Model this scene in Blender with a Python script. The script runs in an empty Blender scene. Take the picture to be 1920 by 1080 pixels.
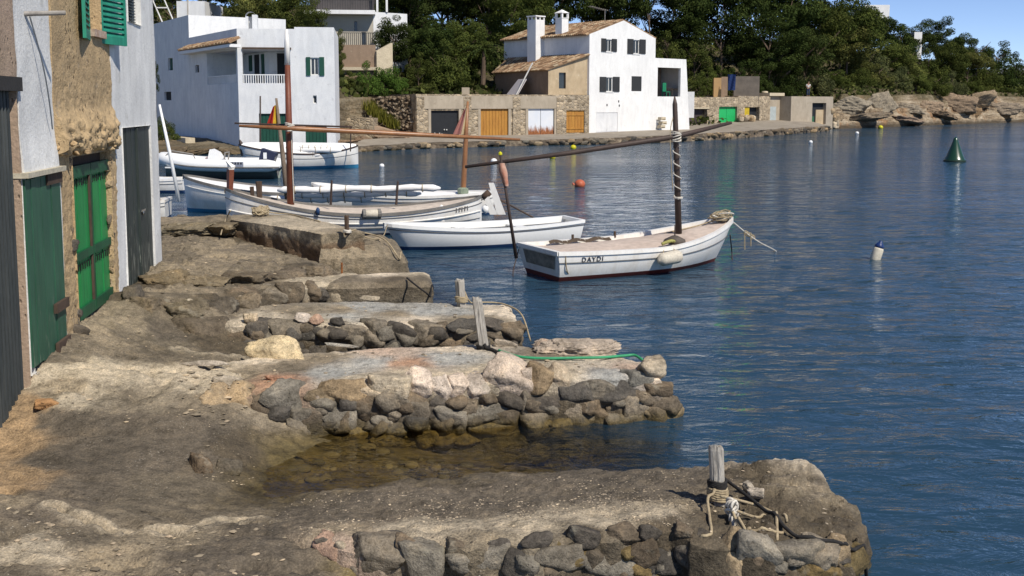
import bpy, bmesh, math, random
import numpy as np
from mathutils import Vector, Matrix

random.seed(7)
sc = bpy.context.scene
COL = sc.collection

# ------------------------------------------------------------------ camera
F = 1900.0                      # focal length in photo pixels
V0 = 395.0                      # principal row (the photo is cropped off centre)
CAMZ = 3.0
PIT = math.atan(200.0 / F)      # horizon at row 195
cam_d = bpy.data.cameras.new("camera")
cam = bpy.data.objects.new("camera", cam_d)
COL.objects.link(cam)
cam.location = (0, 0, CAMZ)
cam.rotation_euler = (math.pi / 2 - PIT, 0, 0)
cam_d.sensor_width = 36
cam_d.lens = 36 * F / 1920
cam_d.shift_y = -(540 - V0) / 1920
cam_d.clip_start = 0.1
cam_d.clip_end = 3000
sc.camera = cam

# ------------------------------------------------------------------ light
SUN = Vector((0.64, -0.77, 0)).normalized()
EL = math.radians(48)
SUNV = Vector((SUN.x * math.cos(EL), SUN.y * math.cos(EL), math.sin(EL)))
world = bpy.data.worlds.new("World")
sc.world = world
world.use_nodes = True
nt = world.node_tree
bg = nt.nodes["Background"]
sky = nt.nodes.new("ShaderNodeTexSky")
sky.sky_type = 'NISHITA'
sky.sun_disc = False
sky.sun_elevation = EL
sky.sun_rotation = math.atan2(SUN.x, SUN.y)
sky.air_density = 0.5
sky.dust_density = 0.0
sky.ozone_density = 3.5
sky.altitude = 300
tint = nt.nodes.new("ShaderNodeVectorMath")      # the same slight violet cast over the whole sky
tint.operation = 'MULTIPLY'
tint.inputs[1].default_value = (1.02, 0.95, 0.96)
nt.links.new(sky.outputs[0], tint.inputs[0])
nt.links.new(tint.outputs[0], bg.inputs[0])
bg.inputs[1].default_value = 0.135
sl = bpy.data.lights.new("sun", 'SUN')
sl.energy = 4.5
sl.angle = math.radians(0.5)
sl.color = (1.0, 0.93, 0.82)
so = bpy.data.objects.new("sun", sl)
COL.objects.link(so)
so.rotation_euler = SUNV.to_track_quat('Z', 'Y').to_euler()
sc.view_settings.view_transform = 'Standard'
sc.view_settings.look = 'None'
sc.view_settings.exposure = 0.2
sc.view_settings.gamma = 1.0
sc.view_settings.use_curve_mapping = False
sc.render.engine = 'CYCLES'
sc.cycles.use_denoising = True
sc.cycles.max_bounces = 6
sc.cycles.transparent_max_bounces = 12
sc.cycles.caustics_reflective = False
sc.cycles.caustics_refractive = False

# ------------------------------------------------------------------ photo geometry
FW = Vector((0, math.cos(PIT), -math.sin(PIT)))
UP = Vector((0, math.sin(PIT), math.cos(PIT)))
CAM = Vector((0, 0, CAMZ))

def ray(u, v):
    return FW + Vector(((u - 960) / F, 0, 0)) - UP * ((v - V0) / F)

def P(u, v, z=0.0):
    """world point at height z seen at photo pixel u, v"""
    d = ray(u, v)
    return CAM + d * ((z - CAMZ) / d.z)

def PY(u, v, y):
    d = ray(u, v)
    return CAM + d * (y / d.y)

def zat(y, v):
    k = (v - V0) / F
    return CAMZ - y * (k * math.cos(PIT) + math.sin(PIT)) / (math.cos(PIT) - k * math.sin(PIT))

def dep(p):
    return (Vector(p) - CAM).dot(FW)

# ------------------------------------------------------------------ numpy noise
_rs = np.random.RandomState(3)
_perm = _rs.permutation(512)
_perm = np.concatenate([_perm, _perm, _perm])
_grad = _rs.normal(size=(512, 3))
_grad /= np.linalg.norm(_grad, axis=1)[:, None]

def pn(x, y, z=0.0):
    x = np.asarray(x, float); y = np.asarray(y, float)
    z = np.zeros_like(x) + z
    xi = np.floor(x).astype(int); yi = np.floor(y).astype(int); zi = np.floor(z).astype(int)
    xf = x - xi; yf = y - yi; zf = z - zi
    u = xf * xf * xf * (xf * (xf * 6 - 15) + 10)
    v = yf * yf * yf * (yf * (yf * 6 - 15) + 10)
    w = zf * zf * zf * (zf * (zf * 6 - 15) + 10)
    def g(a, b, c):
        h = _perm[_perm[_perm[(xi + a) & 511] + ((yi + b) & 511)] + ((zi + c) & 511)]
        gr = _grad[h]
        return gr[..., 0] * (xf - a) + gr[..., 1] * (yf - b) + gr[..., 2] * (zf - c)
    def lerp(t, a, b): return a + t * (b - a)
    return lerp(w, lerp(v, lerp(u, g(0,0,0), g(1,0,0)), lerp(u, g(0,1,0), g(1,1,0))),
                   lerp(v, lerp(u, g(0,0,1), g(1,0,1)), lerp(u, g(0,1,1), g(1,1,1))))

def fbm(x, y, z=0.0, o=4, lac=2.1, gain=0.5, ridge=False):
    t = 0; a = 1.0
    x = np.asarray(x, float); y = np.asarray(y, float); z = np.zeros_like(x) + z
    for i in range(o):
        n = pn(x + 17.3 * i, y - 9.1 * i, z + 5.7 * i)
        t = t + a * ((0.5 - np.abs(n)) * 1.6 - 0.5 if ridge else n)
        x = x * lac; y = y * lac; z = z * lac; a *= gain
    return t

def sstep(a, b, x):
    t = np.clip((np.asarray(x, float) - a) / (b - a), 0, 1)
    return t * t * (3 - 2 * t)

# ------------------------------------------------------------------ objects
def tag(o, label=None, cat=None, group=None, kind=None):
    if label: o['label'] = label
    if cat: o['category'] = cat
    if group: o['group'] = group
    if kind: o['kind'] = kind
    return o

def thing(name, label, cat, loc, group=None):
    o = bpy.data.objects.new(name, None)
    o.empty_display_size = 0.2
    COL.objects.link(o)
    o.location = loc
    return tag(o, label, cat, group)

def base_of(parent):
    b = Vector((0, 0, 0))
    while parent is not None:
        b += parent.location
        parent = parent.parent
    return b

class MB:
    def __init__(s):
        s.v = []; s.f = []
    def add(s, vs, fs):
        n = len(s.v)
        s.v.extend([tuple(p) for p in vs])
        s.f.extend([tuple(i + n for i in f) for f in fs])
        return s
    def quad(s, a, b, c, d):
        return s.add([a, b, c, d], [(0, 1, 2, 3)])
    def hexa(s, p):
        return s.add(p, [(0, 3, 2, 1), (4, 5, 6, 7), (0, 1, 5, 4), (1, 2, 6, 5), (2, 3, 7, 6), (3, 0, 4, 7)])
    def prism(s, poly, z0, z1):
        n = len(poly)
        g = lambda z, i: z[i] if isinstance(z, (list, tuple)) else z
        vs = [(p[0], p[1], g(z0, i)) for i, p in enumerate(poly)] + [(p[0], p[1], g(z1, i)) for i, p in enumerate(poly)]
        fs = [tuple(range(n))[::-1], tuple(range(n, 2 * n))] + [(i, (i + 1) % n, n + (i + 1) % n, n + i) for i in range(n)]
        return s.add(vs, fs)
    def tube(s, pts, r, n=8, cap=True):
        pts = [Vector(p) for p in pts]
        m = len(pts)
        rr = r if isinstance(r, (list, tuple)) else [r] * m
        vs = []; fs = []
        up = None
        for i, p in enumerate(pts):
            t = (pts[min(i + 1, m - 1)] - pts[max(i - 1, 0)])
            if t.length < 1e-9: t = Vector((0, 0, 1))
            t.normalize()
            if up is None:
                up = Vector((0, 0, 1)) if abs(t.z) < 0.9 else Vector((1, 0, 0))
            a = up - t * up.dot(t)
            if a.length < 1e-6: a = t.orthogonal()
            a.normalize(); b = t.cross(a); up = a
            for k in range(n):
                th = 2 * math.pi * k / n
                vs.append(p + (a * math.cos(th) + b * math.sin(th)) * rr[i])
        for i in range(m - 1):
            for k in range(n):
                k2 = (k + 1) % n
                fs.append((i * n + k, i * n + k2, (i + 1) * n + k2, (i + 1) * n + k))
        if cap:
            fs.append(tuple(range(n))[::-1]); fs.append(tuple(range((m - 1) * n, m * n)))
        return s.add(vs, fs)
    def lathe(s, c, prof, n=20, axis=None):
        q = Matrix.Identity(3) if axis is None else Vector(axis).to_track_quat('Z', 'Y').to_matrix()
        c = Vector(c); vs = []; fs = []; m = len(prof)
        for r, z in prof:
            for k in range(n):
                th = 2 * math.pi * k / n
                vs.append(c + q @ Vector((r * math.cos(th), r * math.sin(th), z)))
        for i in range(m - 1):
            for k in range(n):
                k2 = (k + 1) % n
                fs.append((i * n + k, i * n + k2, (i + 1) * n + k2, (i + 1) * n + k))
        fs.append(tuple(range(n))[::-1]); fs.append(tuple(range((m - 1) * n, m * n)))
        return s.add(vs, fs)
    def grid(s, pts):
        """pts: list of rows of points"""
        r = len(pts); c = len(pts[0])
        return s.add([p for row in pts for p in row],
                     [(i * c + j, i * c + j + 1, (i + 1) * c + j + 1, (i + 1) * c + j) for i in range(r - 1) for j in range(c - 1)])
    def build(s, name, mat, parent=None, smooth=False, label=None, color=None, kind=None):
        me = bpy.data.meshes.new(name)
        b = base_of(parent)
        me.from_pydata([(p[0] - b.x, p[1] - b.y, p[2] - b.z) for p in s.v], [], s.f)
        if smooth: me.polygons.foreach_set('use_smooth', [True] * len(me.polygons))
        me.materials.append(mat)
        o = bpy.data.objects.new(name, me)
        COL.objects.link(o)
        if parent is not None: o.parent = parent
        if label: o['label'] = label
        if kind: o['kind'] = kind
        if color: o.color = (*color, 1)
        return o

def npmesh(name, V, Fc, mat, parent=None, smooth=True, attrs=None, kind=None, label=None):
    b = base_of(parent)
    me = bpy.data.meshes.new(name)
    V = np.asarray(V, float) - np.array([b.x, b.y, b.z])
    me.from_pydata(V.tolist(), [], np.asarray(Fc).tolist())
    if smooth: me.polygons.foreach_set('use_smooth', [True] * len(me.polygons))
    for k, a in (attrs or {}).items():
        a = np.asarray(a, float)
        if a.ndim == 2:
            at = me.attributes.new(k, 'FLOAT_COLOR', 'POINT')
            at.data.foreach_set('color', np.concatenate([a, np.ones((len(a), 1))], 1).ravel())
        else:
            at = me.attributes.new(k, 'FLOAT', 'POINT'); at.data.foreach_set('value', a)
    me.materials.append(mat)
    o = bpy.data.objects.new(name, me)
    COL.objects.link(o)
    if parent is not None: o.parent = parent
    if kind: o['kind'] = kind
    if label: o['label'] = label
    return o

def gridfaces(r, c):
    i, j = np.meshgrid(np.arange(r - 1), np.arange(c - 1), indexing='ij')
    a = (i * c + j).ravel()
    return np.stack([a, a + 1, a + c + 1, a + c], 1)

class Fr:
    """upright frame: a along the face, b inwards (away from the viewer), z up"""
    def __init__(s, O, d, inward):
        s.O = Vector((O[0], O[1], 0)); s.d = Vector((d[0], d[1], 0)).normalized()
        m = Vector((-s.d.y, s.d.x, 0))
        if m.dot(Vector((inward[0], inward[1], 0))) < 0: m = -m
        s.m = m
    def pt(s, a, b, z):
        p = s.O + s.d * a + s.m * b
        return Vector((p.x, p.y, z))
    def at(s, u, v, b=0.0):
        r = ray(u, v); o = s.O + s.m * b
        t = (o - CAM).dot(s.m) / r.dot(s.m)
        p = CAM + r * t
        return (p - o).dot(s.d), p.z
    def rect(s, u0, v0, u1, v1, b=0.0):
        um, vm = (u0 + u1) / 2, (v0 + v1) / 2
        a0 = s.at(u0, vm, b)[0]; a1 = s.at(u1, vm, b)[0]
        z1 = s.at(um, v0, b)[1]; z0 = s.at(um, v1, b)[1]
        return (min(a0, a1), max(a0, a1), z0, z1)
    def box(s, mb, a0, a1, b0, b1, z0, z1):
        p = s.pt
        return mb.hexa([p(a0, b0, z0), p(a1, b0, z0), p(a1, b1, z0), p(a0, b1, z0), p(a0, b0, z1), p(a1, b0, z1), p(a1, b1, z1), p(a0, b1, z1)])
    def wall(s, mb, a0, a1, z0, z1, holes=(), rev=0.2, b=0.0):
        A = sorted({a0, a1, *[min(max(x, a0), a1) for h in holes for x in h[:2]]})
        Z = sorted({z0, z1, *[min(max(x, z0), z1) for h in holes for x in h[2:4]]})
        p = s.pt
        for i in range(len(A) - 1):
            for j in range(len(Z) - 1):
                am = (A[i] + A[i + 1]) / 2; zm = (Z[j] + Z[j + 1]) / 2
                if any(h[0] < am < h[1] and h[2] < zm < h[3] for h in holes): continue
                mb.quad(p(A[i], b, Z[j]), p(A[i + 1], b, Z[j]), p(A[i + 1], b, Z[j + 1]), p(A[i], b, Z[j + 1]))
        for h in holes:
            x0, x1, y0, y1 = h[:4]; r = h[4] if len(h) > 4 else rev
            mb.quad(p(x0, b, y0), p(x0, b, y1), p(x0, b + r, y1), p(x0, b + r, y0))
            mb.quad(p(x1, b, y0), p(x1, b, y1), p(x1, b + r, y1), p(x1, b + r, y0))
            mb.quad(p(x0, b, y0), p(x1, b, y0), p(x1, b + r, y0), p(x0, b + r, y0))
            mb.quad(p(x0, b, y1), p(x1, b, y1), p(x1, b + r, y1), p(x0, b + r, y1))
        return mb

def spline(pts, n):
    """Catmull-Rom through pts"""
    pts = [Vector(p) for p in pts]
    q = [pts[0] * 2 - pts[1]] + pts + [pts[-1] * 2 - pts[-2]]
    out = []
    for i in range(1, len(q) - 2):
        for k in range(n):
            t = k / n
            a, b, c, d = q[i - 1], q[i], q[i + 1], q[i + 2]
            out.append(0.5 * ((2 * b) + (c - a) * t + (2 * a - 5 * b + 4 * c - d) * t * t + (3 * b - a - 3 * c + d) * t ** 3))
    out.append(pts[-1])
    return out

# ------------------------------------------------------------------ materials
class NT:
    def __init__(s, name):
        s.m = bpy.data.materials.new(name); s.m.use_nodes = True
        s.t = s.m.node_tree; s.t.nodes.clear()
        s.out = s.n('ShaderNodeOutputMaterial')
    def n(s, typ, **kw):
        nd = s.t.nodes.new(typ)
        for k, v in kw.items():
            if k in ('inp',):
                for kk, vv in v.items(): s.set(nd, kk, vv)
            else: setattr(nd, k, v)
        return nd
    def set(s, nd, key, val):
        if isinstance(val, bpy.types.NodeSocket): s.t.links.new(val, nd.inputs[key])
        else: nd.inputs[key].default_value = val
    def noise(s, scale, vec=None, detail=5, rough=0.55, dist=0.0):
        nd = s.n('ShaderNodeTexNoise', inp={'Scale': scale, 'Detail': detail, 'Roughness': rough, 'Distortion': dist})
        s.t.links.new(vec if vec is not None else s.pos(), nd.inputs['Vector'])
        return nd.outputs['Fac']
    def pos(s):
        if not hasattr(s, '_p'): s._p = s.n('ShaderNodeNewGeometry').outputs['Position']
        return s._p
    def mapv(s, scale):
        nd = s.n('ShaderNodeVectorMath', operation='MULTIPLY'); s.t.links.new(s.pos(), nd.inputs[0]); nd.inputs[1].default_value = scale
        return nd.outputs[0]
    def ramp(s, fac, stops, interp='LINEAR'):
        nd = s.n('ShaderNodeValToRGB'); s.t.links.new(fac, nd.inputs[0]); cr = nd.color_ramp; cr.interpolation = interp
        while len(cr.elements) < len(stops): cr.elements.new(0.5)
        for e, (p, c) in zip(cr.elements, stops):
            e.position = p; e.color = (*c, 1) if len(c) == 3 else c
        return nd.outputs['Color']
    def mix(s, fac, a, b, typ='MIX'):
        nd = s.n('ShaderNodeMix', data_type='RGBA', blend_type=typ)
        for k, val in ((0, fac), (6, a), (7, b)):
            if isinstance(val, bpy.types.NodeSocket): s.t.links.new(val, nd.inputs[k])
            elif k == 0: nd.inputs[0].default_value = val
            else: nd.inputs[k].default_value = (*val, 1)
        return nd.outputs[2]
    def math(s, op, a, b=0.0, c=None, clamp=False):
        nd = s.n('ShaderNodeMath', operation=op, use_clamp=clamp)
        for k, val in ((0, a), (1, b), (2, c)):
            if val is None: continue
            if isinstance(val, bpy.types.NodeSocket): s.t.links.new(val, nd.inputs[k])
            else: nd.inputs[k].default_value = val
        return nd.outputs[0]
    def bump(s, h, strength=0.5, dist=0.02, normal=None):
        nd = s.n('ShaderNodeBump', inp={'Strength': strength, 'Distance': dist}); s.t.links.new(h, nd.inputs['Height'])
        if normal is not None: s.t.links.new(normal, nd.inputs['Normal'])
        return nd.outputs['Normal']
    def pbsdf(s, col, rough=0.8, normal=None, metal=0.0, spec=0.3):
        nd = s.n('ShaderNodeBsdfPrincipled')
        s.set(nd, 'Base Color', col if isinstance(col, bpy.types.NodeSocket) else (*col, 1))
        s.set(nd, 'Roughness', rough); s.set(nd, 'Metallic', metal); s.set(nd, 'Specular IOR Level', spec)
        if normal is not None: s.t.links.new(normal, nd.inputs['Normal'])
        s.t.links.new(nd.outputs[0], s.out.inputs['Surface'])
        return nd
    def objcol(s):
        return s.n('ShaderNodeObjectInfo').outputs['Color']
    def attr(s, name):
        return s.n('ShaderNodeAttribute', attribute_name=name)
    def z(s):
        nd = s.n('ShaderNodeSeparateXYZ'); s.t.links.new(s.pos(), nd.inputs[0]); return nd.outputs['Z']

def mat(name, c1, c2=None, scale=2.0, rough=0.8, bump=0.3, bscale=20.0, bdist=0.01, stain=None, sscale=0.8, samt=0.5, spec=0.3, stretch=None, metal=0.0, fine=0.25):
    t = NT(name)
    c2 = c2 or tuple(x * 0.75 for x in c1)
    vec = t.mapv(stretch) if stretch else None
    col = t.ramp(t.noise(scale, vec, 6, 0.6), [(0.3, c2), (0.7, c1)])
    g = t.ramp(t.noise(bscale * 1.7, vec, 3), [(0.25, (1 - fine,) * 3), (0.75, (1 + fine * 0.5,) * 3)])
    col = t.mix(1.0, col, g, 'MULTIPLY')
    if stain:
        f = t.ramp(t.noise(sscale, vec, 7, 0.65), [(0.5, (0, 0, 0)), (0.68, (samt,) * 3)])
        col = t.mix(f, col, stain)
    nrm = t.bump(t.noise(bscale, vec, 8, 0.6), bump, bdist) if bump else None
    t.pbsdf(col, rough, nrm, metal, spec)
    return t.m
# ------------------------------------------------------------------ setting materials
def foreground_rock(name, bump=0.7, edge=False):
    """concrete and rock; base colour is the tone laid down per region, broken up by grit, stains and tide line"""
    t = NT(name)
    base = t.attr('tone').outputs['Color']
    n1 = t.noise(1.3, None, 8, 0.68)
    n2 = t.noise(9.0, t.mapv((1, 1, 1.6)), 8, 0.7)
    n3 = t.noise(70.0, None, 4, 0.6)
    col = t.mix(1.0, base, t.ramp(n1, [(0.28, (0.68, 0.68, 0.67)), (0.5, (1.0, 0.99, 0.97)), (0.74, (1.4, 1.36, 1.3))]), 'MULTIPLY')
    col = t.mix(1.0, col, t.ramp(n2, [(0.3, (0.5, 0.49, 0.47)), (0.5, (1, 1, 1)), (0.72, (1.5, 1.45, 1.38))]), 'MULTIPLY')
    col = t.mix(1.0, col, t.ramp(n3, [(0.3, (0.62, 0.61, 0.6)), (0.55, (1, 1, 1)), (0.75, (1.45, 1.42, 1.36))]), 'MULTIPLY')
    # pale lichen / shell grit flecks
    v = t.n('ShaderNodeTexVoronoi', inp={'Scale': 34.0}); t.t.links.new(t.pos(), v.inputs['Vector'])
    fl = t.math('MULTIPLY', t.ramp(v.outputs['Distance'], [(0.10, (1, 1, 1)), (0.2, (0, 0, 0))]), t.ramp(t.noise(3.0, None, 4), [(0.52, (0, 0, 0)), (0.66, (0.8, 0.8, 0.8))]))
    col = t.mix(fl, col, (0.42, 0.38, 0.31))
    # dark pits
    v2 = t.n('ShaderNodeTexVoronoi', inp={'Scale': 15.0}); t.t.links.new(t.pos(), v2.inputs['Vector'])
    pit = t.math('MULTIPLY', t.ramp(v2.outputs['Distance'], [(0.08, (1, 1, 1)), (0.2, (0, 0, 0))]), t.ramp(t.noise(1.7, None, 4), [(0.48, (0, 0, 0)), (0.62, (0.75, 0.75, 0.75))]))
    col = t.mix(pit, col, (0.035, 0.03, 0.024))
    # tide stain: weed film where the water reaches
    wet = t.ramp(t.math('ADD', t.z(), t.math('MULTIPLY', n1, 0.16)), [(0.08, (1, 1, 1)), (0.2, (0, 0, 0))])
    col = t.mix(t.math('MULTIPLY', wet, 0.85), col, t.ramp(n2, [(0.35, (0.028, 0.022, 0.010)), (0.7, (0.13, 0.095, 0.030))]))
    h = t.math('ADD', t.math('MULTIPLY', n2, 0.6), t.math('ADD', t.math('MULTIPLY', n3, 0.16), t.math('MULTIPLY', t.noise(28.0, None, 5, 0.65), 0.4)))
    nrm = t.bump(h, bump, 0.09)
    r = t.math('SUBTRACT', 0.92, t.math('MULTIPLY', wet, 0.5))
    b = t.pbsdf(col, 0.9, nrm); t.set(b, 'Roughness', r)
    return t.m

M_ROCK = foreground_rock('shore_rock')

def stone_mat():
    t = NT('stone')
    base = t.objcol()
    n1 = t.noise(4.0, None, 6, 0.65); n2 = t.noise(22.0, None, 7, 0.7); n3 = t.noise(80.0, None, 3)
    col = t.mix(1.0, base, t.ramp(n1, [(0.3, (0.5, 0.49, 0.47)), (0.52, (1, 1, 1)), (0.72, (1.5, 1.42, 1.3))]), 'MULTIPLY')
    col = t.mix(1.0, col, t.ramp(n2, [(0.3, (0.55, 0.54, 0.52)), (0.52, (1, 1, 1)), (0.72, (1.35, 1.33, 1.28))]), 'MULTIPLY')
    col = t.mix(1.0, col, t.ramp(n3, [(0.3, (0.7, 0.7, 0.7)), (0.6, (1.1, 1.1, 1.1))]), 'MULTIPLY')
    lich = t.ramp(t.noise(6.0, None, 5), [(0.6, (0, 0, 0)), (0.7, (0.45, 0.45, 0.45))])
    col = t.mix(lich, col, (0.33, 0.30, 0.23))
    v2 = t.n('ShaderNodeTexVoronoi', inp={'Scale': 26.0}); t.t.links.new(t.pos(), v2.inputs['Vector'])
    pit = t.math('MULTIPLY', t.ramp(v2.outputs['Distance'], [(0.1, (1, 1, 1)), (0.22, (0, 0, 0))]), t.ramp(t.noise(5.0, None, 4), [(0.48, (0, 0, 0)), (0.6, (0.8, 0.8, 0.8))]))
    col = t.mix(pit, col, (0.03, 0.026, 0.02))
    wet = t.ramp(t.math('ADD', t.z(), t.math('MULTIPLY', n1, 0.14)), [(0.09, (1, 1, 1)), (0.2, (0, 0, 0))])
    col = t.mix(t.math('MULTIPLY', wet, 0.8), col, t.ramp(n2, [(0.35, (0.028, 0.021, 0.009)), (0.7, (0.17, 0.12, 0.035))]))
    h = t.math('ADD', n2, t.math('MULTIPLY', n3, 0.25))
    b = t.pbsdf(col, 0.85, t.bump(h, 0.8, 0.03)); t.set(b, 'Roughness', t.math('SUBTRACT', 0.9, t.math('MULTIPLY', wet, 0.45)))
    return t.m
M_STONE = stone_mat()

# ------------------------------------------------------------------ ground of the foreshore (one sheet, runs on under the water)
DK = (0.142, 0.119, 0.090); BR = (0.182, 0.152, 0.110); TN = (0.27, 0.224, 0.158); LT = (0.46, 0.395, 0.295)
OR = (0.31, 0.22, 0.13); SB = (0.21, 0.165, 0.075); GB = (0.10, 0.081, 0.056); SD = (0.05, 0.065, 0.055)
GP = [  # u, v, z, tone
 # first slip
 (0, 855, .2, OR), (45, 800, .34, OR), (70, 765, .42, OR), (30, 900, .24, OR), (0, 945, .34, TN),
 (105, 750, .42, TN), (250, 748, .42, BR), (380, 752, .4, BR), (110, 790, .36, DK), (250, 800, .33, DK), (370, 800, .31, DK),
 (120, 860, .28, DK), (250, 860, .25, DK), (340, 850, .22, DK), (440, 850, .16, GB), (478, 880, .02, GB), (470, 930, .0, GB),
 (420, 915, .08, BR), (300, 910, .18, BR), (150, 920, .26, DK), (60, 960, .33, DK), (250, 975, .22, BR), (380, 960, .12, BR),
 (480, 975, .17, BR), (500, 1000, .24, DK), (300, 1010, .27, TN), (150, 1005, .32, BR), (60, 1030, .36, LT), (0, 1000, .37, BR), (0, 1080, .4, BR),
 (200, 1060, .35, TN), (420, 1045, .32, DK), (420, 1080, .33, DK), (520, 1020, .3, DK), (560, 1090, .25, DK), (300, 1120, .36, BR), (0, 1200, .42, BR), (400, 1250, .35, BR),
 # pale concrete sill
 (80, 700, .60, LT), (200, 700, .55, LT), (330, 700, .49, LT), (120, 735, .53, LT), (250, 735, .47, LT), (380, 735, .44, LT), (420, 705, .45, LT),
 # second slip
 (85, 668, .68, BR), (130, 630, .70, BR), (160, 605, .72, TN), (205, 580, .7, TN), (180, 640, .6, TN), (260, 640, .5, BR), (330, 650, .42, BR),
 (250, 610, .58, TN), (300, 612, .53, DK), (325, 608, .515, DK), (355, 600, .53, DK), (300, 680, .46, BR), (400, 675, .42, BR), (420, 650, .32, GB), (470, 660, .25, GB), (600, 660, .05, GB), (800, 650, -.3, SB),
 # rock shelf
 (245, 560, .75, GB), (300, 575, .70, BR), (380, 575, .66, BR), (300, 560, .73, BR), (420, 560, .62, GB), (450, 548, .6, GB),
 (270, 530, .74, GB), (320, 540, .72, TN), (400, 535, .68, BR), (500, 548, .5, GB), (600, 556, .3, GB),
 (300, 505, .76, TN), (400, 510, .74, TN), (500, 500, .7, BR), (580, 502, .64, GB), (620, 515, .5, GB),
 (320, 480, .77, BR), (420, 480, .74, TN), (520, 480, .7, TN), (590, 486, .66, BR), (310, 450, .80, BR), (400, 455, .78, TN), (470, 462, .74, BR),
 (320, 425, .8, GB), (420, 425, .8, GB),
]
UW = [  # under water: u, v at the water plane, depth
 (560, 880, -.10, SB), (700, 880, -.22, SB), (900, 855, -.30, SB), (1100, 850, -.34, SB), (1230, 840, -.5, SB), (600, 915, -.06, SB), (800, 890, -.2, SB), (1290, 850, -.75, SD), (1400, 830, -1.1, SD),
 (1000, 660, -.5, SD), (1050, 640, -.8, SD), (1000, 570, -1.0, SD), (850, 540, -.7, SD), (820, 490, -1.1, SD), (1700, 1000, -1.1, SD), (1700, 900, -1.4, SD),
 (1100, 560, -1.5, SD), (1300, 700, -1.5, SD), (1000, 480, -1.5, SD), (500, 385, -.9, SD), (350, 385, -.7, SD), (700, 410, -.9, SD), (1000, 1150, -.2, SB), (1500, 1150, -.7, SD), (700, 1150, .15, SB), (1300, 1300, -.5, SD),
 (1900, 700, -2., SD), (1900, 500, -2., SD), (1200, 400, -2.2, SD), (600, 360, -1.5, SD), (300, 360, -1.3, SD),
]
_c = []
for u, v, z, tn in GP + [(a, b, 0, d) for a, b, c, d in UW]:
    _c.append((*P(u, v, z)[:2], z, *tn))
_c = np.array(_c)
for k, (a, b, c, d) in enumerate(UW): _c[len(GP) + k, 2] = c
# a few points behind the boathouse fronts
_c = np.concatenate([_c, np.array([[-6.5, y, .6 + .02 * y / 2, *BR] for y in (5, 8, 11, 14, 17, 20)])])
_x, _y = _c[:, 0], _c[:, 1]
_D = np.hypot(_x[:, None] - _x, _y[:, None] - _y)
_W = np.linalg.solve(_D + np.eye(len(_c)) * -0.04, _c[:, 2] - 0)
def ground_h(x, y):
    sh = x.shape; x = x.ravel(); y = y.ravel()
    out = np.zeros(len(x)); tone = np.zeros((len(x), 3))
    wx = x + 0.22 * fbm(x * 2, y * 2, 3.3, 6, gain=.6); wy = y + 0.22 * fbm(x * 2, y * 2, 8.8, 6, gain=.6)
    for s in range(0, len(x), 20000):
        e = slice(s, s + 20000)
        out[e] = np.hypot(x[e, None] - _x, y[e, None] - _y) @ _W
        d = np.hypot(wx[e, None] - _x, wy[e, None] - _y) + 0.02
        w = d ** -8; w /= w.sum(1)[:, None]
        tone[e] = w @ _c[:, 3:]
    return out.reshape(sh), tone

gx = np.arange(-6.6, 7.5, 0.033); gy = np.concatenate([np.arange(3.6, 12, 0.033), np.arange(12, 25.5, 0.06)])
GX, GY = np.meshgrid(gx, gy)
GZ, GT = ground_h(GX, GY)
land = sstep(-.15, .15, GZ)
rough = 0.055 * fbm(GX * 1.4, GY * 1.8, 0, 5) + 0.060 * fbm(GX * 2.6, GY * 4.2, 2.0, 5, ridge=True) + 0.022 * fbm(GX * 11, GY * 13, 5.0, 3) - 0.05 * sstep(.16, .34, fbm(GX * 2.0, GY * 3.4, 11.0, 4))
smooth_slip = np.exp(-(((GX + 2.7) / 1.0) ** 2 + ((GY - 7.6) / 1.1) ** 2))
GZ = GZ + rough * (0.35 + 0.65 * land) * (1 - 0.8 * smooth_slip)
# bedding steps in the rock shelf
shelf = sstep(11.5, 12.5, GY) * sstep(20.5, 19, GY) * land
lv = GZ + 0.14 * fbm(GX * 0.7, GY * 2.0, 1.0, 4); st_ = 0.085; fr_ = (lv / st_) % 1
GZ = GZ + shelf * 0.8 * ((np.floor(lv / st_) + sstep(.38, .62, fr_) - .5) * st_ - lv + .0)
pu = P(326, 607, .52)
GZ = GZ - .05 * np.exp(-(((GX - pu.x) / .34) ** 2 + ((GY - pu.y) / .5) ** 2) ** 2)
def crack(pts, wdt, dp, lip):
    global GZ, GT
    q = [P(u, v, .25) for u, v in pts]
    D = np.full(GX.shape, 9.0)
    wx = GX + 0.05 * fbm(GX * 5, GY * 5, 1, 3); wy = GY + 0.05 * fbm(GX * 5, GY * 5, 7, 3)
    for a, b in zip(q[:-1], q[1:]):
        ex, ey = b.x - a.x, b.y - a.y
        t = np.clip(((wx - a.x) * ex + (wy - a.y) * ey) / (ex * ex + ey * ey), 0, 1)
        D = np.minimum(D, np.hypot(wx - a.x - t * ex, wy - a.y - t * ey))
    GZ = GZ - dp * np.exp(-(D / wdt) ** 2) + lip * np.exp(-((D - wdt * 2.6) / (wdt * 1.5)) ** 2)
    k = np.exp(-((D - wdt * 2.2) / (wdt * 1.6)) ** 2).ravel()[:, None] * 0.75
    GT = GT * (1 - k) + np.array(LT) * k
crack([(95, 965), (170, 990), (260, 1003), (340, 997), (390, 965), (480, 945)], 0.024, 0.075, 0.02)
crack([(330, 690), (420, 690), (500, 672), (560, 668)], 0.024, 0.05, 0.03)
ground = npmesh('ground', np.stack([GX, GY, GZ], -1).reshape(-1, 3), gridfaces(len(gy), len(gx)), M_ROCK, attrs={'tone': GT}, kind='structure')

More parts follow.
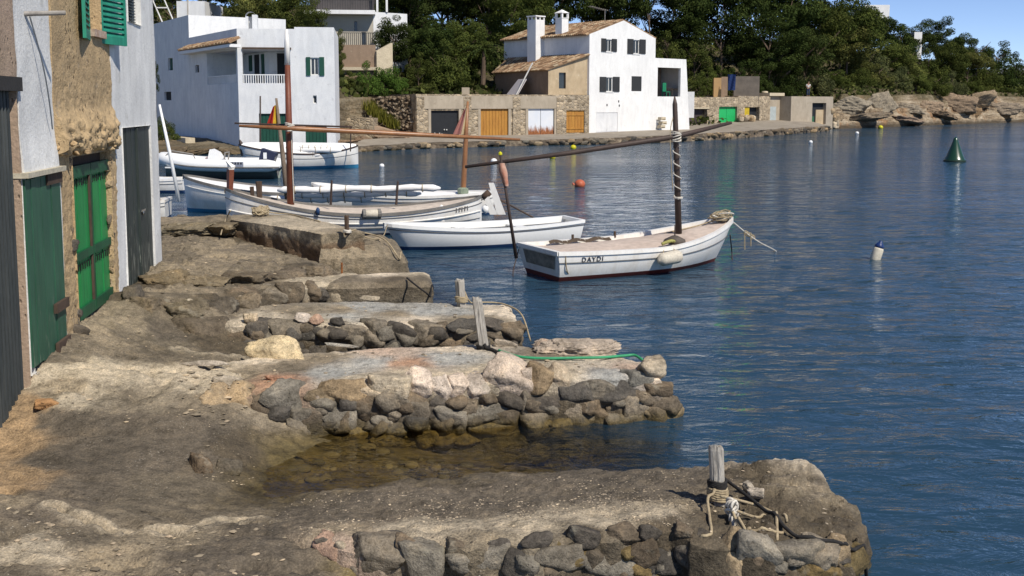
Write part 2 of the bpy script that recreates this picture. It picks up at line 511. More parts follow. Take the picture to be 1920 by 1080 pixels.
def ground_z(x, y):
    j = int(np.clip(np.searchsorted(gx, x), 1, len(gx) - 1)); i = int(np.clip(np.searchsorted(gy, y), 1, len(gy) - 1))
    return float(max(GZ[i, j], GZ[i - 1, j], GZ[i, j - 1], GZ[i - 1, j - 1]))

# ------------------------------------------------------------------ water
def water_mat():
    t = NT('sea_water')
    p1 = t.mapv((0.62, 1.25, 1))
    n1 = t.noise(1.1, p1, 3, 0.5, 0.6); n2 = t.noise(3.1, p1, 4, 0.6, 0.8); n3 = t.noise(9.0, p1, 3, 0.55, 0.3)
    h = t.math('ADD', t.math('MULTIPLY', n1, 0.62), t.math('ADD', t.math('MULTIPLY', n2, 0.25), t.math('MULTIPLY', n3, 0.045)))
    calm = t.attr('calm').outputs['Fac']
    b = t.n('ShaderNodeBump', inp={'Distance': 0.30}); t.t.links.new(h, b.inputs['Height'])
    t.t.links.new(t.math('MULTIPLY', t.math('SUBTRACT', 1.0, t.math('MULTIPLY', calm, 0.5)), t.ramp(t.noise(.085, t.mapv((.5, 1.2, 1)), 3, .5, 1.0), [(.35, (.42, .42, .42)), (.62, (1, 1, 1))])), b.inputs['Strength'])
    nrm = b.outputs[0]
    fr = t.n('ShaderNodeFresnel', inp={'IOR': 1.333}); t.t.links.new(nrm, fr.inputs['Normal'])
    gl = t.n('ShaderNodeBsdfGlossy', inp={'Roughness': 0.065, 'Color': (0.95, 0.97, 1, 1)}); t.t.links.new(nrm, gl.inputs['Normal'])
    dp = t.attr('deep').outputs['Fac']
    df = t.n('ShaderNodeBsdfDiffuse'); t.t.links.new(t.ramp(t.noise(0.05, None, 3), [(0.35, (0.017, 0.046, 0.078)), (0.65, (0.024, 0.058, 0.094))]), df.inputs['Color'])
    tr = t.n('ShaderNodeBsdfTransparent', inp={'Color': (0.86, 0.81, 0.62, 1)})
    m1 = t.n('ShaderNodeMixShader'); t.t.links.new(dp, m1.inputs[0]); t.t.links.new(tr.outputs[0], m1.inputs[1]); t.t.links.new(df.outputs[0], m1.inputs[2])
    m2 = t.n('ShaderNodeMixShader'); t.t.links.new(fr.outputs[0], m2.inputs[0]); t.t.links.new(m1.outputs[0], m2.inputs[1]); t.t.links.new(gl.outputs[0], m2.inputs[2])
    t.t.links.new(m2.outputs[0], t.out.inputs['Surface'])
    return t.m
wy = 3.0 * (520 / 3.0) ** np.linspace(0, 1, 460)
wa = np.linspace(-1.0, 1.0, 380)
WX = wa[None, :] * wy[:, None]; WY = np.repeat(wy[:, None], len(wa), 1)
near = sstep(60, 18, WY)
gdep = np.full(WX.shape, 2.5)
inside = (WX > gx[0]) & (WX < gx[-1]) & (WY > gy[0]) & (WY < gy[-1])
ii = np.clip(np.searchsorted(gy, WY[inside]), 0, len(gy) - 1); jj = np.clip(np.searchsorted(gx, WX[inside]), 0, len(gx) - 1)
gdep[inside] = -GZ[ii, jj]
deep = sstep(0.25, 0.95, gdep + 0.12 * fbm(WX * 0.8, WY * 0.8, 0, 3))
calm = 1 - sstep(0.2, 0.8, gdep)
WZ = near * (0.4 + 0.6 * deep) * (0.016 * fbm(WX * 0.8, WY * 1.3, 0.0, 2) + 0.008 * fbm(WX * 2.3, WY * 3.2, 4.0, 2))
water = npmesh('water', np.stack([WX, WY, WZ], -1).reshape(-1, 3), gridfaces(len(wy), len(wa)), water_mat(), attrs={'deep': deep.ravel(), 'calm': calm.ravel()}, kind='structure')

# ------------------------------------------------------------------ rocks
def rock_mesh(name, seed, sub=4, cuts=13, amp=0.10, flat=1.0):
    rs = np.random.RandomState(seed)
    bm = bmesh.new(); bmesh.ops.create_icosphere(bm, subdivisions=sub, radius=1)
    V = np.array([v.co for v in bm.verts]); Fc = [[v.index for v in f.verts] for f in bm.faces]; bm.free()
    r = np.full(len(V), 1.25)
    N = np.concatenate([rs.normal(size=(cuts, 3)), np.eye(3) + rs.normal(size=(3, 3)) * .25, -np.eye(3) + rs.normal(size=(3, 3)) * .25]); N /= np.linalg.norm(N, axis=1)[:, None]
    for n in N:
        c = V @ n; d = rs.uniform(0.55, 0.92)
        rr = np.where(c > 0.05, d / np.maximum(c, 0.05), 9)
        k = 60.0
        r = -np.log(np.exp(-k * r) + np.exp(-k * np.minimum(rr, 3))) / k
    o = rs.uniform(0, 60, 3)
    r = r * (1 + amp * fbm(V[:, 0] * 1.8 + o[0], V[:, 1] * 1.8 + o[1], V[:, 2] * 1.8 + o[2], 5) + amp * .7 * fbm(V[:, 0] * 4 + o[1], V[:, 1] * 4 + o[0], V[:, 2] * 5 * flat + o[2], 4, ridge=True))
    V = V * r[:, None]
    lo, hi = V.min(0), V.max(0); V = (V - (lo + hi) / 2) / ((hi - lo) / 2)
    me = bpy.data.meshes.new(name); me.from_pydata(V.tolist(), [], Fc)
    me.polygons.foreach_set('use_smooth', [True] * len(me.polygons)); me.materials.append(M_STONE)
    return me
ROCKS = [rock_mesh('rock_%d' % i, 11 + i, 4, 6 + i % 4, 0.13) for i in range(14)]
CRAGS = [rock_mesh('crag_%d' % i, 211 + i, 5, 9 + i % 4, 0.22, 3.0) for i in range(6)]
SMALL = [rock_mesh('pebble_%d' % i, 91 + i, 3, 8, 0.16) for i in range(8)]

def stone(name, c, half, yaw=0.0, tilt=0.0, color=(0.2, 0.18, 0.15), parent=None, lib=ROCKS, k=None, roll=0.0):
    o = bpy.data.objects.new(name, lib[random.randrange(len(lib)) if k is None else k % len(lib)])
    COL.objects.link(o)
    b = base_of(parent)
    o.parent = parent
    o.location = Vector(c) - b
    o.scale = half
    o.rotation_euler = (tilt, roll, yaw)
    j = random.uniform(0.86, 1.12); w = random.uniform(-0.02, 0.05)
    o.color = (color[0] * j * (1 + w), color[1] * j, color[2] * j * (1 - w), 1)
    return o

CL = {'L': (.49, .41, .30), 'W': (.60, .51, .42), 'T': (.33, .25, .155), 'G': (.20, .176, .138), 'D': (.095, .085, .072), 'Y': (.17, .125, .055), 'P': (.46, .32, .24), 'B': (.15, .12, .085), 'S': (.25, .23, .19)}

# ------------------------------------------------------------------ piers
def resample(pts, n):
    pts = [Vector(p) for p in pts]
    L = [0]
    for a, b in zip(pts[:-1], pts[1:]): L.append(L[-1] + (b - a).length)
    out = []
    for i in range(n):
        s = L[-1] * i / (n - 1); k = 0
        while k < len(L) - 2 and L[k + 1] < s: k += 1
        t = (s - L[k]) / max(L[k + 1] - L[k], 1e-9)
        out.append(pts[k].lerp(pts[k + 1], t))
    return np.array(out)

class Pier:
    def __init__(s, name, label, front, back, tones, amp=0.03, bot=-0.55, slope=0.10, n=230, m=60, rnd=0.05, core=GB, seed=0, raw=False, ragged=0.05, crag=None):
        fp = resample(front if raw else [P(*p) for p in front], n); bp = resample(back if raw else [P(*p) for p in back], n)
        s.front = fp; s.slope = slope
        q = np.linspace(0, 1, m)[:, None, None]
        G = fp[None] * (1 - q) + bp[None] * q            # rows front to back
        gx_, gy_ = G[..., 0], G[..., 1]
        # ragged outline
        e = np.minimum(np.minimum(q[..., 0], 1 - q[..., 0]) * m / 6.0, 1) * np.ones((m, n))
        ix = np.linspace(0, 1, n)[None] * np.ones((m, n))
        e = np.minimum(e, np.clip((1 - ix) * n / 7.0, 0, 1))
        G[..., 0] += (1 - e) * ragged * fbm(gx_ * 3, gy_ * 3, seed, 3); G[..., 1] += (1 - e) * ragged * fbm(gx_ * 3, gy_ * 3, seed + 9, 3)
        G[..., 2] += amp * fbm(gx_ * 1.6, gy_ * 2.2, seed + 3.0, 5) + amp * 0.6 * fbm(gx_ * 5, gy_ * 6, seed + 1.0, 4, ridge=True) - rnd * (1 - e) ** 2
        if crag:
            wc = sstep(crag, crag + .12, ix) * e
            G[..., 2] += wc * (.115 * fbm(gx_ * 1.5, gy_ * 3.2, seed + 2.0, 4, ridge=True) - .04 + .05 * fbm(gx_ * 6, gy_ * 7, seed + 4.0, 4, ridge=True))
            lv = G[..., 2] / .07 + .8 * fbm(gx_ * 1.5, gy_ * 1.5, seed, 3); f_ = lv % 1
            G[..., 2] += wc * .62 * .07 * (np.floor(lv) + sstep(.2, .6, f_) - .5 - lv + .5)
        s.G = G
        loop = np.concatenate([G[0, :], G[1:, -1], G[-1, -2::-1], G[-2:0:-1, 0]])
        K = len(loop)
        c = loop.mean(0)
        tan = np.roll(loop, -3, 0) - np.roll(loop, 3, 0)
        nor = np.stack([tan[:, 1], -tan[:, 0]], 1); nor /= np.linalg.norm(nor, axis=1)[:, None] + 1e-9
        rows = 12
        S = np.zeros((rows, K, 3))
        for r in range(rows):
            t = r / (rows - 1)
            zz = loop[:, 2] * (1 - t) + bot * t
            dd = slope * (loop[:, 2] - zz) + (0.07 * fbm(loop[:, 0] * 3, loop[:, 1] * 3, zz * 5 + seed, 4)) * min(1, r / 2.0)
            S[r, :, :2] = loop[:, :2] + nor * dd[:, None]; S[r, :, 2] = zz
        Fs = []
        for r in range(rows - 1):
            for k in range(K):
                k2 = (k + 1) % K
                Fs.append((r * K + k, r * K + k2, (r + 1) * K + k2, (r + 1) * K + k))
        o0 = Vector((c[0], c[1], 0))
        s.t = thing(name, label, 'pier', o0)
        V = G.reshape(-1, 3)
        # tone across the top
        tone = np.zeros((m, n, 3)); wsum = np.zeros((m, n, 1))
        fx = gx_ + 0.12 * fbm(gx_ * 4, gy_ * 4, 2, 4); fy = gy_ + 0.12 * fbm(gx_ * 4, gy_ * 4, 5, 4)
        for (u, v, z, tn) in tones:
            p = P(u, v, z)
            w = (np.hypot(fx - p.x, fy - p.y) + 0.03) ** -4.0
            tone += w[..., None] * np.array(tn); wsum += w[..., None]
        tone /= wsum
        s.cap = npmesh('cap', V, gridfaces(m, n), M_ROCK, s.t, attrs={'tone': tone.reshape(-1, 3)})
        s.core = npmesh('core', S.reshape(-1, 3), Fs, M_ROCK, s.t, attrs={'tone': s.coretone(core, loop, S, rows, K, tones)})
    def coretone(s, core, loop, S, rows, K, tones):
        """mortar takes the tone of the top along the upper rim, then the darker weathered tone"""
        top = np.zeros((K, 3)); ws = np.zeros((K, 1))
        for (u, v, z, tn) in tones:
            p = P(u, v, z); w = (np.hypot(loop[:, 0] - p.x, loop[:, 1] - p.y) + .03) ** -4.0
            top += w[:, None] * np.array(tn); ws += w[:, None]
        top /= ws
        out = np.zeros((rows, K, 3))
        for r in range(rows):
            k = sstep(.10, .22, loop[:, 2] - S[r, :, 2] + .10 * fbm(loop[:, 0] * 4, loop[:, 1] * 4, 3, 4))[:, None]
            out[r] = top * .8 * (1 - k) + np.array(core) * k
        return out.reshape(-1, 3)
    def face(s, u, v):
        """point of the front face seen at u, v"""
        r = ray(u, v)
        best = None
        for a, b in zip(s.front[:-1], s.front[1:]):
            dx, dy = b[0] - a[0], b[1] - a[1]
            den = r.x * dy - r.y * dx
            if abs(den) < 1e-9: continue
            t = (a[0] * dy - a[1] * dx) / den
            px, py = r.x * t, r.y * t
            k = ((px - a[0]) * dx + (py - a[1]) * dy) / (dx * dx + dy * dy)
            if -0.02 <= k <= 1.02:
                best = (t, math.atan2(dy, dx), a[2])
        if best is None:
            a, b = (s.front[0], s.front[1]) if u < 900 else (s.front[-2], s.front[-1])
            y = s.front[0][1] if u < 960 and abs(s.front[0][0] / s.front[0][1] - r.x / r.y) < abs(s.front[-1][0] / s.front[-1][1] - r.x / r.y) else s.front[-1][1]
            best = (y / r.y, 0.0, a[2])
        t, ang, zt = best
        p = CAM + r * t
        dz = max(zt - p.z, 0) * s.slope
        p2 = CAM + r * (t * (1 - dz / max(p.y, 1)))
        return p2, ang
    def stones(s, lst, sink=0.60):
        for (u, v, w, h, c) in lst:
            p, ang = s.face(u, v)
            k = dep(p) / F
            hw, hh = w * k / 2 * 1.2, h * k / 2 * 1.2
            hd = min(hw, hh) * random.uniform(0.85, 1.05)
            q = p + Vector((-math.sin(ang), math.cos(ang), 0)) * hd * (sink + random.uniform(-.12, .12))
            stone('stone', q, (hw, hd, hh), ang + random.uniform(-.25, .25), random.uniform(-.25, .25), CL[c], s.t, roll=random.uniform(-.22, .22))
    def fill(s, u0, u1, v0, v1, step, cls, lib=None):
        """smaller packing stones between the large ones"""
        u = u0
        v0f = v0 if callable(v0) else (lambda x: v0); v1f = v1 if callable(v1) else (lambda x: v1)
        while u < u1:
            v = v0f(u) + random.uniform(0, step * .5)
            while v < v1f(u):
                p, ang = s.face(u + random.uniform(-.3, .3) * step, v)
                k = dep(p) / F; r = step * k * random.uniform(.5, .75)
                stone('stone', p + Vector((-math.sin(ang), math.cos(ang), 0)) * r * .62, (r * random.uniform(1.0, 1.5), r, r * random.uniform(.6, 1.0)), random.uniform(0, 6), random.uniform(-.4, .4), CL[random.choice(cls)], s.t, lib=lib or SMALL)
                v += step * random.uniform(.75, 1.0)
            u += step * random.uniform(.8, 1.1)

PKs = (.48, .37, .29); GYs = (.36, .36, .34); ORs = (.42, .26, .17); WHs = (.60, .52, .41)
pierA = Pier('stone_pier', 'nearest rough pier, dark gravelly top with a pale strip, ropes tied to its post', 
    [(460, 1000, .20), (600, 1010, .34), (700, 1016, .39), (860, 1018, .41), (1000, 1010, .42), (1150, 992, .42), (1260, 985, .41), (1340, 1012, .38), (1450, 1030, .35), (1550, 1030, .31), (1628, 1012, .26)],
    [(475, 935, -.02), (620, 915, .0), (760, 899, .02), (900, 884, .04), (1100, 875, .09), (1300, 873, .2), (1370, 860, .33), (1440, 851, .40), (1500, 851, .40), (1535, 885, .34), (1610, 945, .28)],
    [(480, 985, .25, DK), (560, 955, .2, DK), (650, 985, .36, TN), (760, 985, .38, LT), (870, 985, .38, LT), (1000, 975, .4, LT), (1120, 968, .4, LT), (1240, 960, .38, LT), (1290, 950, .36, TN),
     (700, 955, .28, DK), (820, 950, .28, DK), (950, 945, .28, DK), (1080, 930, .28, DK), (1200, 930, .3, DK), (700, 920, .1, DK), (900, 905, .1, DK), (1100, 900, .15, DK), (1260, 900, .25, DK),
     (650, 1008, .38, PKs), (900, 1012, .4, TN), (1100, 995, .4, GB), (1260, 984, .4, GB), (1330, 960, .38, GB), (1400, 890, .36, GB), (1440, 853, .4, WHs), (1490, 852, .4, WHs), (1430, 872, .38, GB), (1500, 890, .36, BR), (1520, 930, .34, TN), (1450, 950, .36, GB), (1560, 960, .32, GB), (1450, 1010, .35, GB), (1590, 1000, .29, GB)],
    amp=0.06, seed=1, ragged=0.14, crag=.68, rnd=0.06, bot=-.4)
pierA.stones([(700, 1052, 120, 75, 'G'), (795, 1062, 85, 75, 'G'), (895, 1060, 105, 65, 'S'), (980, 1066, 60, 60, 'D'), (1050, 1055, 95, 60, 'G'), (1150, 1062, 120, 70, 'G'), (1245, 1045, 80, 60, 'D'), (1215, 1078, 70, 50, 'Y'),
    (1300, 1035, 60, 60, 'D'), (1330, 1068, 70, 60, 'B'), (1378, 1045, 60, 80, 'T'), (1425, 1040, 75, 80, 'S'), (1400, 1085, 80, 40, 'Y'), (1490, 1045, 110, 55, 'G'), (1550, 1040, 70, 50, 'G'), (1585, 1036, 60, 45, 'T'), (1600, 1065, 60, 55, 'Y'), (1530, 1075, 110, 45, 'Y'), (1470, 1080, 70, 45, 'B'),
    (615, 1035, 70, 40, 'P'), (570, 1055, 90, 50, 'P'), (640, 1030, 22, 26, 'L'), (600, 1020, 20, 16, 'D'), (655, 1075, 60, 40, 'G'), (760, 1025, 40, 30, 'B'), (850, 1030, 40, 30, 'B'), (940, 1030, 45, 28, 'D'), (1010, 1022, 55, 30, 'D'), (1100, 1012, 60, 34, 'D'), (1170, 1010, 60, 34, 'B'), (1220, 1002, 40, 28, 'D'), (1275, 1000, 40, 28, 'B')])
pierA.fill(1000, 1620, 1040, 1085, 44, 'DGBY')

pierB = Pier('stone_pier', 'rubble stone pier with a green hose and grey wooden post on its pale top',
    [(375, 765, .36), (440, 742, .40), (540, 730, .42), (640, 724, .42), (740, 719, .43), (900, 712, .43), (1050, 708, .43), (1180, 705, .42), (1238, 705, .4)],
    [(320, 690, .45), (400, 676, .42), (480, 666, .42), (600, 656, .42), (700, 650, .43), (880, 643, .43), (1000, 646, .42), (1130, 662, .42), (1225, 682, .4)],
    [(400, 740, .4, TN), (400, 690, .42, LT), (450, 700, .42, TN), (480, 672, .42, WHs), (540, 690, .42, BR), (520, 715, .42, ORs), (620, 700, .42, GYs), (600, 670, .42, TN), (700, 680, .43, GYs), (680, 715, .43, LT), (760, 700, .43, LT), (770, 680, .43, ORs), (640, 652, .43, WHs), (720, 655, .43, PKs), (860, 655, .43, WHs), (860, 672, .43, GYs), (830, 672, .43, GYs), (900, 695, .43, LT), (960, 690, .43, LT), (1050, 690, .43, LT), (1100, 680, .43, WHs), (1040, 660, .43, BR), (1180, 690, .42, PKs), (1150, 700, .42, GYs), (1235, 690, .4, WHs), (330, 700, .44, LT)],
    amp=0.035, seed=4, ragged=0.08, slope=0.16)
B_ST = [(420, 752, 70, 50, 'T'), (452, 748, 60, 46, 'T'), (540, 745, 95, 48, 'S'), (605, 748, 60, 40, 'T'), (645, 745, 85, 55, 'T'), (688, 742, 55, 46, 'L'), (728, 735, 72, 58, 'L'), (783, 722, 50, 46, 'W'), (828, 734, 38, 46, 'W'), (856, 730, 46, 44, 'W'), (890, 738, 52, 50, 'W'), (952, 712, 80, 66, 'W'), (988, 706, 18, 28, 'W'), (1012, 716, 42, 58, 'T'), (1046, 712, 40, 44, 'L'), (1085, 738, 72, 48, 'D'), (1128, 732, 44, 40, 'G'), (1165, 738, 80, 44, 'D'), (1195, 715, 60, 36, 'S'), (1230, 698, 52, 44, 'L'), (1232, 735, 50, 36, 'B'),
  (455, 800, 60, 60, 'B'), (490, 785, 55, 50, 'B'), (470, 835, 60, 46, 'B'), (520, 795, 50, 50, 'B'), (585, 812, 82, 72, 'S'), (545, 825, 60, 60, 'G'), (560, 782, 50, 40, 'G'), (628, 785, 40, 40, 'G'), (652, 788, 46, 60, 'S'), (690, 772, 46, 60, 'B'), (715, 800, 40, 34, 'S'), (768, 776, 88, 58, 'G'), (735, 780, 36, 36, 'G'), (850, 788, 62, 50, 'S'), (812, 768, 34, 38, 'D'), (818, 800, 44, 44, 'B'), (880, 765, 40, 40, 'B'), (928, 764, 92, 50, 'G'), (985, 762, 36, 62, 'G'), (1030, 763, 80, 52, 'D'), (1085, 778, 60, 40, 'G'), (1130, 786, 55, 48, 'B'), (1160, 765, 40, 34, 'B'), (1192, 775, 50, 60, 'G'), (1240, 760, 70, 40, 'B'), (1245, 782, 76, 36, 'T'),
  (505, 860, 60, 40, 'Y'), (560, 855, 60, 36, 'Y'), (605, 848, 60, 36, 'Y'), (665, 826, 80, 46, 'Y'), (745, 830, 92, 46, 'Y'), (800, 826, 50, 30, 'Y'), (870, 822, 60, 26, 'Y'), (928, 808, 90, 40, 'Y'), (1006, 804, 60, 42, 'Y'), (1080, 796, 90, 42, 'Y'), (1150, 800, 36, 34, 'Y'), (1175, 806, 40, 26, 'B'), (1215, 800, 50, 26, 'Y'), (1258, 795, 40, 24, 'Y')]
pierB.stones(B_ST)
pierB.fill(440, 1262, lambda u: 755 - (u - 440) * .02, lambda u: 850 - (u - 440) * .06, 44, 'DDGBB')

pierC = Pier('stone_pier', 'low pier of dark stones with pale grey concrete top, stub post near its tip',
    [(325, 640, .36), (370, 615, .48), (420, 606, .5), (560, 604, .5), (700, 608, .48), (860, 606, .45), (975, 603, .42)],
    [(330, 600, .52), (385, 580, .55), (470, 571, .53), (560, 566, .5), (700, 563, .48), (800, 566, .46), (955, 571, .43)],
    [(340, 620, .4, GB), (420, 590, .52, BR), (480, 598, .5, WHs), (560, 585, .5, TN), (640, 580, .49, TN), (620, 600, .49, LT), (680, 576, .48, GYs), (640, 595, .48, GYs), (740, 590, .47, TN), (780, 598, .47, WHs), (800, 585, .46, GYs), (860, 585, .45, GYs), (900, 598, .45, TN), (940, 585, .43, WHs), (860, 600, .45, TN)],
    amp=0.028, seed=8, ragged=0.07, core=GB)
pierC.stones([(390, 640, 120, 70, 'B'), (345, 655, 60, 40, 'B'), (490, 622, 56, 40, 'D'), (465, 650, 50, 40, 'B'), (540, 620, 64, 38, 'G'), (575, 615, 30, 28, 'B'), (600, 640, 60, 46, 'D'), (655, 625, 70, 32, 'G'), (632, 606, 24, 20, 'D'), (705, 622, 54, 42, 'G'), (755, 625, 50, 36, 'D'), (800, 628, 56, 44, 'G'), (830, 622, 30, 30, 'B'), (870, 618, 60, 30, 'D'), (925, 612, 60, 26, 'D'), (960, 620, 50, 26, 'B'), (845, 645, 50, 24, 'B'), (900, 640, 60, 26, 'D'), (955, 642, 60, 28, 'B'), (690, 655, 50, 26, 'D'), (740, 652, 50, 26, 'D'), (565, 598, 26, 18, 'W'), (592, 600, 22, 16, 'P'), (468, 600, 24, 22, 'L'), (560, 655, 60, 30, 'D'), (520, 660, 50, 30, 'D')])
pierC.fill(440, 975, 625, 665, 34, 'DDGB')

pierD = Pier('rock_pier', 'rough dark rock pier ending at a smooth grey concrete block',
    [(385, 555, .6), (430, 545, .62), (500, 538, .6), (600, 534, .58), (640, 534, .56)],
    [(400, 536, .62), (450, 528, .62), (540, 521, .6), (640, 513, .58), (690, 510, .58)],
    [(420, 540, .6, GB), (500, 530, .6, BR), (580, 525, .6, LT), (640, 520, .58, LT)],
    amp=0.05, seed=12, ragged=0.1, n=90, m=30)
pierD.stones([(410, 575, 70, 44, 'B'), (460, 560, 60, 40, 'B'), (510, 556, 50, 38, 'G'), (550, 552, 50, 40, 'B'), (585, 550, 30, 34, 'B'), (605, 556, 30, 30, 'D'), (480, 580, 60, 30, 'B'), (540, 578, 60, 30, 'D')])
blk = Pier('concrete_pier', 'smooth grey concrete block pier stained dark with a cable over its tip',
    [(612, 533, .58), (700, 531, .58), (812, 529, .58)], [(650, 515, .6), (715, 508, .6), (806, 507, .6)],
    [(640, 525, .58, BR), (720, 512, .6, WHs), (780, 510, .6, LT), (740, 522, .59, GB), (800, 520, .59, BR)],
    amp=0.012, seed=15, ragged=0.03, n=70, m=30, slope=0.02, core=(.13, .115, .09), rnd=0.07)
lump = Pier('concrete_mooring', 'rounded weathered concrete lump with a short iron peg, beside the brown quay block',
    [(602, 472, .72), (650, 466, .74), (710, 466, .7), (760, 476, .56)], [(600, 440, .86), (660, 434, .84), (715, 438, .76), (748, 452, .62)],
    [(610, 455, .8, BR), (640, 455, .8, TN), (670, 448, .8, BR), (700, 455, .7, TN), (740, 465, .6, BR)],
    amp=0.06, seed=18, ragged=0.12, n=80, m=36, slope=0.14, core=(.2, .165, .115), rnd=0.16)
quayF = Pier('quay_block', 'long brown concrete quay block standing on the rock shelf below the moored boats',
    [(432, 409, 1.0), (510, 420, 1.0), (592, 434, 1.0), (604, 436, 1.0)], [(438, 401, 1.0), (500, 400, 1.0), (560, 402, 1.0), (684, 431, 1.0)],
    [(450, 405, 1, TN), (540, 412, 1, LT), (620, 425, 1, LT), (660, 430, 1, TN)], amp=0.012, seed=21, ragged=0.02, n=70, m=30, slope=0.0, core=(.155, .105, .066), bot=.3, rnd=0.03)
wallG = Pier('rock_ledge', 'low layered rock ledge below the small white boat bows',
    [(285, 417, .93), (340, 416, .95), (400, 413, .93), (446, 410, .92)], [(285, 405, .92), (340, 404, .92), (440, 400, .95)],
    [(320, 410, .9, TN), (400, 406, .9, BR)], amp=0.05, seed=24, ragged=0.1, n=60, m=20, slope=0.2, core=(.155, .125, .08), bot=.2)
# ------------------------------------------------------------------ the row of boathouses along the foreshore
def plaster(name, c1, c2, crumb=None, bump=0.35, scale=1.2, pits=0.0, streak=0.25):
    t = NT(name)
    n1 = t.noise(scale, None, 7, 0.65); n2 = t.noise(30.0, None, 6, 0.65)
    vs = t.noise(1.1, t.mapv((1.6, 1.6, 0.4)), 6, 0.6, 1.5)
    col = t.ramp(n1, [(0.32, c2), (0.62, c1)])
    col = t.mix(1.0, col, t.ramp(vs, [(0.25, (1 - streak,) * 3), (0.65, (1.03,) * 3)]), 'MULTIPLY')
    col = t.mix(1.0, col, t.ramp(n2, [(0.3, (0.86, 0.86, 0.86)), (0.65, (1.05, 1.05, 1.05))]), 'MULTIPLY')
    if crumb:
        f = t.ramp(t.noise(3.2, None, 8, 0.7), [(0.60, (0, 0, 0)), (0.66, (0.7, 0.7, 0.7))])
        col = t.mix(f, col, crumb)
    h = n2
    if pits:
        v = t.n('ShaderNodeTexVoronoi', inp={'Scale': 20.0}); t.t.links.new(t.mapv((1, 1, 0.55)), v.inputs['Vector'])
        pm = t.math('MULTIPLY', t.ramp(v.outputs['Distance'], [(0.10, (1, 1, 1)), (0.27, (0, 0, 0))]), t.ramp(t.noise(2.6, None, 5), [(0.46, (0, 0, 0)), (0.58, (1, 1, 1))]))
        col = t.mix(t.math('MULTIPLY', pm, pits), col, (0.055, 0.042, 0.03))
        h = t.math('SUBTRACT', n2, t.math('MULTIPLY', pm, 1.5))
    t.pbsdf(col, 0.9, t.bump(h, bump, 0.02), spec=0.2)
    return t.m

M_WASH = plaster('grey_limewash', (.76, .755, .73), (.66, .66, .645), (.46, .45, .42), 0.4)
M_OCHRE = plaster('ochre_plaster', (.52, .38, .215), (.42, .305, .175), (.36, .29, .21), 1.0, 1.6, pits=0.9)
M_PINKT = plaster('pink_plaster', (.42, .31, .23), (.36, .27, .19), (.30, .24, .18), 0.6, 2.0, pits=0.4)
M_DKIRON = mat('dark_painted_iron', (.045, .05, .05), (.028, .034, .036), 3, .55, .25, 30, .005, stain=(.10, .105, .10), sscale=2.0, samt=.6, stretch=(2.5, 2.5, .3))
def painted_wood(name, c1, c2, worn, wear=0.56, rough=0.55):
    t = NT(name)
    g = t.noise(6.0, t.mapv((3.2, 3.2, 0.35)), 7, 0.65)
    col = t.ramp(t.noise(2.0, t.mapv((1.5, 1.5, .6)), 5), [(0.3, c2), (0.65, c1)])
    col = t.mix(1.0, col, t.ramp(g, [(0.3, (.72, .72, .72)), (0.6, (1.06, 1.06, 1.06))]), 'MULTIPLY')
    # paint worn off towards the wet foot of the door
    zz = t.math('MULTIPLY', t.math('SUBTRACT', 1.75, t.z()), 0.10)
    f = t.ramp(t.math('ADD', t.noise(7.0, t.mapv((2.6, 2.6, .45)), 8, 0.7), zz), [(wear + .06, (0, 0, 0)), (wear + .13, (.8, .8, .8))])
    col = t.mix(f, col, worn)
    t.pbsdf(col, rough, t.bump(g, 0.35, 0.01), spec=0.4)
    return t.m
M_GREEN = painted_wood('bright_green_paint', (.016, .235, .060), (.012, .18, .046), (.05, .14, .07), .63)
M_GREEN2 = painted_wood('faded_green_paint', (.030, .105, .062), (.020, .075, .045), (.12, .16, .12), .60)
M_GRDK = painted_wood('dark_green_rail_paint', (.010, .085, .035), (.008, .06, .026), (.03, .06, .04), .66)
M_SHUT = painted_wood('sea_green_shutter_paint', (.02, .235, .15), (.016, .19, .12), (.1, .2, .16), .9)
M_BKGR = painted_wood('blackish_green_paint', (.030, .040, .036), (.020, .028, .026), (.17, .18, .155), .55)
M_OLDW = mat('old_brown_wood', (.10, .065, .045), (.055, .038, .028), 4, .85, .5, 18, .01, stretch=(1, 1, .5))
M_GREYW = mat('weathered_grey_wood', (.50, .465, .41), (.26, .235, .20), 5, .9, .9, 12, .02, stretch=(5, 5, .6))
M_RUST = mat('rusted_iron', (.30, .11, .03), (.13, .05, .02), 12, .9, .6, 30, .01)
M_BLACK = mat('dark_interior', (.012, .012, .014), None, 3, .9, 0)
M_STEEL = mat('galvanised_pipe', (.32, .30, .27), (.22, .2, .18), 8, .5, .2)

FA = P(303, 495, .7); FB = P(75, 670, .7)
fd = (FB - FA); fd.z = 0
fac = Fr(FA, fd, (-1, -.1))
TOPZ = 6.2
def S(u, v): return fac.at(u, v)[0]

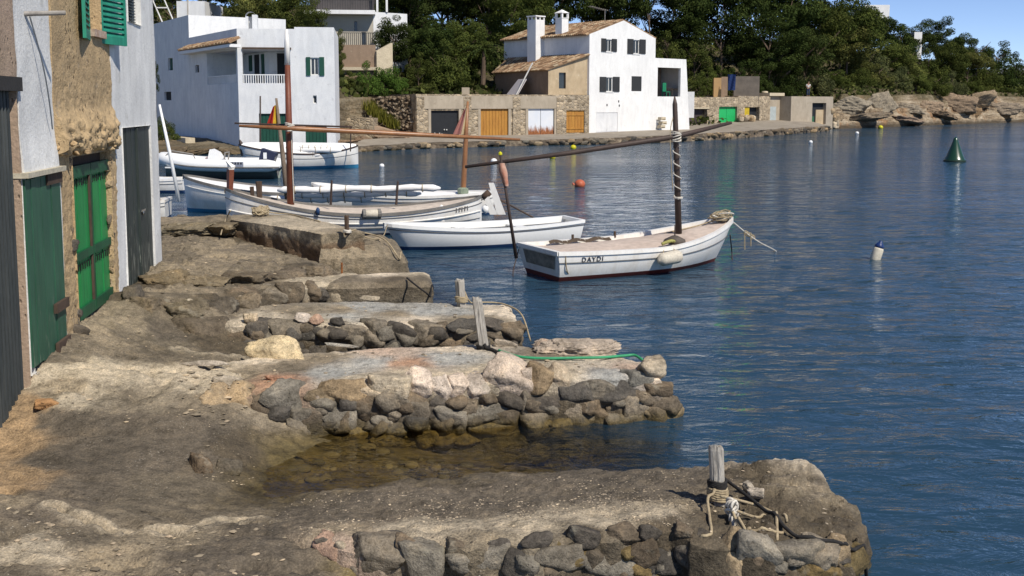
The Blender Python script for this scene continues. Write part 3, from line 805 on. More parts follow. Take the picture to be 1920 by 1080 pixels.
def front(mb, a0, a1, holes, z0=-.3, amp=0.015, fine=.07, bulge=None):
    """front wall with openings, slightly uneven like hand-laid plaster"""
    A = list(np.arange(a0, a1, fine)) + [a1]; Z = list(np.arange(z0, TOPZ, fine)) + [TOPZ]
    for h in holes:
        A += [h[0], h[1]]; Z += [h[2], h[3]]
    A = np.array(sorted({round(x, 4) for x in A if a0 - 1e-6 <= x <= a1 + 1e-6})); Z = np.array(sorted({round(x, 4) for x in Z}))
    AA, ZZ = np.meshgrid(A, Z)
    B = -amp * fbm(AA * 1.2, ZZ * 1.2, a0, 4) - amp * .3 * fbm(AA * 7, ZZ * 7, a0, 3)
    if bulge is not None: B = B - bulge(AA, ZZ)
    n0 = len(mb.v)
    mb.v.extend([tuple(fac.pt(a, b, z)) for a, b, z in zip(AA.ravel(), B.ravel(), ZZ.ravel())])
    nc = len(A)
    for i in range(len(Z) - 1):
        for j in range(nc - 1):
            am, zm = (A[j] + A[j + 1]) / 2, (Z[i] + Z[i + 1]) / 2
            if any(h[0] < am < h[1] and h[2] < zm < h[3] for h in holes): continue
            q = n0 + i * nc + j
            mb.f.append((q, q + 1, q + nc + 1, q + nc))
    for j in (0, nc - 1):
        ed_ = [mb.v[n0 + i * nc + j] for i in range(len(Z))]
        mb.grid([ed_, [tuple(fac.pt(A[j], .3, p_[2])) for p_ in ed_]])
    for h in holes:
        x0, x1, y0, y1 = h; r = .28; p = fac.pt; f = -.0
        for (c0, c1) in (((x0, y0), (x0, y1)), ((x1, y0), (x1, y1)), ((x0, y0), (x1, y0)), ((x0, y1), (x1, y1))):
            mb.quad(p(c0[0], -.015, c0[1]), p(c1[0], -.015, c1[1]), p(c1[0], r, c1[1]), p(c0[0], r, c0[1]))

def body(mb, a0, a1, dpt=5.0, r=.3):
    p = fac.pt
    mb.quad(p(a0, r, -.3), p(a0, dpt, -.3), p(a0, dpt, TOPZ), p(a0, r, TOPZ))
    mb.quad(p(a1, r, -.3), p(a1, dpt, -.3), p(a1, dpt, TOPZ), p(a1, r, TOPZ))
    mb.quad(p(a0, dpt, -.3), p(a1, dpt, -.3), p(a1, dpt, TOPZ), p(a0, dpt, TOPZ))
    mb.quad(p(a0, 0, TOPZ), p(a1, 0, TOPZ), p(a1, dpt, TOPZ), p(a0, dpt, TOPZ))

e0 = S(295, 200); e1 = S(207, 120); e2 = S(105, 290); e3 = S(34, 190); e4 = e3 + 2.6
# --- house 4: grey end house with the blackish green door
d4 = (S(286, 380), S(233, 380), .62, fac.at(258, 237)[1])
lou = (S(262, 20), S(238, 20), fac.at(250, 44)[1], fac.at(250, -45)[1])
h4 = thing('boathouse', 'grey limewashed end boathouse with a louvred window above a blackish green door', 'boathouse', fac.pt((e0 + e1) / 2, 1, 0))
mb = MB(); front(mb, e0 + .05, e1, [d4, lou]); body(mb, e0 + .05, e1)
# rounded arris of the corner
th = np.linspace(0, math.pi / 2, 7)
rows = [[fac.pt(e0 + .05 - .05 * math.sin(t), .05 - .05 * math.cos(t), z) for t in th] + [fac.pt(e0, 5, z)] for z in np.linspace(.3, TOPZ, 12)]
mb.grid(rows)
mb.build('wall', M_WASH, h4, smooth=True)
def door_planks(house, hole, n, matp, b=.12, th=.035, name='door', rail=None, split=True, gap=.008, lab=None):
    a0, a1, z0, z1 = hole
    bk = MB(); fac.box(bk, a0 + .01, a1 - .01, b + th + .005, b + th + .05, z0, z1)
    d = bk.build(name, M_BLACK, house, label=lab)
    w = (a1 - a0) / n
    for i in range(n):
        m = MB(); j = random.uniform(-.006, .006); dz = random.uniform(0, .05)
        fac.box(m, a0 + i * w + gap / 2, a0 + (i + 1) * w - gap / 2, b + j, b + th + j, z0 + dz * .6, z1 - .01 - dz * .2)
        m.build('plank', matp, d)
    return d
D4 = door_planks(h4, d4, 6, M_BKGR, b=.015)
m = MB(); ac = (d4[0] + d4[1]) / 2; fac.box(m, ac - .03, ac + .03, -.015, .012, d4[2] + .1, d4[3] - .02); m.build('cover_strip', M_BKGR, D4)
m = MB(); zl = fac.at(267, 398)[1]; m.lathe(fac.pt(ac - .12, -.005, zl), [(.0, -.03), (.035, -.02), (.035, .02), (.0, .03)], 10, fac.m)
fac.box(m, ac - .22, ac + .02, -.03, -.016, zl + .02, zl + .045); m.build('padlock', mat('chrome_lock', (.6, .6, .58), None, 9, .25, 0, metal=1.0), D4)
wf = MB(); fac.box(wf, lou[0], lou[1], .16, .2, lou[2], lou[3]); W4 = wf.build('window', M_BLACK, h4)
for i in range(15):
    m = MB(); z = lou[2] + .03 + (lou[3] - lou[2] - .05) * i / 15
    p = fac.pt
    m.hexa([p(lou[0] + .03, .05, z), p(lou[1] - .03, .05, z), p(lou[1] - .03, .12, z + .03), p(lou[0] + .03, .12, z + .03), p(lou[0] + .03, .05, z + .012), p(lou[1] - .03, .05, z + .012), p(lou[1] - .03, .12, z + .042), p(lou[0] + .03, .12, z + .042)])
    m.build('slat', M_BKGR, W4)
m = MB(); fac.box(m, d4[0] - .05, d4[1] + .05, -.03, .3, .45, .62); m.build('threshold', mat('dark_step', GB, DK, 4, .9, .8), h4)

# --- house 3: ochre house with the bright green door
zb = fac.at(160, 252)[1]
d3 = (S(210, 430), S(139, 430), .66, fac.at(172, 288)[1])
win3 = (S(187, 20), S(170, 20), fac.at(178, 58)[1], 5.0)
def bulge3(A, Z):
    rg = .10 * fbm(A * 2.6, A * 0 + 3, 1, 4) + .05 * fbm(A * 8, A * 0, 6, 3)
    k = sstep(zb + .34, zb + .02, Z) * sstep(zb - .20, zb - .13, Z + rg)
    return (.085 + .075 * fbm(A * 3.5, Z * 5, 4, 5) + .05 * fbm(A * 9, Z * 12, 9, 4, ridge=True)) * k + .022 * fbm(A * 9, Z * 9, 2, 4, ridge=True) * sstep(zb + 1.2, zb, Z)
h3 = thing('boathouse', 'ochre boathouse of crumbling plaster with sea green shutters above a bright green door', 'boathouse', fac.pt((e1 + e2) / 2, 1, 0))
mb = MB(); front(mb, e1 + .005, e2 - .005, [d3, win3], amp=.03, fine=.022, bulge=bulge3); body(mb, e1 + .005, e2 - .005)
mb.build('wall', M_OCHRE, h3, smooth=True)
m = MB(); fac.box(m, d3[0], d3[1], .10, .22, d3[3] - .13, d3[3] - .01); m.build('lintel', M_OLDW, h3)
# broken masonry of the door jamb
for i in range(40):
    z = d3[2] + .05 + (d3[3] - d3[2]) * i / 40 * 1.05; side = random.random() < .6
    a = (d3[0] - random.uniform(-.02, .12)) if side else d3[1] + random.uniform(-.02, .06)
    r = random.uniform(.025, .06)
    stone('stone', fac.pt(a, random.uniform(.01, .05), z), (r, r * .8, r * 1.1), random.uniform(0, 6), 0, CL[random.choice('TTBBD')], h3, lib=SMALL)
for i in range(46):      # torn lower lip of the bulging plaster
    a = e1 + (e2 - e1) * (i + .5) / 46; r = random.uniform(.018, .05)
    stone('stone', fac.pt(a, -.02 - random.uniform(0, .08), zb - .06 - random.uniform(0, .13)), (r * 1.3, r * .8, r * .7), random.uniform(0, 6), 0, (.42, .31, .18), h3, lib=SMALL)
zt = fac.at(172, 308)[1]
dd = (d3[0] + .01, d3[1] - .01, d3[2], zt)
mid = (dd[0] + dd[1]) / 2
for k, (x0, x1) in enumerate(((dd[0], mid - .012), (mid + .012, dd[1]))):
    D = door_planks(h3, (x0, x1, dd[2] + .06, dd[3]), 5, M_GREEN, b=.04, name='door_leaf')
    for zc, hh in ((fac.at(172, 316)[1], .12), (fac.at(172, 471)[1], .085), (dd[2] + .14, .12)):
        m = MB(); fac.box(m, x0, x1, .01, .038, zc - hh / 2, zc + hh / 2); m.build('rail', M_GRDK, D)
    for zc in (fac.at(172, 336)[1], fac.at(172, 492)[1]):
        for i in range(9):
            a = x0 + .03 + (x1 - x0 - .06) * i / 8; m = MB(); fac.box(m, a - .011, a + .011, .0285, .0335, zc - .035 - .01 * (i % 2), zc + .035); m.build('louvre_slot', M_BLACK, D)
    m = MB(); fac.box(m, (mid - .05) if k == 0 else mid + .014, (mid - .014) if k == 0 else mid + .05, .015, .0372, dd[2] + .08, dd[3]); m.build('stile', M_GRDK if k == 0 else M_OLDW, D)
# shutters standing open
for (u, open_) in ((155, 1), (193, -1)):
    a = win3[1] + .04 if open_ > 0 else win3[0] - .04
    z0, z1 = win3[2] - .12, 5.05
    ang = math.radians(10 if open_ > 0 else 14)
    f2 = Fr(fac.pt(a, 0, 0), (fac.d * math.cos(ang) * open_ - fac.m * math.sin(ang)), fac.d * open_)
    m = MB(); Wd = .54 if open_ > 0 else .60
    for (x0, x1, y0, y1) in ((0, .05, z0, z1), (Wd - .05, Wd, z0, z1), (.05, Wd - .05, z0, z0 + .08), (.05, Wd - .05, z1 - .08, z1)): f2.box(m, x0, x1, 0, .035, y0, y1)
    sh = m.build('shutter', M_SHUT, h3)
    nsl = 20
    for i in range(nsl):
        m = MB(); z = z0 + .08 + (z1 - z0 - .16) * i / nsl
        p = f2.pt; hh = (z1 - z0 - .16) / nsl
        m.hexa([p(.05, .0, z), p(Wd - .05, .0, z), p(Wd - .05, .03, z + hh * .8), p(.05, .03, z + hh * .8), p(.05, .0, z + .012), p(Wd - .05, .0, z + .012), p(Wd - .05, .03, z + hh * .8 + .012), p(.05, .03, z + hh * .8 + .012)])
        m.build('slat', M_SHUT, sh)
m = MB(); fac.box(m, win3[0], win3[1], .1, .14, win3[2], win3[3]); W3 = m.build('window', mat('white_window_frame', (.7, .68, .62), None, 3, .6, .1), h3)
m = MB(); fac.box(m, win3[0] + .04, win3[1] - .04, .08, .098, win3[2] + .35, win3[3]); m.build('pane', mat('dark_glass', (.02, .025, .03), None, 3, .1, 0, spec=.6), W3)
m = MB(); fac.box(m, win3[0] - .06, win3[1] + .06, -.05, .1, win3[2] - .07, win3[2] + .01); m.build('sill', mat('broken_sill', (.5, .42, .34), (.35, .2, .13), 8, .9, .8), h3)

# --- house 2: limewashed with faded green door
d2 = (e2 + .03, S(43, 430), .60, fac.at(76, 322)[1])
h2 = thing('boathouse', 'grey limewashed boathouse with a faded green plank door under a dark lintel', 'boathouse', fac.pt((e2 + e3) / 2, 1, 0))
def bulge2(A, Z): return .10 * sstep(zb + .15, zb - .35, Z) * sstep(e2 + .5, e2 - .0, A) * -0 + .03 * sstep(fac.at(60, 240)[1], d2[3], Z)
mb = MB(); front(mb, e2 + .002, e3 - .002, [d2], amp=.02, bulge=bulge2); body(mb, e2 + .002, e3 - .002)
mb.build('wall', M_WASH, h2, smooth=True)
D2 = door_planks(h2, (d2[0], d2[1], d2[2] + .05, d2[3] - .02), 7, M_GREEN2, b=-.035)
m = MB(); fac.box(m, d2[0] - .03, d2[0] + .42, -.05, .05, d2[3] - .13, d2[3] - .03); m.build('lintel', M_OLDW, h2)
m = MB(); fac.box(m, d2[0] - .05, d2[1] + .05, -.085, .1, d2[3] - .02, d2[3] + .025); m.build('drip_ledge', mat('cream_ledge', (.55, .5, .38), (.4, .36, .28), 5, .8, .4), h2)
zr = fac.at(104, 573)[1]
for z in (zr, d2[2] + .1):
    m = MB(); fac.box(m, d2[0] - .0, d2[0] + .38, -.07, -.037, z - .045, z + .045); m.build('batten', M_OLDW, D2)
# pipe and wire
ap, zp = fac.at(47, 26)
pipe = MB(); q0 = fac.pt(ap, 0.02, zp); 
pend = PY(122, 24, q0.y + .25)
pipe.tube([q0, q0.lerp(pend, .5), pend], .022, 10); 
pp = pipe.build('waste_pipe', M_STEEL); tag(pp, 'thin metal waste pipe sticking out of the grey wall above the faded green door', 'pipe')
w0 = fac.at(48, 31); w1 = fac.at(91, 242)
m = MB(); m.tube([fac.pt(w0[0] + (w1[0] - w0[0]) * t, -.035 - .03 * math.sin(math.pi * t), w0[1] + (w1[1] - w0[1]) * t) for t in np.linspace(0, 1, 12)], .0065, 6)
tag(m.build('wall_cable', mat('grey_cable', (.16, .18, .2), None, 3, .6, 0)), 'thin grey cable hanging slantwise down the limewashed wall from the pipe', 'cable')

# --- house 1: pink plaster with the ribbed dark iron door
d1 = (S(40, 430), e3 + 2.2, .05, fac.at(10, 150)[1])
h1 = thing('boathouse', 'pink plastered boathouse cut off by the frame, with a tall ribbed dark iron door', 'boathouse', fac.pt((e3 + e4) / 2, 1, 0))
mb = MB(); front(mb, e3 + .002, e4, [(d1[0], d1[1], d1[2], d1[3])], amp=.02, fine=.06, z0=-.3); body(mb, e3 + .002, e4)
mb.build('wall', M_PINKT, h1, smooth=True)
bk = MB(); fac.box(bk, d1[0], d1[1], .05, .09, d1[2], d1[3]); D1 = bk.build('door', M_DKIRON, h1)
nr = 26
for i in range(nr):
    m = MB(); a = d1[0] + .04 + (d1[1] - d1[0] - .08) * (i + .5) / nr
    m.tube([fac.pt(a, .045, d1[2] + .02), fac.pt(a, .045, d1[3] - .05)], .026, 7); m.build('rib', M_DKIRON, D1)
m = MB(); fac.box(m, d1[0] - .08, d1[1], -.045, .03, d1[3] - .09, d1[3] + .03); m.build('lintel', mat('dark_beam', (.04, .038, .036), None, 4, .8, .4), h1)
az = fac.at(72, 765)
stone('rock', P(88, 755, .47), (.10, .09, .05), .4, .1, (.36, .2, .09), k=2); bpy.context.scene.objects['rock']['label'] = 'small orange rust-stained rock at the foot of the dark iron door'; bpy.context.scene.objects['rock']['category'] = 'rock'
# ------------------------------------------------------------------ far shore: hill, quay, rocks
SHORE = [(-400, 300), (100, 294), (300, 291), (450, 289.5), (560, 289), (628, 287), (650, 280), (700, 275.5), (783, 272), (900, 269), (1000, 266), (1100, 264), (1180, 262), (1260, 259), (1350, 254.5), (1440, 249), (1545, 242.5), (1640, 239), (1700, 237), (1800, 233), (1920, 229), (2200, 222), (2700, 215)]
_sp = [P(u, v, 0) for u, v in SHORE]
_sa = np.array([p.x / p.y for p in _sp]); _sr = np.array([p.y for p in _sp])
def shore_y(al): return np.interp(al, _sa, _sr)
U2A = lambda u: P(u, 260, 0).x / P(u, 260, 0).y
A_ROCK = U2A(1555)
def hill_h(x, y):
    x = np.asarray(x, float); y = np.asarray(y, float)
    al = x / y; s = y - shore_y(al)
    rk = sstep(A_ROCK - .012, A_ROCK + .012, al)
    lowl = sstep(U2A(640), U2A(600), al)
    sq = np.interp(al, [U2A(u) for u in (1150, 1250, 1290, 1400, 1556, 1600)], [7.5, 12, 19, 16, 9, 6])
    quay = -.6 + .85 * sstep(-.6, 1.2, s) + .3 * sstep(1, 8, s) + 2.95 * sstep(sq, sq + 2, s) + .22 * np.clip(s - sq - 3.5, 0, 40)
    left = -.6 + 1.0 * sstep(-.6, 1.0, s) + .3 * sstep(1, 8, s) + 1.9 * sstep(19, 26, s) + .30 * np.clip(s - 22, 0, 40)
    rock = -.7 + 1.5 * sstep(-.8, .8, s) + 1.2 * sstep(1.2, 3.4, s) + 1.6 * sstep(4, 7, s) + .20 * np.clip(s - 6, 0, 38)
    h = quay * (1 - lowl) + left * lowl
    h = h * (1 - rk) + rock * rk
    # the headland falls away to the right
    h = h - rk * sstep(10, 40, s) * sstep(U2A(1640), U2A(2000), al) * 5.0
    return h
al = np.concatenate([np.linspace(-.95, U2A(1540), 210), np.linspace(U2A(1540), .62, 260)[1:], np.linspace(.62, 1.1, 20)[1:]])
ss = np.concatenate([np.linspace(-2.5, 9, 62), np.linspace(9, 24, 40)[1:], np.linspace(24, 130, 34)[1:]])
HY = shore_y(al)[None] + ss[:, None]; HX = al[None] * HY
HZ = hill_h(HX, HY)
rk = sstep(A_ROCK - .01, A_ROCK + .01, al)[None] * np.ones_like(HX)
rs_ = sstep(-2, 0, ss)[:, None] * sstep(16, 8, ss)[:, None]
strat = fbm(HX * .10, HY * .22, 1, 4, ridge=True)
HZ = HZ + rk * rs_ * (.9 * fbm(HX * .13, HY * .3, 3, 5, ridge=True) + .45 * fbm(HX * .5, HY * .7, 6, 4)) + (1 - rk) * .12 * fbm(HX * .8, HY * .8, 2, 3) * sstep(-.5, 2, ss)[:, None] 
# ledges
st = .85; led = (np.floor(HZ / st + .5 * fbm(HX * .06, HY * .1, 9, 3)) + sstep(.30, .62, (HZ / st + .5 * fbm(HX * .06, HY * .1, 9, 3)) % 1)) * st - .5 * st * fbm(HX * .06, HY * .1, 9, 3)
HZ = HZ * (1 - .75 * rk * rs_) + led * .75 * rk * rs_
HZ += sstep(14, 30, ss)[:, None] * 1.2 * fbm(HX * .06, HY * .06, 5, 3)
def terrain_mat():
    t = NT('hillside')
    n = t.noise(.7, None, 7, .65)
    soil = t.ramp(n, [(.3, (.05, .045, .025)), (.6, (.12, .10, .055)), (.75, (.2, .16, .1))])
    strata = t.noise(1.0, t.mapv((.25, .25, 2.6)), 7, .7)
    rock = t.ramp(strata, [(.32, (.10, .078, .056)), (.45, (.25, .19, .125)), (.56, (.38, .31, .22)), (.7, (.50, .43, .33))])
    rock = t.mix(t.ramp(t.noise(.35, None, 5), [(.52, (0, 0, 0)), (.66, (.75, .75, .75))]), rock, (.30, .17, .085))
    rock = t.mix(1.0, rock, t.ramp(t.noise(3.0, None, 6, .7), [(.3, (.5, .5, .5)), (.6, (1.12, 1.12, 1.12))]), 'MULTIPLY')
    tide = t.ramp(t.math('ADD', t.z(), t.math('MULTIPLY', n, .6)), [(.55, (1, 1, 1)), (.95, (0, 0, 0))])
    rock = t.mix(t.math('MULTIPLY', tide, .85), rock, (.055, .043, .03))
    col = t.mix(t.attr('rocky').outputs['Fac'], soil, rock)
    t.pbsdf(col, .95, t.bump(t.math('ADD', strata, t.noise(5.0, None, 5)), .9, .25), spec=.1)
    return t.m
rocky = np.clip(rk * sstep(10, 5.5, ss + 2.4 * fbm(al * 14, al * 3, 0, 3) )[:, None] if False else rk * (1 - sstep(5.0, 8.5, ss[:, None] + 3.0 * fbm(HX * .12, HY * .12, 4, 3))), 0, 1)
rocky = np.maximum(rocky, (1 - rk) * .55 * (1 - sstep(8, 13, ss))[:, None])
hill = npmesh('hillside', np.stack([HX, HY, HZ], -1).reshape(-1, 3), gridfaces(len(ss), len(al)), terrain_mat(), attrs={'rocky': rocky.ravel()}, kind='structure')
def hz(x, y): return float(hill_h(np.array([x]), np.array([y]))[0])

# boulders along the rocky shore
def far_stone_obj(name, label, u, v, w, h, col, s_in, grp=None):
    y = shore_y(U2A(u)) + s_in
    p = PY(u, v, y); k = dep(p) / F
    o = stone(name, p - Vector((0, 0, h * k * .2)), (w * k / 2 * 1.15, max(w * .6, h) * k / 2, h * k / 2 * .95), random.uniform(-.4, .4), 0, col, lib=CRAGS)
    o.color = tuple(c_ * .66 for c_ in o.color[:3]) + (1,)
    o.rotation_euler = (random.uniform(-.2, .2), random.uniform(-.2, .2), random.uniform(-.5, .5))
    return tag(o, label, 'boulder', grp)
BLD = [(1595, 190, 80, 40, (.42, .36, .27), 4, 'pale broad boulder under the shrubs just beyond the last boathouse'),
    (1652, 186, 60, 46, (.45, .38, .28), 4.5, 'pale peaked boulder rising above the shore ledges, second from the boathouses'),
    (1705, 200, 60, 20, (.42, .35, .26), 3.5, 'low flat pale boulder on the ledge between the peaked boulder and the big bluff'),
    (1742, 196, 50, 26, (.40, .31, .22), 4, 'small tan boulder leaning against the left foot of the big bluff'),
    (1795, 188, 66, 44, (.38, .28, .19), 4.2, 'large rounded tan boulder, left half of the cleft bluff'),
    (1835, 182, 56, 34, (.44, .35, .24), 5, 'large pale boulder, right half of the cleft bluff'),
    (1868, 200, 80, 32, (.40, .33, .25), 4, 'long grey-tan boulder overhanging a dark hollow by the water'),
    (1872, 216, 40, 14, (.42, .24, .11), 2.6, 'orange boulder in the hollow under the long overhanging rock'),
    (1908, 206, 54, 26, (.45, .39, .3), 4, 'pale boulder at the far end of the shore, cut by the frame'),
    (1690, 222, 90, 16, (.34, .26, .2), 1.2, 'flat pinkish slab rock tilted into the water below the ledges'),
    (1610, 218, 110, 18, (.30, .245, .18), 1.5, 'long tan slab rock at the water beside the last boathouse'),
    (1760, 212, 80, 16, (.33, .25, .17), 1.5, 'brown slab rock at the water below the tan boulder'),
    (1822, 208, 50, 20, (.36, .24, .13), 2.2, 'rusty brown boulder at the water below the cleft bluff')]
for u, v, w, h, c, s_in, lab in BLD: far_stone_obj('boulder', lab, u, v, w, h, c, s_in)

# quay along the far shore
M_QTOP = mat('quay_concrete', (.34, .30, .24), (.26, .22, .17), 1.2, .9, .3, 8, .02, stain=(.16, .13, .1), samt=.6)
M_QFACE = mat('quay_stone', (.17, .13, .09), (.07, .055, .04), 1.6, .9, 1.0, 2.5, .15, stain=(.33, .27, .19), sscale=2.2, samt=.7)
qa = [(640, 276, .35), (700, 272.5, .36), (783, 268, .40), (900, 265, .40), (1000, 262, .42), (1100, 260, .45), (1180, 257, .5), (1260, 253.5, .55), (1350, 248.5, .6), (1440, 243, .6), (1500, 239, .6), (1556, 236.5, .55)]
qf = [P(u, v, z) for u, v, z in qa]
qr = resample(qf, 220)
jit = .25 * fbm(qr[:, 0] * .6, qr[:, 1] * .6, 4, 4)
top = MB(); face = MB()
r0 = []; r1 = []; r2 = []; r3 = []
for i, p in enumerate(qr):
    k = i / 219
    back = 10.0 + 10.0 * float(sstep(.40, .56, k)) - 9.0 * float(sstep(.62, .97, k))
    zr = p[2] + .06 * fbm(np.array([p[0] * .7]), np.array([p[1] * .7]), 2, 3)[0]
    rise = .15 + .5 * float(sstep(.45, .8, k))
    r0.append((p[0], p[1] + jit[i], zr)); r1.append((p[0], p[1] + back + jit[i], p[2] + rise))
tops = [r0, [tuple(np.array(a) * .7 + np.array(b) * .3) for a, b in zip(r0, r1)], r1]
top.grid(tops)
rows = []
for t in np.linspace(0, 1, 7):
    rows.append([(p[0] + .12 * fbm(np.array([p[0]]), np.array([p[2] * 3 + t * 2]), 7, 3)[0], p[1] - .15 * t + .3 * fbm(np.array([p[0] * .8]), np.array([t * 2.0]), 3, 3)[0] * (t > 0), p[2] * (1 - t) - .5 * t) for p in r0])
face.grid(rows)
face2 = rows
q = thing('quay', 'long low stone quay running along the far shore below the houses and boathouses', 'quay', (qr[110][0], qr[110][1], 0))
q['kind'] = 'structure'
top.build('paving', M_QTOP, q); face.build('face', M_QFACE, q)
for i in range(120):      # quay edge stones
    j = random.randrange(0, 219); p = qr[j]; r = random.uniform(.16, .34)
    stone('stone', (p[0] + random.uniform(-.2, .2), p[1] + jit[j] - .08, random.uniform(.08, p[2] - .08)), (r * 1.3, r * .6, r * .62), random.uniform(-.3, .3), 0, CL[random.choice('BDBTG')], q, lib=SMALL)
# low rocks below the left house
M_SHR = None
for i, (u, v, w, h, z) in enumerate([(320, 282, 60, 14, 0), (372, 284, 70, 14, 0), (425, 282, 60, 12, 0), (470, 280, 50, 12, 0), (640, 268, 60, 16, 1), (690, 262, 60, 14, 1), (735, 258, 60, 12, 1)]):
    lab = ['brown shore rock nearest the limewashed boathouse corner', 'brown shore rock below the cream kerb of the white house', 'brown shore rock behind the inflatable boat, third along', 'dark shore rock below the corner of the white house', 'reddish rock at the foot of the stepped slope beside the white house', 'reddish rock halfway along the slope below the rubble wall', 'reddish rock below the right end of the rubble wall'][i]
    far_stone_obj('boulder', lab, u, v, w, h, (.20, .15, .09) if z == 0 else (.34, .24, .16), .4 if z == 0 else 2.5)
# ------------------------------------------------------------------ houses on the far shore
M_WHITE = plaster('white_limewash', (.80, .795, .775), (.72, .715, .70), (.63, .61, .57), .2, .6, 0, .09)
M_WHITE2 = plaster('aged_white_limewash', (.74, .74, .73), (.64, .65, .66), (.52, .52, .52), .15, .7, 0, .12)
M_TANW = plaster('tan_render', (.52, .41, .27), (.42, .32, .20), (.56, .48, .36), .4, .9, 0, .2)
M_BRNR = plaster('brown_render', (.30, .215, .15), (.25, .18, .125), (.36, .29, .2), .3, .9, 0, .15)
M_STW = None
def rubble(name, c, mort, scale=2.4, b=1.0):
    t = NT(name)
    v = t.n('ShaderNodeTexVoronoi', feature='F1', inp={'Scale': scale}); wv = t.mapv((1, 1, 1.3)); t.t.links.new(wv, v.inputs['Vector'])
    e = t.n('ShaderNodeTexVoronoi', feature='DISTANCE_TO_EDGE', inp={'Scale': scale}); t.t.links.new(wv, e.inputs['Vector'])
    br = t.n('ShaderNodeSeparateXYZ'); t.t.links.new(v.outputs['Color'], br.inputs[0])
    col = t.ramp(br.outputs[0], [(0.0, tuple(x * .55 for x in c)), (.5, c), (1.0, tuple(min(x * 1.5, .6) for x in c))])
    m = t.ramp(e.outputs['Distance'], [(.03, (1, 1, 1)), (.12, (0, 0, 0))])
    col = t.mix(m, col, mort)
    col = t.mix(1.0, col, t.ramp(t.noise(.8, None, 6, .6), [(.3, (.7, .7, .7)), (.65, (1.1, 1.1, 1.1))]), 'MULTIPLY')
    t.pbsdf(col, .95, t.bump(t.ramp(e.outputs['Distance'], [(0, (0, 0, 0)), (.15, (1, 1, 1))]), b, .08), spec=.1)
    return t.m
M_RUB = rubble('rubble_stone', (.36, .29, .20), (.38, .32, .24), 3.2, .6)
M_RUBD = rubble('dry_stone', (.22, .17, .115), (.10, .075, .05), 3.0, 1.0)
M_CONC = plaster('tan_concrete', (.42, .36, .28), (.34, .29, .22), (.28, .23, .17), .3, 1.0, 0, .15)
M_TILE0 = mat('roof_tile', (.36, .22, .125), (.22, .135, .08), 1.6, .9, .3, 6, .02, stain=(.42, .33, .22), sscale=1.2, samt=.6)
def tile_mat():
    t = NT('barrel_tile'); ri = t.n('ShaderNodeNewGeometry').outputs['Random Per Island']
    col = t.ramp(ri, [(0, (.13, .085, .055)), (.35, (.25, .155, .095)), (.7, (.34, .235, .15)), (1, (.46, .38, .27))])
    col = t.mix(1.0, col, t.ramp(t.noise(1.1, None, 6, .65), [(.3, (.6, .6, .58)), (.65, (1.15, 1.12, 1.05))]), 'MULTIPLY')
    t.pbsdf(col, .95, t.bump(t.noise(12.0), .3, .02), spec=.1); return t.m
M_TILE = tile_mat()
M_DSH = mat('dark_shutter', (.035, .036, .036), (.025, .026, .027), 5, .6, .2, 20, .005)
M_GSH = mat('green_shutter', (.012, .075, .048), (.010, .055, .036), 4, .6, .2, 20, .005)
M_FRM = mat('window_white', (.75, .74, .7), None, 3, .5, 0)
M_GLS = mat('window_glass', (.03, .036, .042), None, 3, .12, 0, spec=.6)
M_OAK = mat('varnished_plank', (.47, .235, .045), (.34, .15, .03), 2.5, .55, .2, 12, .005, stretch=(2, 2, .35))
M_DKDR_SHADE = mat('dark_door_and_shade', (.018, .02, .024), None, 3, .7, 0)  # dark doors and windows; also painted as shade inside open doorways
M_CRM = mat('cream_render', (.58, .50, .36), (.48, .41, .29), 2, .9, .3, 8)

def panel(fr, r, b0, b1, name, m, parent, label=None):
    mb = MB(); fr.box(mb, r[0], r[1], b0, b1, r[2], r[3]); return mb.build(name, m, parent, label=label)
def window(fr, r, parent, b=.13, mull=True, glass=M_GLS, frm=M_FRM, fw=.07):
    mb = MB()
    for (x0, x1, y0, y1) in ((r[0], r[0] + fw, r[2], r[3]), (r[1] - fw, r[1], r[2], r[3]), (r[0] + fw, r[1] - fw, r[2], r[2] + fw), (r[0] + fw, r[1] - fw, r[3] - fw, r[3])): fr.box(mb, x0, x1, b - .05, b, y0, y1)
    if mull: fr.box(mb, (r[0] + r[1]) / 2 - fw * .45, (r[0] + r[1]) / 2 + fw * .45, b - .048, b, r[2] + fw, r[3] - fw)
    w = mb.build('window', frm, parent)
    if mull:
        c = (r[0] + r[1]) / 2
        for x0, x1 in ((r[0] + fw, c - fw * .45), (c + fw * .45, r[1] - fw)): panel(fr, (x0, x1, r[2] + fw, r[3] - fw), b - .02, b - .01, 'pane', glass, w)
    else: panel(fr, (r[0] + fw, r[1] - fw, r[2] + fw, r[3] - fw), b - .02, b - .01, 'pane', glass, w)
    return w
def shutters(fr, uv, parent, m, holes_w):
    """open shutters lying flat beside the opening"""
    for (u0, v0, u1, v1) in uv:
        r = fr.rect(u0, v0, u1, v1)
        mb = MB(); fr.box(mb, r[0], r[1], -.06, -.015, r[2], r[3]); s = mb.build('shutter', m, parent)
def planks(fr, r, n, b, th, m, parent, name='door', back=M_BLACK, gap=.02):
    d = panel(fr, r, b + th + .004, b + th + .03, name, back, parent)
    w = (r[1] - r[0]) / n
    for i in range(n):
        j = random.uniform(-.008, .008)
        panel(fr, (r[0] + i * w + gap / 2, r[0] + (i + 1) * w - gap / 2, r[2] + random.uniform(0, .04), r[3]), b + j, b + th + j, 'plank', m, d)
    return d
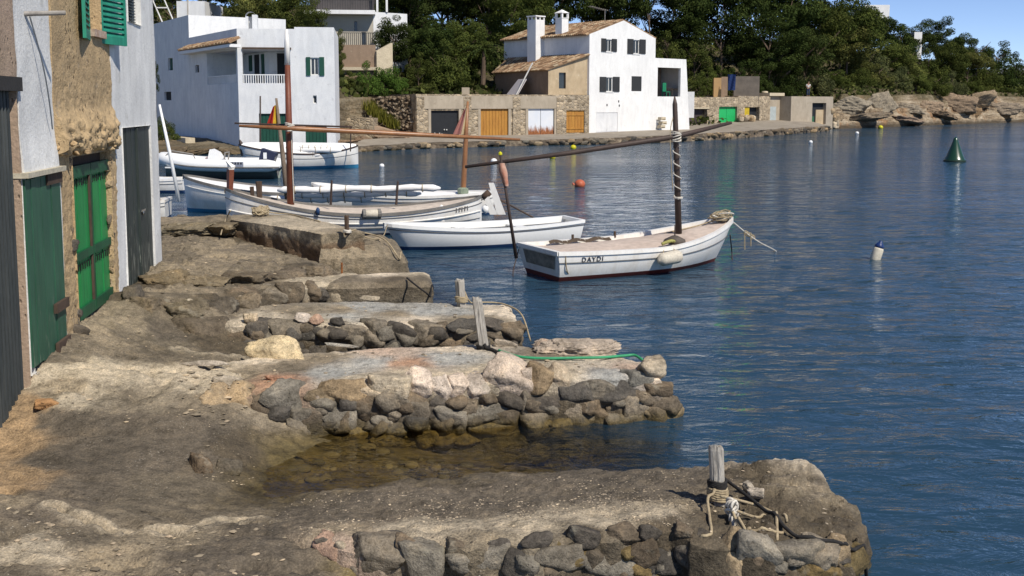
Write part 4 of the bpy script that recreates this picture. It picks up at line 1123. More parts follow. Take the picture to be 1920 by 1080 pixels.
def tile_roof(fr, c00, c10, c11, c01, parent, step=.24, name='roof', rad=.095):
    """roof plane from eave c00-c10 up to ridge c01-c11 with rows of barrel tiles running up the slope"""
    c00, c10, c11, c01 = map(Vector, (c00, c10, c11, c01))
    mb = MB(); up = (c10 - c00).cross(c01 - c00).normalized()
    if up.z < 0: up = -up
    o = up * -.06
    mb.hexa([c00 + o, c10 + o, c11 + o, c01 + o, c00, c10, c11, c01])
    ro = mb.build(name, M_TILE, parent)
    n = max(3, int((c10 - c00).length / step))
    tb = MB()
    for i in range(n):
        t = (i + .5) / n
        a = c00.lerp(c10, t); b = c01.lerp(c11, t)
        d = (c10 - c00).normalized()
        nseg = max(2, int((b - a).length / .42))
        for k in range(nseg):
            p = a.lerp(b, k / nseg) - (b - a).normalized() * .03; q = a.lerp(b, (k + 1) / nseg)
            rr = rad * random.uniform(.9, 1.1); ju = up * random.uniform(-.008, .012)
            vs = []
            for (pt, sc_) in ((p, 1.08), (q, .86)):
                for th_ in (0, 45, 90, 135, 180):
                    x = math.cos(math.radians(th_)) * rr * sc_; y = math.sin(math.radians(th_)) * rr * sc_
                    vs.append(pt + d * x + up * (y + .012) + ju)
            tb.add(vs, [(0, 1, 6, 5), (1, 2, 7, 6), (2, 3, 8, 7), (3, 4, 9, 8), (0, 4, 3, 2, 1)])
    tb.build('barrel_tiles', M_TILE, ro, kind='stuff')
    return ro

# ---------------- white gabled house
C0 = P(1104, 247, .7)
TH = math.radians(42)
g = Vector((math.cos(TH), math.sin(TH), 0)); wv = Vector((-math.sin(TH), math.cos(TH), 0))
fg = Fr(C0, g, wv)                 # gable face
fl = Fr(C0, wv, g)                 # long left wall, a runs away from the viewer
gw = fg.at(1229, 100)[0]; ex = fg.at(1286, 150)[0]
z_el = fg.at(1104, 66)[1]; z_ap = fg.at(1166, 38)[1]; z_er = fg.at(1228, 70)[1]
z_e = (z_el + z_er) / 2; ap = gw / 2; z_ap = z_ap
z_ex = fg.at(1257, 110)[1]
Lw = fl.at(945, 80)[0]
zb0 = -.1
W = thing('white_house', 'white gabled house with dark shutters, two chimneys and a tiled roof by the far quay', 'house', fg.pt(gw / 2, 3, .6))
win = {k: fg.rect(*v) for k, v in {'a': (1136, 74, 1147, 97), 'b': (1187, 75, 1199, 101), 'c': (1136, 145, 1149, 172), 'd': (1184, 143, 1203, 171), 'door': (1118, 211, 1158, 249)}.items()}
lo = fg.rect(1233, 127, 1276, 181)
wl = MB()
holes = [win['a'], win['b'], win['c'], win['d'], (*win['door'], .06), (*lo, .25)]
fg.wall(wl, 0, gw, zb0, z_ex, [h for h in holes if h[0] < gw], .16)
fg.wall(wl, gw, ex, zb0, z_ex, [(*lo, .25)], .25)
fg.wall(wl, 0, gw, z_ex, z_e, [win['a'], win['b']], .16)
wl.add([fg.pt(0, 0, z_e), fg.pt(gw, 0, z_e), fg.pt(ap, 0, z_ap)], [(0, 1, 2)])
fl.wall(wl, 0, Lw, zb0, z_e)
q = fg.pt
wl.quad(q(gw, 0, z_ex), q(gw, Lw, z_ex), q(gw, Lw, z_e), q(gw, 0, z_e))
wl.quad(q(0, Lw, zb0), q(gw, Lw, zb0), q(gw, Lw, z_e), q(0, Lw, z_e)); wl.add([q(0, Lw, z_e), q(gw, Lw, z_e), q(ap, Lw, z_ap)], [(0, 1, 2)])
wl.build('wall', M_WHITE, W)
# extension: parapet box with battered outer wall
eb = MB(); ed = 5.0
bat = fg.at(1294, 232)[0] - ex
eb.quad(q(ex, 0, z_ex), q(ex, ed, z_ex), q(ex + bat, ed, zb0), q(ex + bat, 0, zb0))
eb.add([q(ex, 0.001, z_ex), q(ex, .001, zb0), q(ex + bat, .001, zb0)], [(0, 1, 2)])
eb.quad(q(gw, .25, z_ex - .001), q(ex, .25, z_ex - .001), q(ex, ed, z_ex - .001), q(gw, ed, z_ex - .001)); eb.quad(q(gw, 0, z_ex), q(ex, 0, z_ex), q(ex, .25, z_ex), q(gw, .25, z_ex))
eb.quad(q(gw, ed, zb0), q(ex, ed, zb0), q(ex, ed, z_ex), q(gw, ed, z_ex))
eb.build('terrace_wing', M_WHITE, W)
lg = MB()
lg.quad(q(lo[0] - .4, 2.6, lo[2] - .3), q(lo[1] + .4, 2.6, lo[2] - .3), q(lo[1] + .4, 2.6, lo[3] + .3), q(lo[0] - .4, 2.6, lo[3] + .3))
lg.quad(q(lo[0] - .4, .25, lo[2]), q(lo[1] + .4, .25, lo[2]), q(lo[1] + .4, 2.6, lo[2]), q(lo[0] - .4, 2.6, lo[2]))
lg.quad(q(lo[0] - .4, .25, lo[3] + .1), q(lo[1] + .4, .25, lo[3] + .1), q(lo[1] + .4, 2.6, lo[3] + .1), q(lo[0] - .4, 2.6, lo[3] + .1))
lg.quad(q(lo[0] - .3, .25, lo[2]), q(lo[0] - .3, 2.6, lo[2]), q(lo[0] - .3, 2.6, lo[3] + .1), q(lo[0] - .3, .25, lo[3] + .1))
lg.build('loggia', mat('loggia_wall', (.30, .24, .19), (.2, .16, .13), 2, .9, .2), W)
for k in 'abc':
    window(fg, win[k], W, .14)
    m = MB(); r = win[k]; fg.box(m, r[0] - .08, r[1] + .08, -.05, .05, r[2] - .07, r[2]); m.build('sill', M_WHITE, W)
shutters(fg, [(1127, 72, 1136, 97), (1147, 73, 1156, 97), (1176, 73, 1187, 101), (1199, 74, 1210, 101), (1124, 144, 1136, 172), (1149, 144, 1161, 172)], W, M_DSH, 0)
panel(fg, win['d'], .05, .1, 'shutter', M_DSH, W, 'closed dark shutter')
dd = panel(fg, win['door'], .045, .06, 'door', M_WHITE2, W)
c = (win['door'][0] + win['door'][1]) / 2
for s_ in (-1, 1): panel(fg, (c + (.02 if s_ > 0 else -(c - win['door'][0]) + .03), c + ((win['door'][1] - c) - .03 if s_ > 0 else -.02), win['door'][2] + .1, win['door'][3] - .04), .02, .044, 'door_leaf', M_WHITE2, dd)
oh = .35
E = lambda a, b, z: fg.pt(a, b, z)
sl_ = (z_ap - z_e) / ap
tile_roof(fg, E(-oh, Lw + .2, z_e - sl_ * oh + .05), E(-oh, .02, z_e - sl_ * oh + .05), E(ap, .02, z_ap + .05), E(ap, Lw + .2, z_ap + .05), W)
tile_roof(fg, E(gw + .1, .02, z_e - sl_ * .1 + .05), E(gw + .1, Lw + .2, z_e - sl_ * .1 + .05), E(ap, Lw + .2, z_ap + .055), E(ap, .02, z_ap + .055), W)
m = MB(); fg.box(m, -.0, gw, -.06, .03, z_e, z_e + .001)
def chimney(u0, v0, u1, v1, off, parent, cap='flat'):
    """chimney seen between columns u0..u1 against the left wall"""
    a0 = fl.at(u1, (v0 + v1) / 2, -off)[0]; a1 = fl.at(u0, (v0 + v1) / 2, -off)[0]
    zt = fl.at((u0 + u1) / 2, v0, -off)[1]; zb_ = fl.at((u0 + u1) / 2, v1, -off)[1]
    w = max(.6, (a1 - a0) * .72)
    am = (a0 + a1) / 2
    m = MB(); fl.box(m, am - w / 2, am + w / 2, -off - w / 2, -off + w / 2, zb_ - .5, zt - .35)
    ch = m.build('chimney', M_WHITE, parent)
    if cap == 'flat':
        m = MB(); fl.box(m, am - w / 2 - .06, am + w / 2 + .06, -off - w / 2 - .06, -off + w / 2 + .06, zt - .1, zt)
        for ix in (-1, 0, 1):
            for iy in (-1, 0, 1):
                if ix or iy: fl.box(m, am + ix * (w / 2 - .06) - .055, am + ix * (w / 2 - .06) + .055, -off + iy * (w / 2 - .06) - .055, -off + iy * (w / 2 - .06) + .055, zt - .35, zt - .1)
    else:
        m = MB(); h = w / 2 + .03
        fl.box(m, am - h, am + h, -off - h, -off + h, zt - .35, zt - .3)
        for ix in (-1, 1):
            for iy in (-1, 1): fl.box(m, am + ix * (h - .09) - .08, am + ix * (h - .09) + .08, -off + iy * (h - .09) - .08, -off + iy * (h - .09) + .08, zt - .3, zt + .1)
        b_ = [fl.pt(am - h - .05, -off - h - .05, zt + .1), fl.pt(am + h + .05, -off - h - .05, zt + .1), fl.pt(am + h + .05, -off + h + .05, zt + .1), fl.pt(am - h - .05, -off + h + .05, zt + .1), fl.pt(am, -off, zt + .42)]
        m.add(b_, [(0, 1, 2, 3), (0, 1, 4), (1, 2, 4), (2, 3, 4), (3, 0, 4)])
    m.build('chimney_cap', M_WHITE, ch)
chimney(994, 30, 1016, 108, .42, W)
chimney(1045, 27, 1062, 72, -.6, W, 'hip')
for u, v in ((1138, 197), (1160, 190), (1161, 198)):
    a_, z_ = fg.at(u, v); panel(fg, (a_ - .06, a_ + .06, z_ - .09, z_ + .09), -.02, -.003, 'vent', M_DSH, W)
# things kept on the terrace
aa = fg.at(1246, 160, 1.0)
ch = MB(); c0 = fg.pt(aa[0], 1.0, lo[2])
fg2 = Fr(c0, g, wv); fg2.box(ch, -.25, .25, 0, .06, .45, .95); fg2.box(ch, -.25, .25, -.45, 0, .40, .46)
for sx in (-.22, .18):
    for sy in (-.42, .0): fg2.box(ch, sx, sx + .04, sy, sy + .04, 0, .40)
ch = MB()
def shift(mb, dz): mb.v = [(x, y, z + dz) for x, y, z in mb.v]
for bx in ((-.25, .25, 0, .06, .45, 1.25), (-.25, .25, -.45, 0, .40, .46), (-.25, -.2, -.45, -.4, 0, .4), (.2, .25, -.45, -.4, 0, .4), (-.25, -.2, 0, .05, 0, .45), (.2, .25, 0, .05, 0, .45)): fg2.box(ch, *bx)
shift(ch, lo[2]); o = ch.build('terrace_chair', mat('green_plastic', (.02, .22, .11), None, 3, .5, 0)); tag(o, 'green chair on the open terrace of the white house', 'chair')
a2 = fg.at(1262, 175, 1.4)
tb = MB(); f3 = Fr(fg.pt(a2[0], 1.4, 0), g, wv)
for bx in ((-.6, .6, -.4, .4, .7, .76), (-.55, -.48, -.35, -.28, 0, .7), (.48, .55, -.35, -.28, 0, .7), (-.55, -.48, .28, .35, 0, .7), (.48, .55, .28, .35, 0, .7)): f3.box(tb, *bx)
shift(tb, lo[2]); tag(tb.build('terrace_table', mat('pale_table', (.45, .38, .28), None, 3, .7, .1)), 'pale table standing on the open terrace of the white house', 'table')
# tv aerial
m = MB(); b0 = fg.pt(ap, 2.2, z_ap); m.tube([b0 + Vector((0, 0, -.2)), b0 + Vector((0, 0, 1.1))], .03, 6)
p0 = b0 + Vector((0, 0, 1.0)); m.tube([p0 - g * 1.9 + Vector((0, 0, .25)), p0 + g * .4], .02, 5)
for i in range(8): c = p0 - g * (1.8 - i * .26) + Vector((0, 0, .22 - i * .03)); m.tube([c - wv * .35, c + wv * .35], .012, 4)
tag(m.build('aerial', M_STEEL), 'thin television aerial on the ridge of the white gabled house', 'aerial')
# crates stacked by the wall
for i, (u, v, w_, h_) in enumerate([(1241, 222, 10, 8), (1243, 230, 14, 8), (1240, 237, 14, 7)]):
    a, z = fg.at(u, v, -.4); m = MB(); k = .048
    f4 = Fr(fg.pt(a, -.4, 0), g, wv); f4.box(m, -.3, .3, -.2, .2, z - .16, z - .12); f4.box(m, -.3, -.26, -.2, .2, z - .12, z + .12); f4.box(m, .26, .3, -.2, .2, z - .12, z + .12); f4.box(m, -.26, .26, -.2, -.17, z - .05, z + .12); f4.box(m, -.26, .26, .17, .2, z - .05, z + .12)
    tag(m.build('crate', M_CRM), ['topmost', 'middle', 'bottom'][i] + ' pale crate of the small stack against the white wall below the terrace', 'crate')

# ---------------- front row of boathouses below the annex
TB = math.radians(27)
gb = Vector((math.cos(TB), math.sin(TB), 0)); wb = Vector((-math.sin(TB), math.cos(TB), 0))
fb = Fr(fg.pt(0, -.35, 0) - gb * .05, gb, wb)
# ---------------- tan annex left of the white house, on the boathouse terrace
fga = Fr(fb.pt(0, .55, 0), gb, wb)
an = thing('stone_annex', 'tan rendered annex with a low tiled lean-to roof against the white house', 'house', fg.pt(-2, 2, 3))
aL = fga.at(1028, 160)[0]
ha = fga.rect(1048, 136, 1061, 166)
zt0 = fga.at(1104, 104)[1]; ztL = fga.at(1028, 130)[1]
zl0 = .3
m = MB(); fga.wall(m, aL, -.004, zl0, ztL, [ha], .25, b=.002)
m.add([fga.pt(aL, .002, ztL), fga.pt(-.004, .002, ztL), fga.pt(-.004, .002, zt0)], [(0, 1, 2)])
m.build('front_wall', M_TANW, an)
fa = Fr(fga.pt(aL, 0, 0), wb, gb)
La = fa.at(928, 155)[0]
m = MB(); fa.wall(m, .002, La, 2.5, ztL - .02); m.quad(fa.pt(La, 0, 2.5), fa.pt(La, -aL, 2.5), fa.pt(La, -aL, zt0), fa.pt(La, 0, ztL)); m.build('side_wall', M_BRNR, an)  # side wall coloured browner and darker than the front
window(fga, (ha[0] + .02, ha[1] - .02, ha[2], ha[3]), an, .2, False, fw=.03, frm=M_DSH)
tile_roof(fg, fa.pt(La + .15, -.25, ztL + .03 - .08), fa.pt(-.12, -.25, ztL + .03 - .08), fg.pt(-.02, -.1, zt0 + .10), fg.pt(-.02, La + .15, zt0 + .10), an)
# leaning sheets
a, z = fa.at(972, 165, -.8)
m = MB(); f5 = Fr(fa.pt(a, -.8, 0), wb, gb)
p = f5.pt
for bx, ml, nm, lb in (((-1.2, 1.3, 1.55), mat('pale_sheet', (.5, .47, .47), (.42, .39, .4), 3, .6, .1), 'leaning_panel', 'pale ribbed panel leaning against the brown side wall of the annex'),):
    m.hexa([p(-1.3, -.9, 3.55), p(.9, -.9, 3.55), p(.9, -.84, 3.55), p(-1.3, -.84, 3.55), p(-.9, .3, 5.1), p(.6, .3, 5.1), p(.6, .36, 5.1), p(-.9, .36, 5.1)])
    tag(m.build(nm, ml), lb, 'panel')
m = MB(); m.tube([p(-1.25, -1.0, 3.5), p(-1.6, .5, 6.4)], .06, 6); tag(m.build('wooden_pole', M_FRM), 'pale pole leaning on the annex beside the ribbed panel', 'pole')

a_l = fb.at(780, 220)[0]; a_r = fb.at(1105, 220)[0] - .02
ztb = 3.75
R1 = thing('boathouse_row', 'low tan stone row of boathouses with four doors in front of the annex', 'boathouse', fb.pt((a_l + a_r) / 2, 2, .4))
drs = [fb.rect(808, 207, 860, 259), fb.rect(901, 203, 953, 259), fb.rect(990, 202, 1039, 256), fb.rect(1062, 207, 1096, 249)]
m = MB()
a_t = fb.at(1050, 200)[0]
fb.wall(m, a_l, a_t, -.2, ztb, drs[:3], .3); fb.wall(m, a_t, a_r, -.2, ztb - .02, [drs[3]], .3)
m.quad(fb.pt(a_l, 0, -.2), fb.pt(a_l, 6, -.2), fb.pt(a_l, 6, ztb), fb.pt(a_l, 0, ztb))
m.quad(fb.pt(a_l, 0, ztb), fb.pt(a_r, 0, ztb), fb.pt(a_r, 6, ztb), fb.pt(a_l, 6, ztb))
m.build('wall', M_RUB, R1)
bm_ = MB(); fb.box(bm_, a_l + .02, a_t, -.06, .0, drs[0][3] + .12, ztb - .12); bm_.build('lintel_beam', M_CONC, R1)
for x in (788, 876, 968, 1050):
    r = fb.rect(x - 7, 186, x + 7, 258); panel(fb, (r[0], r[1], -.2, ztb - .2), -.09, -.001, 'buttress', M_RUB, R1)
for r in drs[:3]:
    m = MB(); fb.box(m, r[0] - .22, r[0], -.04, .1, r[2], r[3] + .1); fb.box(m, r[1], r[1] + .22, -.04, .1, r[2], r[3] + .1); m.build('door_surround', M_CONC, R1)
panel(fb, drs[0], .18, .24, 'door', M_DKDR_SHADE, R1, 'dark open boathouse doorway')  # near-black sheet stands in for the shade inside the open doorway
for i in range(7):   # pale netting floats hung in the dark doorway
    a = drs[0][0] + .15 + i * .2; m = MB(); m.lathe(fb.pt(a, .1, drs[0][2] + .25 + .12 * abs(math.sin(i * 1.7)) + (i > 4) * .3), [(0, -.06), (.05, -.03), (.05, .03), (0, .06)], 6); m.build('net_float', M_FRM, R1)
planks(fb, drs[1], 9, .1, .05, M_OAK, R1)
def rusted():
    t = NT('rusting_white_door'); g_ = t.math('ADD', t.z(), t.math('MULTIPLY', t.noise(2.5, t.mapv((2, 2, .6)), 6, .7), 1.2))
    f = t.ramp(t.math('MULTIPLY', g_, .5), [(.72, (1, 1, 1)), (.90, (0, 0, 0))])
    col = t.mix(f, t.ramp(t.noise(1.5), [(.3, (.58, .62, .68)), (.7, (.66, .68, .70))]), t.ramp(t.noise(8.0), [(.3, (.12, .04, .015)), (.7, (.36, .14, .05))]))
    t.pbsdf(col, .7); return t.m
d_ = panel(fb, drs[2], .12, .16, 'door', M_DKDR_SHADE, R1); cc = (drs[2][0] + drs[2][1]) / 2; mr = rusted()
for x0, x1 in ((drs[2][0] + .02, cc - .02), (cc + .02, drs[2][1] - .02)): panel(fb, (x0, x1, drs[2][2] + .12, drs[2][3] - .02), .09, .118, 'door_leaf', mr, d_)
d_ = planks(fb, drs[3], 6, .1, .05, M_OAK, R1)
for zz in (.2, .8): z = drs[3][2] + (drs[3][3] - drs[3][2]) * zz; panel(fb, (drs[3][0] + .02, drs[3][1] - .02, z - .06, z + .06), .055, .09, 'rail', M_OAK, d_)

# rubble retaining wall to the left
pl = fb.pt(a_l, .5, 0)
pe = P(640, 262, 1.2); pe = Vector((-11.2, 80, 0))
fr_ = Fr(pl, (Vector((pe.x, pe.y, 0)) - pl), (0, 1))
Lr = (Vector((pe.x, pe.y, 0)) - pl).length
m = MB()
N_ = 40; rows = []
for zz in np.linspace(0, 1, 14):
    row = []
    for i in range(N_ + 1):
        a = Lr * i / N_ - .02; top_ = 3.7 - .15 * i / N_
        z = -.2 + (top_ + .2) * zz
        row.append(fr_.pt(a, .10 * fbm(np.array([a * 1.2]), np.array([z * 1.2]), 3, 4)[0] + .08 * z, z))
    rows.append(row)
m.grid(rows); m.grid([rows[-1], [Vector(p) + fr_.m * 1.2 for p in rows[-1]]])
rw = thing('retaining_wall', 'brown dry stone retaining wall between the white house and the boathouse row', 'wall', fr_.pt(Lr / 2, 0, 0))
m.build('masonry', M_RUBD, rw)
for i in range(240):
    a = random.uniform(.1, Lr * .98); z = random.uniform(.3, 3.5); r = random.uniform(.07, .16)
    stone('stone', fr_.pt(a, .08 * z - .02, z), (r * 1.3, r * .8, r * .8), random.uniform(-1, 1), 0, random.choice([(.30, .24, .17), (.22, .17, .12), (.16, .12, .08), (.38, .32, .24)]), rw, lib=SMALL)
# stepped stone slope in front of it
m = MB()
stp = [(634, 222, 700, 262, 2.0), (634, 240, 760, 270, 1.2)]
o1 = PY(634, 262, 76); o2 = PY(702, 262, 75.5)
bp = MB(); bp.prism([(o1.x, o1.y), (o2.x, o2.y), (o2.x, o2.y + 3), (o1.x, o1.y + 3)], 0, [zat(o1.y, 220), zat(o2.y, 222), zat(o2.y, 222), zat(o1.y, 220)])
rb = bp.build('stone_bastion', M_RUB); tag(rb, 'small square stone bastion at the side of the left white house', 'wall')
ramp_ = MB(); a1 = PY(636, 250, 75.2); a2 = PY(775, 262, 76.0)
prev = None
ra = [(PY(700, 236, 75.6)), PY(730, 244, 75.8), PY(775, 257, 76.2)]
ramp_.prism([(p.x, p.y) for p in ra] + [(ra[2].x, ra[2].y + 2.0), (ra[1].x, ra[1].y + 2.4), (ra[0].x, ra[0].y + 2.6)], -.2, [p.z for p in ra] + [ra[2].z, ra[1].z, ra[0].z])
tag(ramp_.build('stone_ramp', mat('reddish_stone', (.40, .28, .19), (.28, .19, .12), 1.2, .9, .9, 5, .05, stain=(.42, .36, .27), samt=.7)), 'reddish stone ramp sloping down in front of the retaining wall', 'ramp')

# ---------------- boathouses to the right of the white house
Ra = P(1290, 233, .9); Rb = Vector((39.0, 124.0, 0))
gr_ = Rb - Vector((Ra.x, Ra.y, 0)); gr_.z = 0
f_r = Fr(Ra, gr_, (0, 1))
def rr(u0, v0, u1, v1): return f_r.rect(u0, v0, u1, v1)
def block(name, label, u0, u1, vt, matw, holes, depth=5.0, b=0.0, z0=-.1, zt=None):
    a0 = f_r.at(u0, 210)[0]; a1 = f_r.at(u1, 210)[0]
    z = zt or f_r.at((u0 + u1) / 2, vt)[1]
    t = thing(name, label, 'boathouse', f_r.pt((a0 + a1) / 2, 1, .5))
    m = MB(); f_r.wall(m, a0 + .01, a1 - .01, z0, z, holes, .5, b)
    for a in (a0 + .01, a1 - .01): m.quad(f_r.pt(a, b, z0), f_r.pt(a, depth, z0), f_r.pt(a, depth, z), f_r.pt(a, b, z))
    m.quad(f_r.pt(a0 + .01, b, z), f_r.pt(a1 - .01, b, z), f_r.pt(a1 - .01, depth, z), f_r.pt(a0 + .01, depth, z))
    m.build('wall', matw, t)
    return t, (a0, a1, z)
hA, hB = rr(1291, 204, 1326, 233), rr(1348, 200, 1382, 236)
b1, i1 = block('boathouse', 'tan boathouse with an open dark garage under a pale lintel next to the white house', 1286, 1340, 182, M_RUB, [hA])
panel(f_r, hA, .45, .5, 'door', mat('brown_garage_shade', (.06, .045, .045), None, 3, .8, .1), b1); panel(f_r, (hA[0] - .1, hA[1] + .2, hA[3], hA[3] + .14), -.12, .2, 'lintel', M_CRM, b1)  # dark brown sheet painted as the shade inside the open garage
b2, i2 = block('boathouse', 'tan boathouse with a bright green door', 1340, 1384, 182, M_RUB, [hB])
M_BGR = mat('vivid_green_paint', (.02, .42, .12), (.018, .36, .10), 3, .5, .1, 20, .003)
dG = panel(f_r, hB, .3, .34, 'door', M_BGR, b2)
cG = (hB[0] + hB[1]) / 2
for x0, x1 in ((hB[0] + .02, cG - .02), (cG + .02, hB[1] - .02)): panel(f_r, (x0, x1, hB[2], hB[3] - .03), .24, .295, 'door_leaf', M_BGR, dG)
hC = rr(1396, 201, 1424, 229)
b3, i3 = block('boathouse', 'broken stone boathouse with a half yellow door and rubble heap', 1384, 1444, 180, M_RUB, [hC])
panel(f_r, hC, .45, .5, 'doorway', M_DKDR_SHADE, b3); panel(f_r, (hC[0], hC[0] + (hC[1] - hC[0]) * .36, hC[2], hC[3]), .1, .16, 'door_leaf', mat('yellow_paint', (.55, .40, .02), (.45, .32, .02), 3, .6, .1), b3, 'yellow door leaf')  # dark sheet beside the yellow leaf is painted interior shade
for i in range(26): 
    a, z = f_r.at(random.uniform(1384, 1410), random.uniform(212, 232), -.5); stone('stone', f_r.pt(a, -.3 - random.uniform(0, .6), z * .8), (random.uniform(.15, .35),) * 3, random.random() * 6, 0, CL[random.choice('TBL')], b3, lib=SMALL)
hD = rr(1440, 200, 1458, 232)
b4, i4 = block('boathouse', 'narrow boathouse with a pale weathered door and flat concrete slab roof', 1444, 1466, 180, M_CONC, [], b=.3)
d4_ = rr(1446, 200, 1458, 232); panel(f_r, d4_, .22, .296, 'door', mat('pale_blue_door', (.42, .47, .47), (.34, .38, .38), 3, .7, .2), b4)
panel(f_r, (i4[0] - .3, i4[1] + .3, i4[2] + .01, i4[2] + .35), -.1, 4, 'roof_slab', M_CRM, b4)
m = MB(); 
hE = rr(1506, 193, 1532, 233)
b5, i5 = block('boathouse', 'last boathouse on the point, square concrete block with a tall dark opening', 1466, 1545, 181, M_CONC, [hE], b=-1.2, depth=6)
panel(f_r, hE, -.75, -.7, 'doorway', M_DKDR_SHADE, b5); panel(f_r, (hE[0] + (hE[1] - hE[0]) * .45, hE[1], hE[2], hE[3] - .8), -.85, -.76, 'inner_wall', M_TANW, b5)  # near-black sheet paints the shade within the tall opening
panel(f_r, (hE[0] + .1, hE[0] + .75, hE[2], hE[2] + .95), -1.0, -.9, 'green_sheet', mat('dull_green', (.03, .13, .06), None, 3, .7, .1), b5)
for i in range(30):
    a = i5[1] + random.uniform(-.1, 1.2); z = random.uniform(.1, 2.6); 
    if (a - i5[1]) > 1.5 - z * .45: continue
    stone('stone', f_r.pt(a, random.uniform(-1.0, .5), z), (random.uniform(.3, .55),) * 3, random.random() * 6, 0, CL[random.choice('TLT')], b5, lib=SMALL)
for i, (u, w_) in enumerate(((1415, 11), (1434, 12))):
    a, z = f_r.at(u, 180, 1.0); k = .06; m = MB(); m.lathe(f_r.pt(a, 1.0, i3[2]), [(.34, 0), (.36, .1), (.36, .5), (.30, .56), (.1, .58)], 14)
    tag(m.build('water_tank', M_CRM), ['left', 'right'][i] + ' small cream tank of the pair on the roof of the broken stone boathouse', 'tank')

# ---------------- left white house
LB = P(450, 281, .2); LBy = LB.y
n_f = math.radians(8)
dF = Vector((math.cos(n_f), math.sin(n_f), 0)); f_f = Fr(LB, dF, (0, 1))
dL = Vector((-.545, .84, 0)); f_l = Fr(LB, dL, (1, .3))
aR = f_f.at(628, 160)[0]; a552 = f_f.at(553, 120)[0]
tA = f_l.at(291, 160)[0]; t353 = f_l.at(354, 60)[0]; t390 = f_l.at(388, 120)[0]
zT = f_f.at(590, 51)[1]; zTl = f_l.at(330, 34)[1]
zfl = f_f.at(500, 156)[1]; zbm = f_f.at(500, 92)[1]; zpar = f_f.at(510, 54)[1]
H = thing('white_house', 'white flat roofed house with a corner balcony and green doors beside the cove', 'house', f_f.pt(aR / 2, 3, .4))
td = f_f.rect(486, 213, 537, 277); td2 = f_f.rect(573, 236, 613, 277); w1 = f_f.rect(582, 108, 598, 141); w2 = f_f.rect(587, 179, 594, 194)
terr = (.28, f_f.at(541, 120)[0], zfl, zbm, .3)
m = MB(); z00 = -.3
f_f.wall(m, 0, a552, z00, zpar, [td, terr], .25); f_f.wall(m, a552, aR, z00, zT, [td2, w1, w2], .25)
tw = [(*f_l.rect(315, 109, 324, 132), .25), (*f_l.rect(366, 122, 373, 136), .25), (*f_l.rect(308, 172, 321, 188), .25)]
terl = (.28, t390, zfl, zbm, .3)
f_l.wall(m, 0, t353, z00, zpar, [terl, *[w for w in tw if w[1] < t353]], .25); f_l.wall(m, t353, tA, z00, zTl, [w for w in tw if w[0] >= t353], .25)
pp_ = f_f.pt; pl_ = f_l.pt
bk = 9.0
m.quad(pp_(aR, 0, z00), pp_(aR, bk, z00), pp_(aR, bk, zT), pp_(aR, 0, zT)); m.quad(pp_(a552, 0, zpar), pp_(a552, bk, zpar), pp_(a552, bk, zT), pp_(a552, 0, zT))
m.quad(pp_(a552, 0, zT), pp_(aR, 0, zT), pp_(aR, bk, zT), pp_(a552, bk, zT)); m.add([pp_(0, 0, zpar - .25), pp_(a552, 0, zpar - .25), pp_(a552, bk, zpar - .25), pl_(t353, 0, zpar - .25)], [(0, 1, 2, 3)])
pB = pl_(t353, 0, 0); 
m.quad(pl_(t353, 0, zpar - .3), pl_(t353, 7, zpar - .3), pl_(t353, 7, zTl), pl_(t353, 0, zTl)); m.quad(pl_(t353, 0, zTl), pl_(tA, 0, zTl), pl_(tA, 7, zTl), pl_(t353, 7, zTl))
m.quad(pl_(tA, 0, z00), pl_(tA, 7, z00), pl_(tA, 7, zTl), pl_(tA, 0, zTl))
m.build('wall', M_WHITE2, H)
# balcony: floor, inner walls, columns, beam, railing
m = MB(); m.add([pp_(.05, .05, zfl - .02), pp_(terr[1] + .3, .05, zfl - .02), pp_(terr[1] + .3, 3.2, zfl - .02), pl_(t390, 3.0, zfl - .02), pl_(t390, .05, zfl - .02)], [(0, 1, 2, 3, 4)])
m.add([pp_(.02, .02, zbm + .02), pp_(terr[1] + .3, .02, zbm + .02), pp_(terr[1] + .3, 3.2, zbm + .02), pl_(t390, 3.0, zbm + .02), pl_(t390, .02, zbm + .02)], [(0, 1, 2, 3, 4)])
i0 = pp_(terr[1] + .3, 3.0, 0); i1_ = pp_(1.6, 3.0, 0); i2_ = pl_(t390 + .3, 2.6, 0)
m.quad((*i0[:2], zfl), (*i1_[:2], zfl), (*i1_[:2], zbm), (*i0[:2], zbm)); m.quad((*i1_[:2], zfl), (*i2_[:2], zfl), (*i2_[:2], zbm), (*i1_[:2], zbm))
m.quad(pp_(terr[1] + .3, .3, zfl), (*i0[:2], zfl), (*i0[:2], zbm), pp_(terr[1] + .3, .3, zbm)); m.quad(pl_(t390 + .0, .3, zfl), (*i2_[:2], zfl), (*i2_[:2], zbm), pl_(t390, .3, zbm))
bal = m.build('balcony', M_WHITE2, H)
fi = Fr(i1_, i0 - i1_, (0, 1))
for (x0, x1, mm, nm) in ((.5, 1.1, M_DKDR_SHADE, 'door'), (1.25, 1.95, M_GSH, 'shutter')): panel(fi, (x0, x1, zfl + .02, zfl + 1.95), -.05, -.01, nm, mm, bal)
fi2 = Fr(i2_, i1_ - i2_, (0, 1)); Lq = (i1_ - i2_).length
for (x0, x1, z0_, mm, nm) in ((Lq * .22, Lq * .34, .9, M_GSH, 'window'), (Lq * .45, Lq * .62, 0.02, M_DKDR_SHADE, 'door'), (Lq * .72, Lq * .82, .02, M_GSH, 'shutter')): panel(fi2, (x0, x1, zfl + z0_, zfl + 1.95), -.05, -.01, nm, mm, bal)
